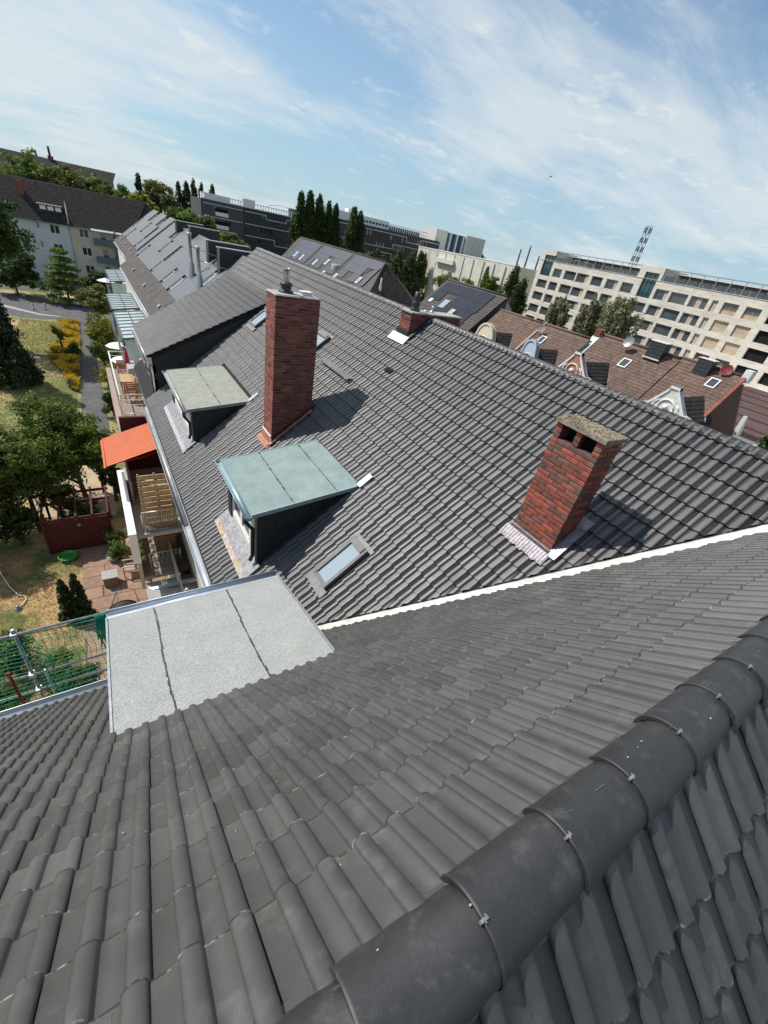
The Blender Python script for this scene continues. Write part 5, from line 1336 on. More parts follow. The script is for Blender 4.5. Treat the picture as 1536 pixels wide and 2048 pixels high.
# solar roof with a hip at the near end
h2 = thing('row_house', (39.5, 78, -H), 'row house with three solar fields and a hipped end across the street', 'house')
zE = -9.2; xE, xR, zRr = 33.2, 39.6, -2.95
p2 = math.atan2(zRr - zE, xR - xE)
MB().box(33.6, 45.7, 57.6, 98, -H, zE - .05).build('wall', M['offwhite'], h2)
l2 = (xR - xE) / math.cos(p2)
hipn = V3(0.62, -1, 0)
slope('roof_tiles', h2, (xE, 98, zE), (0, -1, 0), p2, 42, l2, M['grey_tile'], cuts=[((xR, 63.2, 0), V3(-.86, -1, 0)), ((36.9, 97.5, 0), V3(-.35, 1, 0))], pt=PT2, tw=PT2W, tc=PT2C)
hp = math.atan2(zRr - zE, 63.2 - 57.6)
slope('roof_tiles', h2, (xE, 57.6, zE), (1, 0, 0), hp, 12.8, (63.2 - 57.6) / math.cos(hp), M['dkbrown_tile'], cuts=[((xR, 63.2, 0), V3(-1, .90, 0)), ((xR, 63.2, 0), V3(1, .90, 0))], pt=PT2, tw=PT2W, tc=PT2C)
rb = MB(); rb.poly([(xE, 57.6, zE - .03), (xR, 63.2, zRr - .04), (xR, 97.6, zRr - .04), (xE, 97.6, zE - .03)]); rb.poly([(46, 57.6, zE - .03), (46, 97.6, zE - .03), (xR, 97.6, zRr - .04), (xR, 63.2, zRr - .04)]); rb.poly([(xE, 57.6, zE - .03), (46, 57.6, zE - .03), (xR, 63.2, zRr - .04)]); rb.build('roof', M['grey_tile'], h2)
MB().tube([(xR, 63.2, zRr + .05), (xR, 97.6, zRr + .05)], .14, n=7).tube([(xR, 63.2, zRr + .05), (xE, 57.6, zE + .1)], .14, n=7).build('ridge', M['grey_tile'], h2)
def panels(t, F, fields, gaps=(), wsz=1.02, hsz=1.66, pmat=None):
    pm_ = None
    for a0, b0, na, nb_ in fields:
        for i in range(na):
            for j in range(nb_):
                if any(g[0] <= a0 + (i + .5) * wsz <= g[1] and g[2] <= b0 + (j + .5) * hsz <= g[3] for g in gaps): continue
                if pm_ is None:
                    q = MB(); q.fbox((V3(0, 0, -H), F[1], F[2], F[3]), 0, wsz - .025, 0, hsz - .025, .10, .14); pm_ = q.mesh('solar_panel'); pm_.materials.append(pmat or M['panel_blue'])
                inst('solar_panel', pm_, F[0] + F[1] * (a0 + i * wsz) + F[2] * (b0 + j * hsz) + V3(0, 0, H), t)
M['panel_deep'] = mat('solar_cell_deep_blue', (0.014, 0.017, 0.028), rough=0.2, var=0.06, tint=0.2, spec=0.5)
M['panel_blue'] = mat('solar_cell_blue', (0.028, 0.030, 0.042), rough=0.35, var=0.06, tint=0.2, spec=0.9)
Fh2 = (V3(xE, 98, zE), V3(0, -1, 0), V3(math.cos(p2), 0, math.sin(p2)), V3(-math.sin(p2), 0, math.cos(p2)))
panels(h2, Fh2, [(3.0, 3.6, 9, 3), (13.6, 3.6, 11, 3), (26.3, 3.6, 9, 3)], gaps=[(5.0, 6.2, 3, 5.6), (8.4, 9.6, 3, 5.4), (15, 16.2, 3, 5.4), (18.5, 20.4, 3, 7.2), (28.4, 30.2, 3, 5.2), (32.6, 34, 3, 6.2)])
for a, b_ in ((5.3, 4.2), (8.7, 4.0), (15.2, 4.0), (19.0, 4.9), (21.2, 2.4), (25.6, 2.8), (32.7, 3.7)):
    o = flat_on(Fh2, h2, 'roof_window', a, a + .85, b_, b_ + 1.25, .02, .15, M['white']); flat_on(Fh2, o, 'pane', a + .1, a + .75, b_ + .1, b_ + 1.15, .152, .158, M['glass_sky'])
MB().lathe((37.0, 74.4, -5.55), [(.9, -.5), (.9, .3), (.8, .42)], 14).build('vent_drum', M['cement'], h2)
MB().lathe((37.4, 60.0, -6.4), [(.22, -.6), (.2, .3), (.12, .8), (.10, 1.5)], 10).build('vent_cone', M['offwhite'], h2)
# second solar roof, two gables
h3 = thing('row_house', (41, 44, -H), 'row house with one deep blue solar field, between hipped roof and brown roofs', 'house')
p3 = roof_box(h3, 34.6, 41.2, 38.2, 49.4, -8.6, -3.0, M['cement'], M['grey_tile'])
F3 = slope('roof_tiles', h3, (34.6, 49.4, -8.6), (0, -1, 0), p3, 11.2, 6.6 / math.cos(p3), M['grey_tile'], pt=PT2, tw=PT2W, tc=PT2C)
panels(h3, F3, [(.6, 4.9, 9, 2), (3.4, 3.24, 6, 1), (5.6, 1.6, 4, 1)], gaps=[(3.0, 4.8, 4.6, 6.4)], pmat=M['panel_deep'])
o = flat_on(F3, h3, 'roof_window', 3.5, 4.5, 4.0, 5.4, .02, .15, M['alu']); flat_on(F3, o, 'pane', 3.6, 4.4, 4.1, 5.3, .152, .158, M['glass_sky'])
o = flat_on(F3, h3, 'roof_window', 6.2, 7.0, 3.3, 4.3, .15, .28, M['alu'])
flat_on(F3, h3, 'roof_window', 1.0, 1.5, 4.3, 4.9, .02, .15, M['white'])
fx = MB(); fx.box(35, 41, 38.0, 38.19, -H, -8.6); fx.prism([(34.8, 38.0, -8.5), (41.2, 38.0, -3.2), (41.2, 38.0, -8.5)], (0, .18, 0)); fx.build('gable_wall', M['slate'], h3)

# four brown roofed gable houses
def gable_front(t, yc, w_, zb, zt, style, m, m2):
    """shaped front gable, 0.35 m thick, standing on the street front"""
    xg = 34.4; pts = []
    h = zt - zb
    if style == 'round':
        pts = [(-w_ / 2, 0), (w_ / 2, 0), (w_ / 2, .18 * h), (.40 * w_, .22 * h), (.40 * w_, .42 * h)]
        for k in range(13):
            an = math.pi * k / 12; pts.append((.36 * w_ * math.cos(an), .52 * h + .48 * h * math.sin(an)))
        pts += [(-.40 * w_, .42 * h), (-.40 * w_, .22 * h), (-w_ / 2, .18 * h)]
    elif style == 'bell':
        pts = [(-w_ / 2, 0), (w_ / 2, 0), (w_ / 2, .12 * h), (.44 * w_, .20 * h), (.38 * w_, .38 * h), (.38 * w_, .46 * h), (.30 * w_, .50 * h), (.26 * w_, .56 * h)]
        for k in range(11):
            an = math.pi * k / 10; pts.append((.22 * w_ * math.cos(an), .72 * h + .28 * h * math.sin(an)))
        pts += [(-.26 * w_, .56 * h), (-.30 * w_, .50 * h), (-.38 * w_, .46 * h), (-.38 * w_, .38 * h), (-.44 * w_, .20 * h), (-w_ / 2, .12 * h)]
    else:
        pts = [(-w_ / 2, 0), (w_ / 2, 0), (w_ / 2, .30 * h), (.46 * w_, .34 * h), (.54 * w_, .40 * h), (.54 * w_, .50 * h), (.42 * w_, .53 * h), (.36 * w_, .60 * h)]
        pts += [(.10 * w_, .94 * h), (.10 * w_, h), (-.10 * w_, h), (-.10 * w_, .94 * h), (-.36 * w_, .60 * h), (-.42 * w_, .53 * h), (-.54 * w_, .50 * h), (-.54 * w_, .40 * h), (-.46 * w_, .34 * h), (-w_ / 2, .30 * h)]
    g = bpy.data.objects.new('front_gable', None); link(g, t, Vector((xg, yc, zb + H)))
    MB().prism([(xg, yc - a, zb + b) for a, b in pts], (.40, 0, 0)).build('gable_wall', m, g)
    # raised coping following the outline, and a recessed panel with relief
    cx = sum(a for a, _ in pts) / len(pts); 
    cp = MB(); inn = [(a * .86, zt - (zt - zb - b) * .92 - .16 * h * (1 - b / h) * 0 - .05 * h) if b > .05 * h else (a * .86, zb + .02 - 0) for a, b in pts]
    n = len(pts)
    for i in range(n):
        j = (i + 1) % n
        if pts[i][1] < .01 and pts[j][1] < .01: continue
        a, b = pts[i], pts[j]; c, d_ = inn[i], inn[j]
        cp.hexa([(xg - .09, yc - a[0], zb + a[1]), (xg - .09, yc - b[0], zb + b[1]), (xg + .47, yc - b[0], zb + b[1] + .02), (xg + .47, yc - a[0], zb + a[1] + .02),
                 (xg - .09, yc - c[0], c[1]), (xg - .09, yc - d_[0], d_[1]), (xg - .003, yc - d_[0], d_[1]), (xg - .003, yc - c[0], c[1])]) if False else cp.poly([(xg - .08, yc - a[0], zb + a[1]), (xg - .08, yc - c[0], c[1]), (xg - .08, yc - d_[0], d_[1]), (xg - .08, yc - b[0], zb + b[1])])
        cp.poly([(xg - .08, yc - a[0], zb + a[1]), (xg - .08, yc - b[0], zb + b[1]), (xg + .46, yc - b[0], zb + b[1]), (xg + .46, yc - a[0], zb + a[1])])
        cp.poly([(xg - .08, yc - c[0], c[1]), (xg - .002, yc - c[0], c[1]), (xg - .002, yc - d_[0], d_[1]), (xg - .08, yc - d_[0], d_[1])])
    cp.build('coping', m2, g)
    od = MB(); rr = random.Random(int(yc * 10))
    if style == 'peak':
        cz = zb + .55 * h
        od.tube([(xg - .05, yc - .17 * w_ * math.cos(k * math.pi / 8), cz + .17 * w_ * math.sin(k * math.pi / 8)) for k in range(17)], .05, n=5)
        for s_ in (-1, 1):
            for q, r0 in ((0, .34), (1, .24)):
                od.tube([(xg - .04, yc - s_ * w_ * (.10 + .26 * math.sin(t_ * 2.6) * (1 - .25 * q) * (1 - .3 * t_)), zb + h * (.12 + .16 * q + .55 * t_)) for t_ in [k / 10 for k in range(11)]], .045, n=5)
            od.tube([(xg - .04, yc - s_ * w_ * (.18 + .12 * math.cos(t_ * 5)), zb + h * (.15 + .12 * math.sin(t_ * 5))) for t_ in [k / 10 for k in range(11)]], .04, n=5)
        od.lathe((xg - .05, yc, cz - .1), [(.12, 0), (.22, .1), (.16, .25), (.05, .32)], 8)
    else:
        cz = zb + .52 * h
        od.tube([(xg - .03, yc - .10 * w_ * math.cos(k * math.pi / 8), cz + .10 * w_ * math.sin(k * math.pi / 8)) for k in range(17)], .06, n=5)
    od.build('relief', m2, g)
    if style != 'peak':
        MB().box(xg - .02, xg - .004, yc - .16, yc + .16, cz - .14, cz + .16).build('oculus', M['soot_and_shade'], g)  # black plate: shade inside the opening, put into colour
    return g
def saddle(t, yc, w_, zr_, F0, p, xe, ze, tile, white_edge=True, depth=None):
    """small roof behind a front gable, ridge along X at height zr_, cut by the main slope"""
    half = w_ / 2; zl = zr_ - half * .95
    x_end = xe + (zr_ - ze) / math.tan(p) + .1
    d = bpy.data.objects.new('cross_roof', None); link(d, t, Vector((34.8, yc, zl + H)))
    pi_ = math.atan2(.95, 1)
    nn = V3(math.sin(p), 0, -math.cos(p))      # below the main slope
    cut = [((xe, 0, ze + .03), nn)]
    slope('roof_tiles', d, (x_end, yc + half, zl), (-1, 0, 0), pi_, x_end - 34.8, half / math.cos(pi_), tile, cuts=cut)
    slope('roof_tiles', d, (34.8, yc - half, zl), (1, 0, 0), pi_, x_end - 34.8, half / math.cos(pi_), tile, cuts=cut)
    b = MB(); b.prism([(34.8, yc - half, zl - .05), (34.8, yc, zr_ - .05), (34.8, yc + half, zl - .05), (34.8, yc + half, zl - 2), (34.8, yc - half, zl - 2)], (x_end - 34.85, 0, 0))
    o = b.build('roof_body', M['deck'], d)
    if white_edge:
        xs = [34.8 + (x_end - 34.8) * k / 4 for k in range(5)]
        v = MB()
        a = V3(xe + (zl - ze) / math.tan(p), yc - half, zl + .05); c = V3(x_end, yc, zr_ + .05)
        v.hexa([tuple(a + V3(0, -.05, -.1)), tuple(a + V3(.12, -.05, -.05)), tuple(c + V3(.12, -.05, -.05)), tuple(c + V3(0, -.05, -.1)), tuple(a + V3(0, 0, .06)), tuple(a + V3(.12, 0, .08)), tuple(c + V3(.12, 0, .08)), tuple(c + V3(0, 0, .06))])
        v.build('valley_strip', M['offwhite'], d)
    return d
M['gcream'] = mat('cream_gable_paint', (0.74, 0.67, 0.50), rough=0.8, var=0.06, vscale=2)
M['gblue'] = mat('pale_blue_gable_paint', (0.50, 0.57, 0.66), rough=0.8, var=0.06, vscale=2)
M['gred'] = mat('red_gable_ground', (0.46, 0.19, 0.13), rough=0.8, var=0.15, vscale=3)
M['gyellow'] = mat('pale_yellow_gable_ground', (0.72, 0.71, 0.60), rough=0.8, var=0.12, vscale=3)
M['brickwall'] = mat('brown_brick_wall', (0.17, 0.085, 0.06), rough=0.9, var=0.18, vscale=2, stretch=(1, 1, 4))
row = []
def gable_house(label, y0, y1, xr, zr_, yg, style, gm, gm2, gz, wg=3.6, tile='brown_tile', ym=None):
    t = thing('row_house', (xr, (y0 + y1) / 2, -H), label, 'house')
    xe, ze = 34.6, zr_ - (xr - 34.6) * math.tan(R(42))
    p = roof_box(t, xe, xr, y0, y1, ze, zr_, M['brickwall'] if y0 < 13 else M['offwhite'], M['brown_tile'])
    F = slope('roof_tiles', t, (xe, y1, ze), (0, -1, 0), p, y1 - y0 - .02, (xr - xe) / math.cos(p), M[tile])
    gable_front(t, yg, wg, gz - 3.4, gz, style, gm, gm2)
    saddle(t, yg - .15, wg * .86, gz - .75, F, p, xe, ze, M['dkbrown_tile'])  # darker tiles here put the cross roof's shade into its colour
    return t, F, p, xe, ze
r1 = gable_house('brown roofed row house with a cream round-topped front gable', 31.0, 37.6, 40.2, -4.4, 33.4, 'round', M['gcream'], M['gcream'], -5.25)
r2 = gable_house('brown roofed row house with a pale blue bell-shaped front gable', 25.4, 31.0, 40.3, -4.4, 27.2, 'bell', M['gblue'], M['gblue'], -5.25)
r3 = gable_house('brown roofed row house with a red and white ornamental front gable', 17.4, 25.4, 41.5, -3.88, 22.1, 'peak', M['gred'], M['white'], -5.0, wg=3.4)
r4 = gable_house('brown roofed end house with a pale yellow and white ornamental gable', 12.5, 17.4, 41.7, -3.82, 13.65, 'peak', M['gyellow'], M['white'], -5.0, wg=3.4)
# party strips
for t, xe_, xr_, zr_, y, m_, h_ in ((r1[0], 34.6, 40.2, -4.4, 31.0, M['plaster_pink'], .12), (r3[0], 34.6, 41.5, -3.88, 25.3, M['zinc_pale'] if 'zinc_pale' in M else M.setdefault('zinc_pale', mat('pale_green_zinc', (.42, .48, .44), rough=.5, metal=.3, var=.1)), .38)):
    ze_ = zr_ - (xr_ - xe_) * math.tan(R(42))
    b = MB(); b.hexa([(xe_, y - h_, ze_ - .1), (xe_, y + h_, ze_ - .1), (xr_ + .1, y + h_, zr_ - .1), (xr_ + .1, y - h_, zr_ - .1), (xe_, y - h_, ze_ + .2), (xe_, y + h_, ze_ + .2), (xr_ + .1, y + h_, zr_ + .22), (xr_ + .1, y - h_, zr_ + .22)]); b.build('party_strip', m_, t)
F4 = r3[1]
def on3(x, y, F=None): return x
def stack(t, x, y, w_, d_, zt, zb, m=M['slate'], cap=None):
    o = MB().box(x - w_ / 2, x + w_ / 2, y - d_ / 2, y + d_ / 2, zb, zt).build('chimney', m, t)
    MB().box(x - w_ / 2 - .06, x + w_ / 2 + .06, y - d_ / 2 - .06, y + d_ / 2 + .06, zt, zt + .06).build('chimney_cap', M['offwhite'], o)
    n = 5; c = MB()
    for k in range(n):
        for q in range(int(d_ / .3)):
            ya = y - d_ / 2 + q * .3; z_ = zb + (zt - zb) * k / n
            c.hexa([(x - w_ / 2 - .03, ya + .01, z_), (x - w_ / 2 - .003, ya + .01, z_), (x - w_ / 2 - .003, ya + .29, z_), (x - w_ / 2 - .03, ya + .29, z_), (x - w_ / 2 - .008, ya + .01, z_ + (zt - zb) / n), (x - w_ / 2 - .002, ya + .01, z_ + (zt - zb) / n), (x - w_ / 2 - .002, ya + .29, z_ + (zt - zb) / n), (x - w_ / 2 - .008, ya + .29, z_ + (zt - zb) / n)])
    c.build('slates', M['slate'], o, kind='stuff')
    MB().box(x - w_ / 2 - .16, x - w_ / 2 - .04, y - d_ / 2 - .05, y + d_ / 2 + .1, zb + .1, zb + .2).build('flashing', M['offwhite'], o)
stack(r3[0], 41.0, 19.2, .9, 1.35, -3.1, -4.6); stack(r4[0], 41.2, 15.2, .8, 1.15, -3.35, -4.9)
b = MB(); b.box(41.0, 41.8, 25.0, 25.6, -4.2, -3.5); b.build('chimney', M['bricka'], r3[0])
def dish(t, x, y, z, r, m, az):
    d = MB(); c = V3(x, y, z); n = V3(math.cos(az), math.sin(az), .35).normalized(); a = n.cross(Zv).normalized(); b_ = a.cross(n)
    rings = [(r * k / 3, .22 * r * (k / 3) ** 2) for k in range(4)]
    base = len(d.v)
    for rad, h in rings:
        for k in range(14):
            an = 2 * math.pi * k / 14; d.v.append(tuple(c + (a * math.cos(an) + b_ * math.sin(an)) * rad + n * h))
    for i in range(3):
        for k in range(14):
            k2 = (k + 1) % 14; d.f.append((i * 14 + k, i * 14 + k2, i * 14 + 14 + k2, i * 14 + 14 + k)); d.sm.append(True); d.mi.append(0)
    o = d.build('satellite_dish', m, t)
    q = MB(); q.tube([tuple(c - n * .02), tuple(c - n * .15 - V3(0, 0, .1)), tuple(c - n * .15 - V3(0, 0, 1.2))], .03, n=6); q.tube([tuple(c - b_ * r * .8), tuple(c + n * r * .9)], .015, n=5); q.build('dish_arm', M['alu'], o)
dish(r3[0], 40.5, 21.7, -3.75, .48, M['alu'], math.pi); dish(r2[0], 39.0, 30.3, -4.75, .42, M['plaster_pink'], math.pi + .5); dish(r4[0], 41.3, 13.7, -3.7, .42, M['rust'], math.pi + .3)
def rwin(t, F, xe, p, x, y, w_=.8, l=1.0):
    O = V3(x, y, F[0].z + (x - F[0].x) * math.tan(p)); Fq = (O, F[1], F[2], F[3])
    o = MB().fbox(Fq, 0, w_, 0, l, .05, .17).build('roof_window', M['white'], t); MB().fbox(Fq, .09, w_ - .09, .09, l - .09, .172, .178).build('pane', M['glass'], o)
rwin(r3[0], r3[1], 34.6, r3[2], 39.4, 21.2); rwin(r4[0], r4[1], 34.6, r4[2], 40.2, 14.2, .75, .95); rwin(r2[0], r2[1], 34.6, r2[2], 38.4, 29.9, .7, 1.0)
for x, y in ((37.3, 21.2), (37.0, 19.6), (37.3, 16.8)):      # low cross-roof edges with pale strips
    Fq = (V3(x - 1.2, y, r3[1][0].z + (x - 1.2 - 34.6) * math.tan(r3[2])), r3[1][1], r3[1][2], r3[1][3])
    MB().fbox(Fq, -.06, .06, 0, 2.0, .06, .2).build('lead_strip', M['offwhite'], r3[0] if y > 17.4 else r4[0])
# end wall of the row with its copings
e4 = MB()
ze4 = -3.82 - 7.1 * math.tan(R(42))
e4.hexa([(34.6, 12.22, ze4 - .2), (34.6, 12.5, ze4 - .2), (41.75, 12.5, -3.9), (41.75, 12.22, -3.9), (34.6, 12.22, ze4 + .16), (34.6, 12.5, ze4 + .16), (41.75, 12.5, -3.62), (41.75, 12.22, -3.62)])
e4.build('verge_tiles', mat('reddish_verge_tile', (.22, .075, .05), rough=.8, var=.25, vscale=2), r4[0])
b = MB(); b.box(41.5, 42.2, 12.1, 12.6, -4.2, -3.3); b.build('verge_block', M['white'], r4[0])
bz = MB()
for k in range(40):
    z_ = -4.6 - k * .22; xa = max(34.8, 41.6 + (z_ + 3.9) / math.tan(R(42))); xb = min(48.8, 41.8 - (z_ + 3.9) / math.tan(R(42)))
    if xb > xa: bz.box(xa, xb, 12.44, 12.515, z_, z_ + .19)
bz.build('brick_courses', M['brickwall'], r4[0], kind='stuff')
MB().hexa([(47.0, 12.0, -8.9), (47.9, 12.0, -8.9), (47.9, 12.4, -8.9), (47.0, 12.4, -8.9), (46.9, 12.1, -7.2), (47.15, 12.1, -7.2), (47.15, 12.4, -7.2), (46.9, 12.4, -7.2)]).build('corner_scroll', M['white'], r4[0])

# street fronts of the row: rows of windows between string courses
def street_front(t, xw, y0, y1, ztop):
    n = max(2, int((y1 - y0) / 1.9)); F = (V3(xw, y1, 0), V3(0, -1, 0), V3(-1, 0, 0), Zv)
    for r in range(3):
        z = ztop - 2.4 - r * 3.05
        if z < -H + .6: continue
        for k in range(n):
            u = (y1 - y0) * (k + .5) / n - .5; window(t, F, u, u + 1.0, z, z + 1.7, -.07, M['white'], M['glass'], mull=1, fw=.08, sill=True)
    MB().fbox(F, .02, y1 - y0 - .02, .003, .10, ztop - 3.35, ztop - 3.2).build('string_course', M['offwhite'], t)
    MB().fbox(F, .02, y1 - y0 - .02, .003, .22, ztop - .25, ztop - .02).build('cornice', M['offwhite'], t)
for q_, y0, y1 in ((r1, 31.0, 37.6), (r2, 25.4, 31.0), (r3, 17.4, 25.4), (r4, 12.5, 17.4)): street_front(q_[0], 34.9, y0, y1, q_[4] - .05)
street_front(h3, 34.9, 38.2, 49.4, -8.7); street_front(h2, 33.6, 58, 97, -9.3)

# low rust-coloured terrace roof and pale stone wall beyond the end house
lt = thing('annex', (70, 16, -H), 'low annex with a rust red roof beyond the end house', 'building')
MB().box(54, 92, 12, 26, -H, -9.8).build('wall', M['cement'], lt); MB().box(53.8, 92.2, 11.8, 26.2, -9.8, -9.6).build('roof', mat('rust_red_roof', (.085, .052, .044), rough=.85, var=.2, vscale=.6), lt)
for k in range(6): MB().box(56 + k * 6, 56.15 + k * 6, 12, 26, -9.598, -9.5).build('roof_seam', M['redwall'], lt)
sw = thing('stone_wall', (50, 10.6, -H), 'pale stone wall below the end house gable', 'wall')
for r in range(26):
    for k in range(14):
        x0 = 44 + k * .85 + (r % 2) * .4; sb = None
st_m = MB()
rr = random.Random(9)
for r in range(34):
    for k in range(15):
        x0 = 44 + k * .85 + (r % 2) * .4; st_m.box(x0, x0 + .83, 10.2 + rr.uniform(0, .03), 10.8, -H + r * .27, -H + r * .27 + .255); st_m.tint += [rr.random()] * 6
st_m.build('stones', mat('pale_sandstone', (.48, .41, .29), rough=.95, var=.15, vscale=1, tint=.2), sw, kind='stuff')

# ------------------------------------------------------------------ far verticals
ms = thing('lattice_mast', (160, 96.8, -H), 'grey lattice radio mast rising behind the beige office block', 'mast')
M['mast_grey'] = mat('mast_grey_paint', (.16, .17, .18), rough=.6, var=.1)
lat = MB(); rb_ = lambda z: 1.35 - .65 * (z + H) / (H + 19.5)
lv = [-H + k * (H + 19.0) / 17 for k in range(18)]
for sx, sy in ((-1, -1), (1, -1), (1, 1), (-1, 1)):
    lat.tube([(160 + sx * rb_(z), 96.8 + sy * rb_(z), z) for z in lv], .065, n=5)
for i in range(17):
    z0, z1 = lv[i], lv[i + 1]; a, b = rb_(z0), rb_(z1)
    q0 = [(160 + sx * a, 96.8 + sy * a, z0) for sx, sy in ((-1, -1), (1, -1), (1, 1), (-1, 1))]; q1 = [(160 + sx * b, 96.8 + sy * b, z1) for sx, sy in ((-1, -1), (1, -1), (1, 1), (-1, 1))]
    for k in range(4):
        lat.tube([q0[k], q1[(k + 1) % 4]], .036, n=4); lat.tube([q1[k], q1[(k + 1) % 4]], .036, n=4)
lat.build('lattice', M['mast_grey'], ms)
an = MB()
for z in (17.8, 15.0, 12.4, 9.6):
    for k in range(6):
        t_ = k * math.pi / 3; an.box(160 + 1.0 * math.cos(t_) - .1, 160 + 1.0 * math.cos(t_) + .1, 96.8 + 1.0 * math.sin(t_) - .15, 96.8 + 1.0 * math.sin(t_) + .15, z - .7, z + .7)
an.build('antenna', M['darkclad2'], ms)
for k, (y, zt, lab) in enumerate(((465, 21.2, 'leftmost of the three slender far factory chimneys'), (450, 26.2, 'tallest, middle of the three far factory chimneys'), (431, 17.2, 'rightmost of the three far factory chimneys, nearest the beige office'))):
    s_ = MB(); s_.lathe((500, y, -H), [(1.5, 0), (1.0, zt + H - 3), (.95, zt + H)], 12)
    o = s_.build('factory_chimney', mat('far_stack', (.16, .12, .12), rough=.8), None); tag(o, lab, 'chimney', 'far factory chimneys')

# ------------------------------------------------------------------ ground
G = -H
def sheet(name, x0, x1, y0, y1, z, m, n=1, kind='structure', ring=None):
    mb = MB()
    if ring: mb.poly([(a, b, z) for a, b in ring])
    else: mb.poly([(x0, y0, z), (x1, y0, z), (x1, y1, z), (x0, y1, z)])
    return mb.build(name, m, None, base=((x0 + x1) / 2, (y0 + y1) / 2, z), kind=kind)
M['earth'] = mat('town_ground', (0.10, 0.11, 0.06), rough=1, var=0.12, vscale=.15, col2=(.13, .12, .09), c2scale=.05)
M['lawn'] = mat('summer_lawn', (0.175, 0.185, 0.065), rough=1, var=0.20, vscale=.8, col2=(0.43, 0.31, 0.16), c2scale=.16, c2lo=.46, c2hi=.58, bump=.02, bscale=9)
M['drylawn'] = mat('parched_lawn', (0.40, 0.27, 0.125), rough=1, var=0.18, vscale=2.2, col2=(0.12, 0.145, 0.045), c2scale=.34, c2lo=.46, c2hi=.57, bump=.02, bscale=14)
M['asphalt'] = mat('asphalt', (0.095, 0.093, 0.094), rough=.95, var=0.12, vscale=1.2, bump=.004, bscale=60, col2=(.12, .115, .11), c2scale=.6)
M['paver'] = mat('reddish_paving', (0.29, 0.185, 0.13), rough=.92, var=0.15, vscale=3, tint=.16, bump=.004, bscale=40)
M['sand'] = mat('sandy_path', (0.42, 0.32, 0.22), rough=1, var=0.15, vscale=1.0)
o = sheet('ground', -1500, 1500, -1500, 1500, G - .03, M['earth'])
sheet('lawn', -40, 1.0, 30, 100, G - .02, M['lawn'])
sheet('garden', -30, 1.3, 6.5, 30, G - .012, M['drylawn'])
sheet('street', 17.5, 32.5, -60, 160, G - .02, M['asphalt'])
sheet('pavement', 32.6, 34.3, -60, 160, G + .1, M['cement']); 
sheet('courtyard_road', -60, 1.6, 80.5, 94, G - .004, M['asphalt'], ring=[(-60, 88), (-14, 84), (-8, 81.0), (1.6, 80.5), (1.6, 95), (-60, 106)])
sheet('kerb_strip', -14, -5, 81, 88, G + .004, M['cement'], ring=[(-18, 91.5), (-11.0, 88.4), (-6.4, 84.0), (-4.0, 83.2), (-3.9, 82.7), (-6.6, 83.3), (-11.6, 87.6), (-18, 90.6)])
sheet('footpath', -2, 0, 30, 81, G - .008, M['asphalt'], ring=[(-2.35, 36), (-.15, 36), (-.28, 81.5), (-1.62, 81.5)])
sheet('footpath', -30, -2, 62.4, 63.6, G - .008, M['asphalt'], ring=[(-30, 62.4), (-1.9, 62.6), (-1.9, 63.5), (-30, 63.3)])
sheet('sandy_patch', -5.2, -.6, 28, 34, G - .008, M['sand'], ring=[(-5.4, 28.6), (-.7, 27.5), (-.5, 36), (-4.8, 35.2)])
# terrace of single slabs
pat = MB().poly([(-2.78, 14.5, G - .006), (1.2, 14.5, G - .006), (1.2, 24.4, G - .006), (-2.72, 24.4, G - .006)]).build('patio', mat('patio_joint', (.12, .085, .06), rough=1, var=.2), None, base=(-.8, 19.4, G - .006), kind='structure')
pvs = {}
rnd = random.Random(5)
for r in range(11):
    y = 14.6 + r * .885; x = -2.96 + rnd.uniform(0, .3)
    while x < 1.1:
        l = rnd.choice([.8, 1.0, 1.2, 1.5]); xa = max(x, -2.76); xb = min(x + l, 1.18)
        if xb - xa > .12:
            key = round(xb - xa, 1)
            if key not in pvs:
                q = MB(); q.hexa([(0, 0, -H), (key - .012, 0, -H), (key - .012, .87, -H), (0, .87, -H), (.008, .008, .03 - H), (key - .02, .010, .03 - H), (key - .02, .862, .03 - H), (.008, .862, .03 - H)])
                pvs[key] = q.mesh('paving_stone'); pvs[key].materials.append(M['paver'])
            o = inst('paving_stone', pvs[key], (xa + .01, y, H + G - .008 + rnd.uniform(0, .006)), pat, rot=(rnd.gauss(0, .003), rnd.gauss(0, .003), rnd.gauss(0, .005)))
        x += l

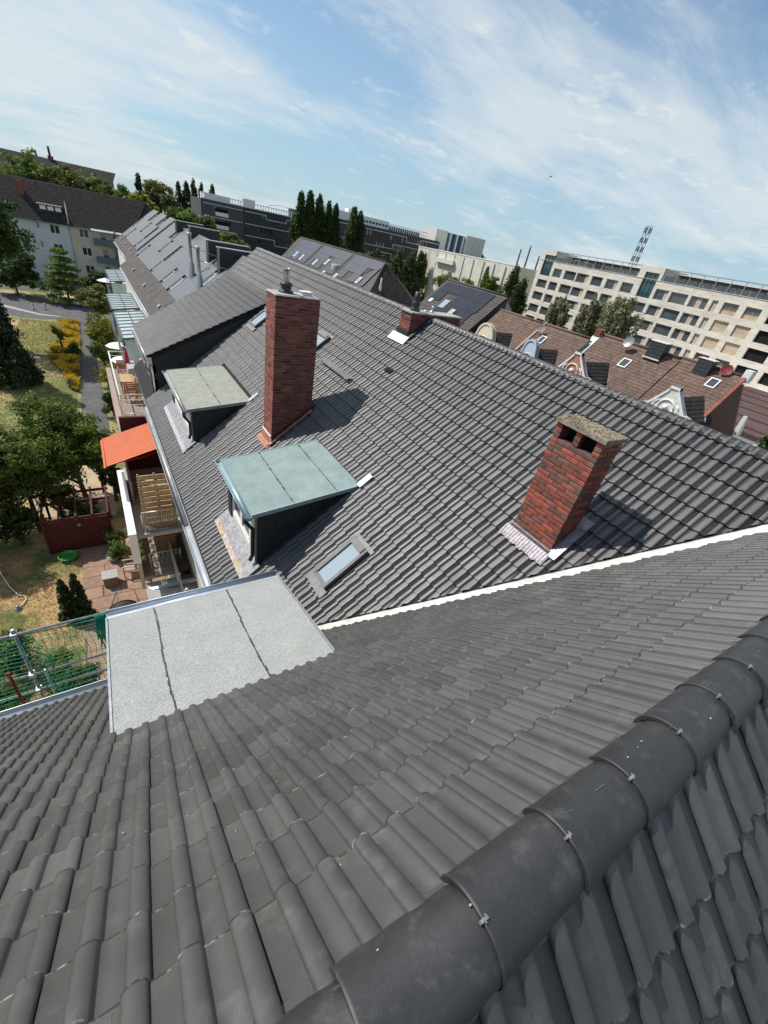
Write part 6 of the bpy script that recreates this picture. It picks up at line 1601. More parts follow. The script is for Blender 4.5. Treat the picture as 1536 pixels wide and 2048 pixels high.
# ------------------------------------------------------------------ vegetation
def leafmat(name, c, c2, transl=.42):
    c, c2 = tuple(v * 1.2 for v in c), tuple(v * 1.2 for v in c2)
    return mat(name, c, rough=.6, var=.10, vscale=.6, tint=.35, tintcol=c2, transl=transl, spec=.3)
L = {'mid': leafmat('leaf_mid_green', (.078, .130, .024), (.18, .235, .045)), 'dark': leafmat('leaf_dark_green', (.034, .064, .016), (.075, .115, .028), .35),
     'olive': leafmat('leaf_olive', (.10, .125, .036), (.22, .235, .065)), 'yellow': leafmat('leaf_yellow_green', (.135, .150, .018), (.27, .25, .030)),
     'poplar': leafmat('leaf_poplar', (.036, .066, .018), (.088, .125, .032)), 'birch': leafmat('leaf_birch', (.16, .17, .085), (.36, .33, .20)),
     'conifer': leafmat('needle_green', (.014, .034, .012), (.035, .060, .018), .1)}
def leaf_cloud(name, centers, radii, per, size, m, parent, flat=0.0, up=0.35, down=0.0, **tags):
    """small leaf-sized faces scattered through clumps; each clump has its own tone"""
    C = np.array(centers, float); n = len(C); Rr = np.array(radii, float).reshape(n, -1)
    N = n * per
    d = RNG.normal(size=(n, per, 3)); d /= np.linalg.norm(d, axis=2, keepdims=True)
    rad = RNG.random((n, per, 1)) ** 0.45
    P = C[:, None] + d * rad * Rr[:, None, :]
    nrm = d * 0.7 + RNG.normal(size=(n, per, 3)) * 0.55 + np.array([0, 0, up]); nrm /= np.linalg.norm(nrm, axis=2, keepdims=True)
    t = np.cross(nrm, RNG.normal(size=(n, per, 3))); t /= np.linalg.norm(t, axis=2, keepdims=True) + 1e-9
    if down: t = t * (1 - down) + np.array([0, 0, -down]); t /= np.linalg.norm(t, axis=2, keepdims=True)
    b = np.cross(nrm, t); b /= np.linalg.norm(b, axis=2, keepdims=True) + 1e-9
    s = size * RNG.uniform(.6, 1.35, (n, per, 1)); w = s * .42
    V = np.stack([P - t * s, P + b * w, P + t * s, P - b * w], axis=2).reshape(-1, 3)
    V[:, 2] += H
    F = np.arange(N * 4).reshape(-1, 4)
    tint = (np.repeat(RNG.random(n), per) + RNG.normal(0, .06, N)) % 1.0
    return np_mesh(name, V, F, m, parent, tint=tint, base=tags.pop('base', (0, 0, 0)), **tags)
def crown_pts(c, rx, ry, rz, n, rnd, shell=.55):
    out = []
    for _ in range(n):
        while True:
            v = Vector((rnd.gauss(0, 1), rnd.gauss(0, 1), rnd.gauss(0, 1)))
            if v.length > .01: break
        v.normalize(); k = (shell + (1 - shell) * rnd.random()) * (.82 + .25 * rnd.random())
        if v.z < -.75: k *= .8
        out.append((c[0] + v.x * rx * k, c[1] + v.y * ry * k, c[2] + v.z * rz * k))
    return out
def tree(label, x, y, top, bottom, r, m, n=60, per=45, size=.28, cr=.22, seed=0, group=None, lean=(0, 0), ry=None, kind='round', name='broadleaf_tree', z0=G):
    """tapered trunk with limbs under a broken crown of leaf clumps"""
    rnd = random.Random(seed * 77 + 5); t = thing(name, (x, y, z0), label, 'tree', group)
    cz, rz = (top + bottom) / 2, (top - bottom) / 2; ry = ry or r
    cx_, cy_ = x + lean[0], y + lean[1]
    tr = MB(); tb = max(.10, (top - z0) * .018)
    tr.tube([(x, y, z0 - .1), (x + lean[0] * .3, y + lean[1] * .3, z0 + (cz - z0) * .4), (cx_ * .6 + x * .4, cy_ * .6 + y * .4, cz - rz * .2), (cx_, cy_, top - rz * .35)], [tb * 1.3, tb, tb * .7, tb * .15], n=8)
    for k in range(7):
        an = k * 2.4 + rnd.random(); h = cz - rz * rnd.uniform(.15, .7); q = rnd.uniform(.55, .85)
        tr.tube([(x + lean[0] * .5, y + lean[1] * .5, h - rz * .25), (cx_ + math.cos(an) * r * q * .5, cy_ + math.sin(an) * ry * q * .5, h + rz * .1), (cx_ + math.cos(an) * r * q, cy_ + math.sin(an) * ry * q, h + rz * .45)], [tb * .55, tb * .35, tb * .08], n=6)
    tr.build('trunk', M['bark'], t)
    if kind == 'round':
        pts = []
        lob = [(cx_ + rnd.uniform(-.45, .45) * r, cy_ + rnd.uniform(-.45, .45) * ry, cz + rnd.uniform(-.35, .45) * rz, rnd.uniform(.48, .72)) for _ in range(5)]
        lob.append((cx_, cy_, cz, .92))
        for (a, b, c, q) in lob: pts += crown_pts((a, b, c), r * q, ry * q, rz * q, n // 6 + 1, rnd)
        rad = [(r * cr * rnd.uniform(.7, 1.35),) * 2 + (r * cr * rnd.uniform(.5, .95),) for _ in pts]
    elif kind == 'column':
        pts, rad = [], []
        for k in range(n):
            f = rnd.random() ** .9; h = bottom + (top - bottom) * f; w_ = r * (1.15 * min(1, (f + .12) * 3.5) * (1 - f ** 2.4) + .10) * (1 + .22 * math.sin(f * 11 + seed * 1.7) + rnd.gauss(0, .10)); an = rnd.random() * 6.28; q = rnd.uniform(.3, .95)
            pts.append((x + math.cos(an) * w_ * q, y + math.sin(an) * w_ * q, h)); rad.append((r * .30, r * .30, r * .75))
    elif kind == 'weep':
        pts, rad = [], []
        for (a, b, c) in crown_pts((cx_, cy_, cz + rz * .2), r * .85, ry * .85, rz * .75, n, rnd, .4):
            pts.append((a, b, c)); rad.append((r * .14, r * .14, rz * .22))
            if rnd.random() < .5: pts.append((a * 1.0, b, c - rz * .35)); rad.append((r * .10, r * .10, rz * .25))
    elif kind == 'tier':
        pts, rad = [], []
        for k in range(n):
            f = rnd.random(); lev = round(f * 6) / 6; h = bottom + (top - bottom) * lev; w_ = r * (1.05 - lev) ** .75; an = rnd.random() * 6.28; q = math.sqrt(rnd.random())
            pts.append((x + math.cos(an) * w_ * q, y + math.sin(an) * w_ * q, h - .35 * q)); rad.append((r * .26, r * .26, r * .09))
    else:
        pts, rad = [], []
        for k in range(n):
            f = rnd.random() ** 1.2; h = bottom + (top - bottom) * f; w_ = r * (1 - f) ** .8 + .03; an = rnd.random() * 6.28; q = rnd.uniform(.55, 1)
            pts.append((x + math.cos(an) * w_ * q, y + math.sin(an) * w_ * q, h)); rad.append((r * .2, r * .2, r * .3))
    leaf_cloud('crown', pts, rad, per, size, m, t, down=.45 if kind == 'weep' else 0)
    return t
# courtyard, near to far
tree('large loose-leaved tree in the garden beside the orange awning', -2.25, 29.8, -11.1, -17.6, 2.95, L['mid'], n=300, per=85, size=.105, cr=.18, seed=1, lean=(-.5, .3), ry=2.8)
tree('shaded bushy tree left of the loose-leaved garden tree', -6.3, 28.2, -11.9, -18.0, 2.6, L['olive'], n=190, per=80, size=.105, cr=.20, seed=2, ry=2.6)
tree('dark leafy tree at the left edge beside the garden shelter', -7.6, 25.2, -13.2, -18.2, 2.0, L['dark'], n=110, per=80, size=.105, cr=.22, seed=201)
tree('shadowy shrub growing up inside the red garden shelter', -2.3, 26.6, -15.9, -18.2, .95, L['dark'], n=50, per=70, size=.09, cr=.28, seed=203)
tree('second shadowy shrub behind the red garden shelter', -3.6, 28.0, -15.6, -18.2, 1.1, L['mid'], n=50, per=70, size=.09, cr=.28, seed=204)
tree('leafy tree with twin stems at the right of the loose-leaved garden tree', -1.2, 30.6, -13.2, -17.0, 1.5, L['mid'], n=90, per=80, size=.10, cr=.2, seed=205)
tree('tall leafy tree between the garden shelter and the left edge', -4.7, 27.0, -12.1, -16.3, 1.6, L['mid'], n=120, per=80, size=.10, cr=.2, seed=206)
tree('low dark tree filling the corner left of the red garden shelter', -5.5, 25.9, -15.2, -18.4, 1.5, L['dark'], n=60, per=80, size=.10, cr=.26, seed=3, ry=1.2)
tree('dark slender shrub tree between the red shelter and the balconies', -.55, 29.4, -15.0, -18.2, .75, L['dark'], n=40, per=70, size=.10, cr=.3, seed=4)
tree('dark conifer with drooping branches at the left edge of the lawn', -7.7, 53.0, -8.5, -18.2, 2.6, L['conifer'], n=220, per=60, size=.20, seed=5, kind='cone', name='conifer')
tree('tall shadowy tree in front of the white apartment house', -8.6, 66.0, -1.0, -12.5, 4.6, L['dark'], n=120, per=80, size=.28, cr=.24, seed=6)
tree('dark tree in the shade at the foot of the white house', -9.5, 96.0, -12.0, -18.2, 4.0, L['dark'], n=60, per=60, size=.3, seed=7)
tree('bright tiered maple in front of the pale houses', -2.6, 92.5, -10.6, -17.4, 3.6, L['mid'], n=110, per=60, size=.26, seed=8, kind='tier')
tree('dark round bush tree tucked behind the tiered maple', 1.7, 98, -13.0, -18.3, 2.8, L['dark'], n=60, per=60, size=.28, seed=9)
tree('leafy green tree next to the farthest glass canopies', 1.0, 80.5, -13.4, -18.2, 2.6, L['olive'], n=80, per=60, size=.22, seed=10, cr=.26)
tree('feathery yellow-green shrub tree by the nearer glass canopy', .75, 66.0, -14.4, -18.3, 1.9, L['yellow'], n=60, per=60, size=.17, seed=11, cr=.28)
tree('grey-green airy shrub by the bend of the footpath', .9, 71.5, -14.9, -18.3, 1.7, L['olive'], n=40, per=60, size=.16, seed=12, cr=.3)
tree('rounded mid green shrub right of the footpath', .45, 58.0, -15.1, -18.3, 1.6, L['mid'], n=50, per=60, size=.14, seed=13, cr=.3)
tree('low yellowish shrub at the near end of the footpath', .45, 52.0, -15.9, -18.4, 1.35, L['yellow'], n=40, per=55, size=.13, seed=14, cr=.3)
tree('small dark shrub below the terrace ledge', .4, 44.5, -15.9, -18.4, 1.2, L['dark'], n=40, per=55, size=.13, seed=15, cr=.3)
tree('thin young tree standing in the yellow flowers', -3.55, 65.0, -15.3, -17.3, .95, L['yellow'], n=26, per=40, size=.13, seed=16, cr=.3)
tree('grey-green cushion shrub beside the young tree', -2.4, 64.0, -17.2, -18.5, .75, L['poplar'], n=30, per=50, size=.10, seed=17, cr=.35)
tree('left of the two clipped dark conifers by the patio', -3.25, 18.9, -15.95, -18.5, .46, L['conifer'], n=150, per=40, size=.07, seed=18, kind='cone', name='conifer')
tree('right, slightly taller clipped dark conifer by the patio', -2.72, 18.8, -15.70, -18.5, .50, L['conifer'], n=160, per=40, size=.07, seed=19, kind='cone', name='conifer')
tree('bright green potted shrub beside the slatted garden chair', -.85, 22.8, -17.2, -18.3, .50, L['mid'], n=30, per=50, size=.07, seed=20, cr=.35)
tree('dim round shrub between red shelter and white parapet', -.95, 24.0, -16.9, -18.4, .55, L['olive'], n=30, per=50, size=.07, seed=21, cr=.35)
tree('leafy bush behind the green net at the scaffold corner', -5.2, 16.4, -16.2, -18.4, 1.0, L['mid'], n=60, per=60, size=.09, seed=22, cr=.28)
tree('low light green hedge bush beneath the safety net', -3.75, 15.6, -17.3, -18.45, .65, L['yellow'], n=40, per=60, size=.08, seed=23, cr=.3)
tree('dark ivy bush under the lower scaffold rail', -3.0, 14.2, -17.0, -18.4, .85, L['dark'], n=50, per=60, size=.08, seed=24, cr=.3)
tree('dark leafy bush at the left picture edge behind the net', -5.3, 14.2, -16.6, -18.4, 1.1, L['mid'], n=60, per=60, size=.08, cr=.28, seed=202)
tree('straggly bush at the house wall below the net', -2.3, 12.8, -17.3, -18.4, .8, L['olive'], n=40, per=60, size=.08, seed=25, cr=.3)
# behind the houses
gA = 'trees behind the pale houses'
for k, (lb, x, y, top, bot, r, m_) in enumerate((
    ('broad green tree left of the dark chimney pipe behind the white roof', -7.2, 146, 2.2, -9, 6.0, 'mid'), ('tree behind the ridge joint of white and yellow house', 1.8, 144, 2.0, -9, 5.2, 'olive'),
    ('dense green tree above the yellow house ridge', 9.0, 142, .8, -9, 4.6, 'mid'), ('bright yellow-green tree at the end of the yellow house roof', 14.2, 134, -.9, -9, 3.6, 'yellow'),
    ('tall loose tree before the far poplars', 20.5, 150, 2.2, -8, 4.6, 'olive'), ('wide dark tree behind the solar roof ridge', 22.0, 128, -2.2, -10, 4.8, 'mid'), ('low dark tree at the left end of the charcoal block', 27.0, 130, -3.0, -10, 4.2, 'olive'))):
    tree(lb, x, y, top, bot, r, L[m_], n=90, per=50, size=.42, cr=.22, seed=30 + k, group=gA)
gP = 'distant poplars left of the charcoal block'
for k, (x, top, lb) in enumerate(((23.6, 2.9, 'lone distant poplar, farthest left against the sky'), (37.6, 3.2, 'low distant poplar at the left of its cluster'), (40.6, 4.2, 'second distant poplar of the cluster'), (43.4, 5.6, 'tallest distant poplar of the cluster'), (46.4, 4.4, 'distant poplar right of the tallest one'), (50.6, 4.8, 'rightmost distant poplar, rising over the charcoal block'))):
    tree(lb, x, 222, top, -12, 2.0, L['poplar'], n=60, per=30, size=.55, seed=50 + k, kind='column', group=gP, name='poplar')
gQ = 'poplars before the charcoal block'
for k, (x, top, r, lb) in enumerate(((52.3, 5.0, 2.3, 'leftmost big poplar before the charcoal block'), (54.9, 5.7, 2.4, 'second poplar, tallest before the charcoal block'), (57.6, 5.4, 2.2, 'third poplar, right edge of the left clump'), (60.5, 4.7, 1.9, 'fourth poplar, slender one after the gap'), (62.7, 4.5, 2.0, 'fifth poplar, leaning on the fourth'), (68.4, 4.5, 2.7, 'sixth poplar, broad one with a forked top'), (70.6, 4.1, 2.3, 'rightmost poplar of the row, beside the broad one'))):
    tree(lb, x, 130, top, -11, r, L['poplar'], n=190, per=50, size=.34, seed=60 + k, kind='column', group=gQ, name='poplar')
gR = 'trees between hipped roof and cream hall'
for k, (lb, x, y, top, bot, r, m_, kd) in enumerate((
    ('round tree in front of the charcoal block, right of the poplars', 66.0, 118, -4.6, -13, 3.4, 'mid', 'round'), ('dark dense tree behind the hipped roof', 60.5, 100, -3.0, -13, 3.6, 'dark', 'round'),
    ('tall dark column tree right of the hipped roof', 66.0, 100, -2.6, -14, 2.7, 'poplar', 'column'), ('second dark column tree right of the hipped roof', 70.6, 101, -2.9, -14, 2.7, 'poplar', 'column'),
    ('third column tree touching the cream hall', 75.2, 103, -2.0, -14, 2.4, 'poplar', 'column'), ('yellow-green climber bush on the cream hall', 112.0, 151, -2.8, -14, 2.0, 'yellow', 'column'),
    ('wide bush of climbers before the cream hall', 109.0, 131.5, -4.9, -14, 5.2, 'olive', 'round'), ('low green bush below the cream hall wall', 109.5, 120.5, -5.4, -14, 4.2, 'mid', 'round'),
    ('dark tree at the right part of the cream hall', 110.2, 110.5, -3.2, -13, 3.4, 'mid', 'round'), ('narrow climber at the cream hall joint', 113.0, 116.8, -1.9, -12, 1.4, 'olive', 'column'), ('dark upright tree where cream hall meets beige office', 98.5, 91, -1.0, -12, 2.8, 'dark', 'column'),
    ('second upright tree at the end of the beige office', 103.5, 91.5, -3.4, -12, 2.4, 'dark', 'column'), ('small round tree before the left of the charcoal block', 26.6, 106, -4.2, -11, 3.2, 'mid', 'round'), ('bush tree beside it, by the charcoal block', 30.0, 108, -5.0, -11, 2.6, 'olive', 'round'))):
    tree(lb, x, y, top, bot, r, L[m_], n=90, per=50, size=.34, cr=.22, seed=80 + k, kind=kd, group=gR)
gB = 'birches before the beige office'
for k, (lb, x, y, top, bot, r) in enumerate((('left, thinner birch before the beige office', 85, 63.2, -3.4, -12, 2.9), ('middle birch before the beige office', 86, 56.0, -1.5, -12, 3.3), ('right, fullest birch before the beige office', 84, 49.0, -.2, -12, 4.6))):
    tree(lb, x, y, top, bot, r, L['birch'], n=85, per=55, size=.30, seed=100 + k, kind='weep', group=gB, name='birch')
tree('dark bushy tree at the foot of the pale stone wall', 41.5, 7.6, -6.0, -13, 2.2, L['dark'], n=70, per=60, size=.20, seed=110)
tree('small distant wood on the skyline by the factory chimneys', 330, 370, 5.4, -8, 16, L['dark'], n=60, per=40, size=1.4, seed=111, ry=22)

# meadow, flowers and grass: nobody could count them
def scatter(name, ring, n, h, w, m, z=G, colvar=1.0, lean=.4, patchy=None):
    xs = [a for a, b in ring]; ys = [b for a, b in ring]; P = []
    rn = np.random.default_rng(abs(hash(name)) % 99 + n)
    k = len(ring)
    while len(P) < n:
        X = rn.uniform(min(xs), max(xs), 4000); Y = rn.uniform(min(ys), max(ys), 4000); ins = np.zeros(4000, bool)
        for i in range(k):
            (x1, y1), (x2, y2) = ring[i], ring[(i + 1) % k]
            c = ((y1 > Y) != (y2 > Y)) & (X < (x2 - x1) * (Y - y1) / (y2 - y1 + 1e-12) + x1); ins ^= c
        if patchy is not None: ins &= (np.sin(X * 3.1 + 1.3 * np.sin(Y * 1.1)) + np.sin(Y * 1.7 + X * .9) + rn.normal(0, .5, 4000)) > patchy
        P += list(zip(X[ins], Y[ins]))
    P = np.array(P[:n]); a = rn.uniform(0, 6.28, n); hh = h * rn.uniform(.5, 1.3, n); ww = w * rn.uniform(.6, 1.3, n)
    dx, dy = np.cos(a) * ww, np.sin(a) * ww; lx, ly = rn.normal(0, lean, n) * hh, rn.normal(0, lean, n) * hh
    z0 = np.full(n, z + H)
    V = np.stack([np.stack([P[:, 0] - dx, P[:, 1] - dy, z0], 1), np.stack([P[:, 0] + dx, P[:, 1] + dy, z0], 1), np.stack([P[:, 0] + dx * .6 + lx, P[:, 1] + dy * .6 + ly, z0 + hh], 1), np.stack([P[:, 0] - dx * .6 + lx, P[:, 1] - dy * .6 + ly, z0 + hh], 1)], 1).reshape(-1, 3)
    return np_mesh(name, V, np.arange(n * 4).reshape(-1, 4), m, None, base=(P[:, 0].mean(), P[:, 1].mean(), z + H), tint=rn.random(n), kind='stuff')
LM = leafmat('meadow_blade', (.30, .30, .13), (.60, .54, .28), .4); LG = leafmat('lawn_blade', (.17, .20, .06), (.40, .33, .14), .4); LD = leafmat('dry_blade', (.32, .22, .10), (.46, .34, .18), .3)
scatter('meadow_grass', [(-9.0, 64), (-4.2, 64), (-3.6, 70), (-3.0, 78.5), (-8.4, 80)], 9000, .12, .045, LM)
scatter('lawn_grass', [(-14, 37), (-2.6, 37), (-2.4, 54), (-3.2, 62), (-12, 62)], 16000, .07, .03, LG)
scatter('dry_grass', [(-9, 9), (-2.85, 9), (-2.85, 24), (-9, 26)], 30000, .06, .012, LD)
scatter('green_grass', [(-9, 9), (-2.85, 9), (-2.85, 14), (-5.2, 17.5), (-9, 19)], 12000, .09, .014, LG)
LF = leafmat('flower_leaf', (.09, .13, .03), (.18, .20, .05), .3)
YF = mat('yellow_flower', (.80, .55, .04), rough=.7, var=.1, tint=.2, tintcol=(.72, .36, .02), transl=.35)
for nm, ring, n in (('yellow_flowers', [(-4.0, 79.8), (-1.75, 80), (-1.85, 64.2), (-4.6, 63.9), (-4.7, 66.5), (-3.1, 70)], 5200), ('yellow_flowers', [(-4.9, 62.2), (-2.0, 62.3), (-2.3, 50.6), (-2.95, 51.5), (-3.3, 56)], 4800)):
    scatter(nm, ring, int(n * .8), .34, .06, YF, z=G + .12, patchy=-.35); scatter('flower_leaves', ring, int(n * 1.1), .40, .05, LF)

# ------------------------------------------------------------------ garden things
sh = thing('garden_shelter', (-2.6, 25.6, G), 'shaded red garden shelter with an open beam roof', 'garden shelter')
w_ = MB()
for k in range(20):
    x = -4.12 + k * .154; MB().box(x, x + .148, 24.46, 24.50, G, G + 2.12).build('board', M['redshed'], sh)
fr = MB(); fr.box(-4.2, -4.08, 24.40, 24.52, G, G + 2.3); fr.box(-1.10, -.98, 24.40, 24.52, G, G + 2.3); fr.box(-4.3, -.88, 24.42, 24.50, G + 2.18, G + 2.32); fr.box(-4.2, -4.08, 27.3, 27.42, G, G + 2.3); fr.box(-1.1, -.98, 27.3, 27.42, G, G + 2.3); fr.box(-4.3, -.88, 27.32, 27.40, G + 2.18, G + 2.32); fr.box(-4.3, -.88, 26.2, 26.28, G + 2.18, G + 2.32); fr.build('frame', M['redshed'], sh)
for k in range(5): MB().box(-4.18 + k * .78, -4.08 + k * .78, 24.38, 27.45, G + 2.325, G + 2.43).build('beam', M['redshed'], sh)
lm = MB(); lm.lathe((-2.5, 24.38, G + 1.78), [(.10, 0), (.11, .04), (.05, .10), (.03, .14)], 12); lm.build('wall_lamp', M['alu'], sh)
tb = MB(); tb.lathe((-3.34, 23.75, G), [(.40, 0), (.46, .22), (.48, .23), (.48, .25), (.44, .25), (.40, .10)], 24); tag(tb.build('tub', M['plastic_green']), 'round green plastic tub before the red garden shelter', 'tub')
M['wood_patio'] = mat('bleached_wood', (.42, .31, .25), rough=.8, var=.2, vscale=8)
def chair(label, x, y, z, rot, m, s=1.0, group=None, fold=False):
    t = thing('garden_chair', (x, y, z), label, 'chair', group)
    ca, sa = math.cos(rot), math.sin(rot); F = (V3(x, y, z), V3(ca, sa, 0) * s, V3(-sa, ca, 0) * s, Zv * s)
    for k in range(6): MB().fbox(F, -.25 + k * .085, -.25 + k * .085 + .065, -.24, .24, .42, .445).build('seat_slat', m, t)
    for k in range(5): MB().hexa([tuple(F[0] + F[1] * a + F[2] * b + F[3] * c) for a, b, c in ((-.26, .22, .50 + k * .1), (.26, .22, .50 + k * .1), (.26, .24, .50 + k * .1), (-.26, .24, .50 + k * .1), (-.26, .245, .575 + k * .1), (.26, .245, .575 + k * .1), (.26, .265, .575 + k * .1), (-.26, .265, .575 + k * .1))]).build('back_slat', m, t)
    for a in (-.28, .24):
        MB().fbox(F, a, a + .04, -.26, -.22, 0, .64).build('leg', m, t); MB().fbox(F, a, a + .04, .20, .24, 0, 1.02).build('leg', m, t); MB().fbox(F, a - .01, a + .05, -.30, .24, .64, .665).build('armrest', m, t); MB().fbox(F, a, a + .04, -.22, .20, .37, .41).build('rail', m, t)
    return t
chair('slatted wooden armchair on the patio beside the dark lidded box', -.42, 21.3, G, R(-95), M['wood_patio'], 1.25)
chair('wooden folding chair against the wall behind the patio armchair', .05, 23.0, G, R(-160), M['wood_patio'])
bx = thing('planter_box', (-1.42, 20.9, G), 'dark lidded box standing on the patio beside the slatted armchair', 'box')
MB().box(-1.75, -1.1, 20.55, 21.15, G, G + .62).build('body', M['wood_grey'], bx); MB().box(-1.80, -1.05, 20.50, 21.20, G + .62, G + .68).build('lid', M['cement'], bx)
ro = thing('basket_chair', (-1.0, 17.9, G), 'dark woven basket chair turned on its side on the patio', 'chair')
bc = MB(); F = None; base = len(bc.v); n1, n2 = 16, 7
for i in range(n2 + 1):
    ph = math.pi * .5 * i / n2
    for k in range(n1):
        an = 2 * math.pi * k / n1; bc.v.append((-1.0 + .62 * math.sin(ph) * math.cos(an), 17.9 + .28 + -.5 * math.cos(ph), G + .52 + .52 * math.sin(ph) * math.sin(an)))
for i in range(n2):
    for k in range(n1):
        k2 = (k + 1) % n1; bc.f.append((i * n1 + k, i * n1 + k2, i * n1 + n1 + k2, i * n1 + n1 + k)); bc.sm.append(True); bc.mi.append(0)
bc.build('shell', mat('dark_wicker', (.035, .028, .025), rough=.7, var=.3, vscale=12, bump=.01, bscale=60), ro)
q = MB(); q.tube([(-1.0 + .62 * math.cos(k * math.pi / 12), 18.19, G + .52 + .52 * math.sin(k * math.pi / 12)) for k in range(25)], .03, n=6); q.tube([(-1.5, 18.2, G + .8), (-1.1, 18.9, G + 1.3), (-.4, 18.7, G + 1.2), (-.3, 18.3, G + .6)], .02, n=6); q.build('rim', M['dark'], ro)
hs = MB(); hs.tube([(-7.2, 25.0, G + .05), (-6.35, 23.6, G + .05), (-5.85, 22.2, G + .05), (-5.45, 21.4, G + .05), (-5.2, 21.25, G + .05), (-5.10, 20.95, G + .05), (-5.25, 20.6, G + .05), (-5.4, 20.5, G + .05)], .034, n=6)
tag(hs.build('garden_hose', mat('pale_hose', (.62, .60, .40), rough=.6)), 'pale garden hose lying on the parched lawn', 'hose')
sp_ = MB(); sp_.lathe((-5.42, 20.42, G), [(.17, 0), (.17, .05), (.05, .07), (.05, .16), (.09, .17), (.03, .2)], 12); tag(sp_.build('lawn_sprinkler', M['alu']), 'small grey lawn sprinkler at the end of the hose', 'sprinkler')
for k, (x, y, lb) in enumerate(((-7.1, 86.0, 'left of two white banded bollards on the courtyard road'), (-5.67, 86.6, 'right of two white banded bollards on the courtyard road'))):
    t = thing('bollard', (x, y, G), lb, 'bollard', 'banded bollards by the courtyard road')
    MB().lathe((x, y, G), [(.09, 0), (.09, 1.0), (.05, 1.05)], 10).build('post', M['dark'], t)
    for z in (.25, .55, .85): MB().lathe((x, y, G + z), [(.095, 0), (.095, .13)], 10).build('band', M['white'], t)
for k, (x, y) in enumerate(((-.3, 23.6),)):
    t = thing('plant_pot', (x - .9, y - .8, G), 'round pale pot with a bushy plant on the shaded patio', 'plant pot')
    MB().lathe((x - .9, y - .8, G), [(.20, 0), (.30, .3), (.32, .32), (.28, .32), (.26, .26)], 16).build('pot', M['cement'], t)
    leaf_cloud('plant', [(x - .9, y - .8, G + .45), (x - .8, y - .75, G + .5), (x - 1.0, y - .85, G + .48)], [(.22, .22, .14)] * 3, 50, .07, L['olive'], t)

# ------------------------------------------------------------------ things on the balconies
tt = thing('balcony_table', (1.22, 29.1, -10.5), 'square slatted wooden table on the top terrace', 'table')
for k in range(13): MB().box(.86, 1.60, 28.42 + k * .108, 28.42 + k * .108 + .09, -9.78, -9.755).build('table_slat', M['wood_pale'], tt)
q = MB(); q.box(.88, 1.58, 28.45, 28.5, -9.85, -9.785); q.box(.88, 1.58, 29.72, 29.77, -9.85, -9.785); q.build('apron', M['wood'], tt)
for x in (.88, 1.53):
    for y in (28.45, 29.7): MB().box(x, x + .05, y, y + .05, -10.5, -9.855).build('leg', M['wood'], tt)
chair('reddish wooden armchair at the near side of the terrace table', 1.25, 27.3, -10.5, R(180), M['wood'], 1.15)
chair('wooden folding chair at the far side of the terrace table', 1.2, 31.2, -10.5, 0, M['wood'], 1.1)
cr_ = thing('clothes_rack', (1.6, 27.4, -10.5), 'leaning wooden folding rack between terrace table and wall', 'rack')
q = MB(); q.tube([(1.35, 26.6, -10.5), (1.75, 27.6, -9.0)], .03, n=6); q.tube([(1.75, 26.6, -10.5), (1.4, 27.5, -9.1)], .03, n=6); q.tube([(1.3, 27.6, -10.4), (1.8, 28.4, -9.0)], .03, n=6); q.build('frame', M['wood'], cr_)
par = thing('sun_parasol', (.95, 31.9, -10.5), 'folded crimson parasol on the top terrace', 'parasol')
MB().lathe((1.5, 31.2, -10.5), [(.03, 0), (.03, .5), (.10, .6), (.13, 1.2), (.08, 1.7), (.02, 1.9)], 10).build('cloth', M['crimson'], par)
rugs = thing('blanket', (1.6, 30.6, -9.6), 'grey felt blanket hung over the terrace corner', 'blanket')
MB().hexa([(1.38, 29.9, -9.9), (1.86, 29.9, -9.9), (1.86, 31.6, -9.9), (1.38, 31.6, -9.9), (1.42, 29.95, -9.5), (1.86, 29.95, -9.4), (1.86, 31.5, -9.4), (1.42, 31.5, -9.5)]).build('cloth', M['cement'], rugs)
sc_ = thing('slatted_screen', (1.0, 15.5, -11.0), 'pale wooden slatted privacy screen below the orange awning', 'screen')
q = MB()
for x in (.47, 1.0, 1.5): q.box(x, x + .05, 15.48, 15.53, -11.0, -8.78)
q.build('post', M['wood_pale'], sc_)
for k in range(9): MB().box(.45, 1.57, 15.44, 15.475, -10.92 + k * .24, -10.92 + k * .24 + .18).build('slat', M['wood_pale'], sc_)
sc_ = thing('bamboo_mat', (1.0, 14.98, -11.0), 'bamboo mat standing behind the V-barred railing', 'screen')
for k in range(26): MB().tube([(.42 + k * .046, 14.98, -10.98), (.42 + k * .046, 14.98, -10.12)], .02, n=5).build('bamboo_cane', M['wood_pale'], sc_)
cb_ = thing('cabinet', (1.1, 17.0, -13.65), 'red-brown cupboard on the lower balcony behind the V-barred railing', 'cupboard')
MB().box(.85, 1.6, 16.5, 17.2, -13.64, -12.6).build('body', M['paver'], cb_); MB().box(.80, 1.65, 16.45, 17.25, -12.6, -12.54).build('top', M['wood'], cb_)
for k in range(2): MB().box(.87 + k * .37, 1.21 + k * .37, 16.47, 16.495, -13.55, -12.7).build('door', M['paver'], cb_)
vy_ = thing('climbing_plant', (.3, 15.7, -13.65), 'climbing plant along the edge of the lower balcony', 'plant')
leaf_cloud('foliage', [(.22 + .05 * math.sin(k), 15.4 + k * .16, -12.8 + .1 * math.cos(k * 2)) for k in range(22)], [(.10, .12, .12)] * 22, 26, .05, L['olive'], vy_)
bn = thing('banana_plant', (2.05, 42.0, -11.5), 'broad-leaved yellow-green banana plant beside the glass canopy', 'plant')
q = MB()
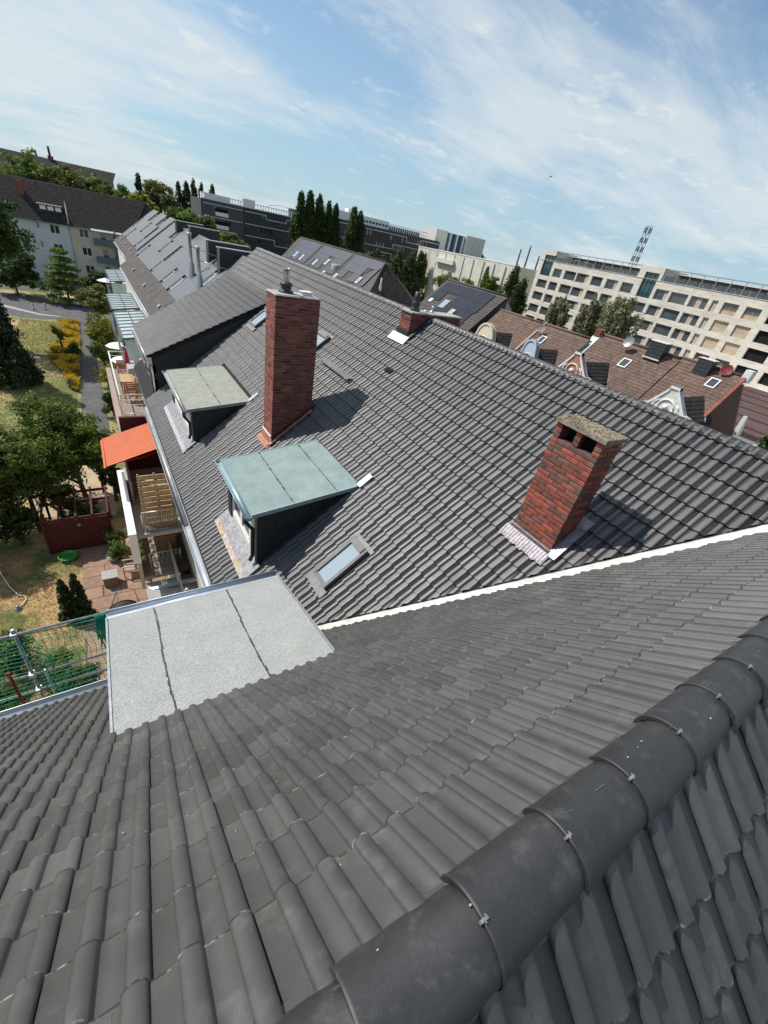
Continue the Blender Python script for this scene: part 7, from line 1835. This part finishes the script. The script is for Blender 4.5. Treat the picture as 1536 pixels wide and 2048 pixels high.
for k in range(7):
    an = k * .9; tip = (2.05 + .6 * math.cos(an), 42.0 + 1.2 * math.sin(an), -9.6 + .3 * math.cos(k)); md = (2.05 + .45 * math.cos(an), 42 + .7 * math.sin(an), -10.0 + .3 * math.cos(k)); b0 = (2.05, 42, -11.2)
    sx, sy = -math.sin(an) * .22, math.cos(an) * .22
    q.poly([b0, (md[0] + sx, md[1] + sy, md[2]), tip]); q.poly([b0, tip, (md[0] - sx, md[1] - sy, md[2])])
q.build('leaf', L['yellow'], bn); MB().lathe((2.05, 42, -11.7), [(.2, 0), (.25, .5)], 10).build('pot', M['dark'], bn)
for k, (x, y, z, lb) in enumerate(((1.6, 42.2, -11.2, 'open white parasol right under the banana plant'), (1.7, 38.3, -11.2, 'open white parasol at the far end of the top terrace'), (2.3, 67, -10.2, 'white parasol folded out beside the far canopies'))):
    t = thing('garden_parasol', (x, y, z - 1.6), lb, 'parasol'); MB().lathe((x, y, z), [(1.0, -.25), (.6, -.08), (.05, .08)], 8, smooth=False).build('cloth', M['white'], t); MB().tube([(x, y, z - 1.6), (x, y, z - .02)], .03, n=6).build('pole', M['wood_pale'], t)

# ------------------------------------------------------------------ scaffold with its net
sf = thing('scaffold', (-4.0, 7.4, G), 'galvanised steel scaffold along the near eave', 'scaffold')
SY = 7.2
for z, r, m_ in ((-7.15, .026, M['steel']), (-8.34, .026, M['steel']), (-8.84, .026, M['steel'])):
    x1 = 1.25 if z > -8 else 1.0
    MB().tube([(-10.5, SY, z), (x1, SY, z + .03)], r, n=10).build('rail', m_, sf)
for x in (-9.9, -7.3, -4.7, -2.12, .8):
    MB().tube([(x, SY + .055, G), (x, SY + .055, -7.1)], .03, n=10).build('post', M['steel'], sf)
    MB().lathe((x, SY + .055, -7.12), [(.045, 0), (.045, .06), (.02, .08)], 10).build('post_cap', M['steel'], sf)
    q = MB(); 
    for z in (-7.15, -8.34, -8.84): q.box(x - .045, x + .045, SY - .03, SY + .09, z - .045, z + .045)
    q.build('coupler', M['steel'], sf)
    MB().tube([(x, SY + .8, G), (x, SY + .8, -9.2)], .026, n=8).build('post', M['steel'], sf)
MB().tube([(-2.42, 7.18, -8.05), (-2.36, 7.02, -9.3)], .03, n=8).build('tie_bar', M['rust'], sf)
MB().tube([(-.30, 7.2, -7.16), (.5, 7.9, -8.2), (.95, 8.4, -9.4)], .02, n=8).build('tie_bar', M['steel'], sf)
# net: single cords, knotted in a 10 cm grid, sagging a little between rails
nt_ = bpy.data.objects.new('safety_net', None); link(nt_, None, Vector((-4.5, SY, -8.9 + H))); tag(nt_, 'green cord safety net hanging from the scaffold rails', 'net')
cords = MB()
nx0, nx1 = -6.6, -.82
def npos(x, v):
    z = -7.17 - v; sag = .10 * math.sin(v * 1.9) + .04 * math.sin(x * 2.3 + v * 3)
    return (x + .02 * math.sin(v * 7 + x * 4), SY - .04 + sag * .7, z - .03 * math.sin(x * 3.1) * v)
x = nx0
while x < nx1:
    cords.tube([npos(x, v * .08) for v in range(0, 25)], .005, n=4, cap=False); x += .105
for k in range(19):
    v = .03 + k * .102; cords.tube([npos(nx0 + (nx1 - nx0) * i / 60, v) for i in range(61)], .005, n=4, cap=False)
cords.build('cord', M['net'], nt_)
ed = MB(); ed.tube([npos(nx0 + (nx1 - nx0) * i / 60, .0) for i in range(61)], .010, n=5)
ed.tube([(-2.1 + .35 * math.sin(math.pi * k / 10), SY - .05 - .04 * math.sin(k), -7.3 - k * .16) for k in range(11)], .010, n=5)
ed.build('edge_rope', M['net'], nt_)
bt_ = MB(); rr = random.Random(3)
for k in range(70):
    x = -1.92 + rr.gauss(0, .09); z = -7.3 - rr.random() * 1.75; x -= (z + 7.3) * .10; bt_.tube([(x, SY - .05, z), (x + rr.uniform(-.08, .08), SY - .08, z - rr.uniform(.03, .14)), (x + rr.uniform(-.10, .10), SY - .05, z - rr.uniform(.10, .24))], .0055, n=4)
bt_.build('bunched_net', M['net'], nt_)
cl_ = thing('rope_coil', (-.72, 7.2, -8.1), 'bundle of green net hung over the rail at the pale flat dormer', 'net bundle')
q = MB(); rr = random.Random(6)
for k in range(30):
    x = -.90 + rr.random() * .30; L_ = rr.uniform(.55, .98)
    q.tube([(x, SY + .05, -7.5 - rr.random() * .2), (x, SY + .04, -7.14), (x + .005, SY, -7.105), (x + .01, SY - .045, -7.15), (x + rr.gauss(.0, .03), SY - .06, -7.15 - L_ * .5), (x + rr.gauss(-.02, .05), SY - .05, -7.15 - L_)], .014, n=5)
q.build('cord', M['net'], cl_)
for k in range(3):
    q = MB(); x = -.2 + .42 * k; q.tube([(x, SY + .04, -7.14), (x + .03, SY, -7.09), (x + .06, SY - .04, -7.16)], .012, n=5); q.build('knot', M['net'], cl_)

# ------------------------------------------------------------------ the bird
bd = thing('bird', (29.32 * .75, 26.59 * .75, 5.78 * .75), 'small dark bird in flight against the sky', 'bird')
bl = Vector((29.32 * .75, 26.59 * .75, 5.78 * .75)); a = (RIGHT * .35 + UP * .55 + FWD * .7).normalized(); s_ = (RIGHT * .9 - UP * .25 - FWD * .2).normalized(); n_ = a.cross(s_)
q = MB(); q.tube([bl - a * .13, bl - a * .07, bl, bl + a * .065, bl + a * .095, bl + a * .12], [.005, .025, .037, .025, .02, .003], n=8)
q.build('body', mat('dark_feathers', (.035, .035, .04), rough=.7, var=.2), bd)
for sg, up_ in ((1, -.10), (-1, .35)):
    q = MB(); r0 = bl + s_ * .015 * sg; r1 = bl + s_ * .12 * sg + n_ * up_ * .25 + a * .025; r2 = bl + s_ * .23 * sg + n_ * up_ * .5 - a * .05
    for p0, p1, c0, c1 in ((r0, r1, .055, .05), (r1, r2, .05, .01)):
        q.hexa([tuple(p0 - a * c0), tuple(p1 - a * c1), tuple(p1 + a * c1), tuple(p0 + a * c0), tuple(p0 - a * c0 + n_ * .006), tuple(p1 - a * c1 + n_ * .006), tuple(p1 + a * c1 + n_ * .006), tuple(p0 + a * c0 + n_ * .012)])
    q.build('wing', M['dark'], bd)
q = MB(); q.hexa([tuple(bl - a * .1 - s_ * .01), tuple(bl - a * .1 + s_ * .01), tuple(bl - a * .19 + s_ * .035), tuple(bl - a * .19 - s_ * .035), tuple(bl - a * .1 - s_ * .01 + n_ * .008), tuple(bl - a * .1 + s_ * .01 + n_ * .008), tuple(bl - a * .19 + s_ * .035 + n_ * .008), tuple(bl - a * .19 - s_ * .035 + n_ * .008)]); q.build('tail', M['dark'], bd)
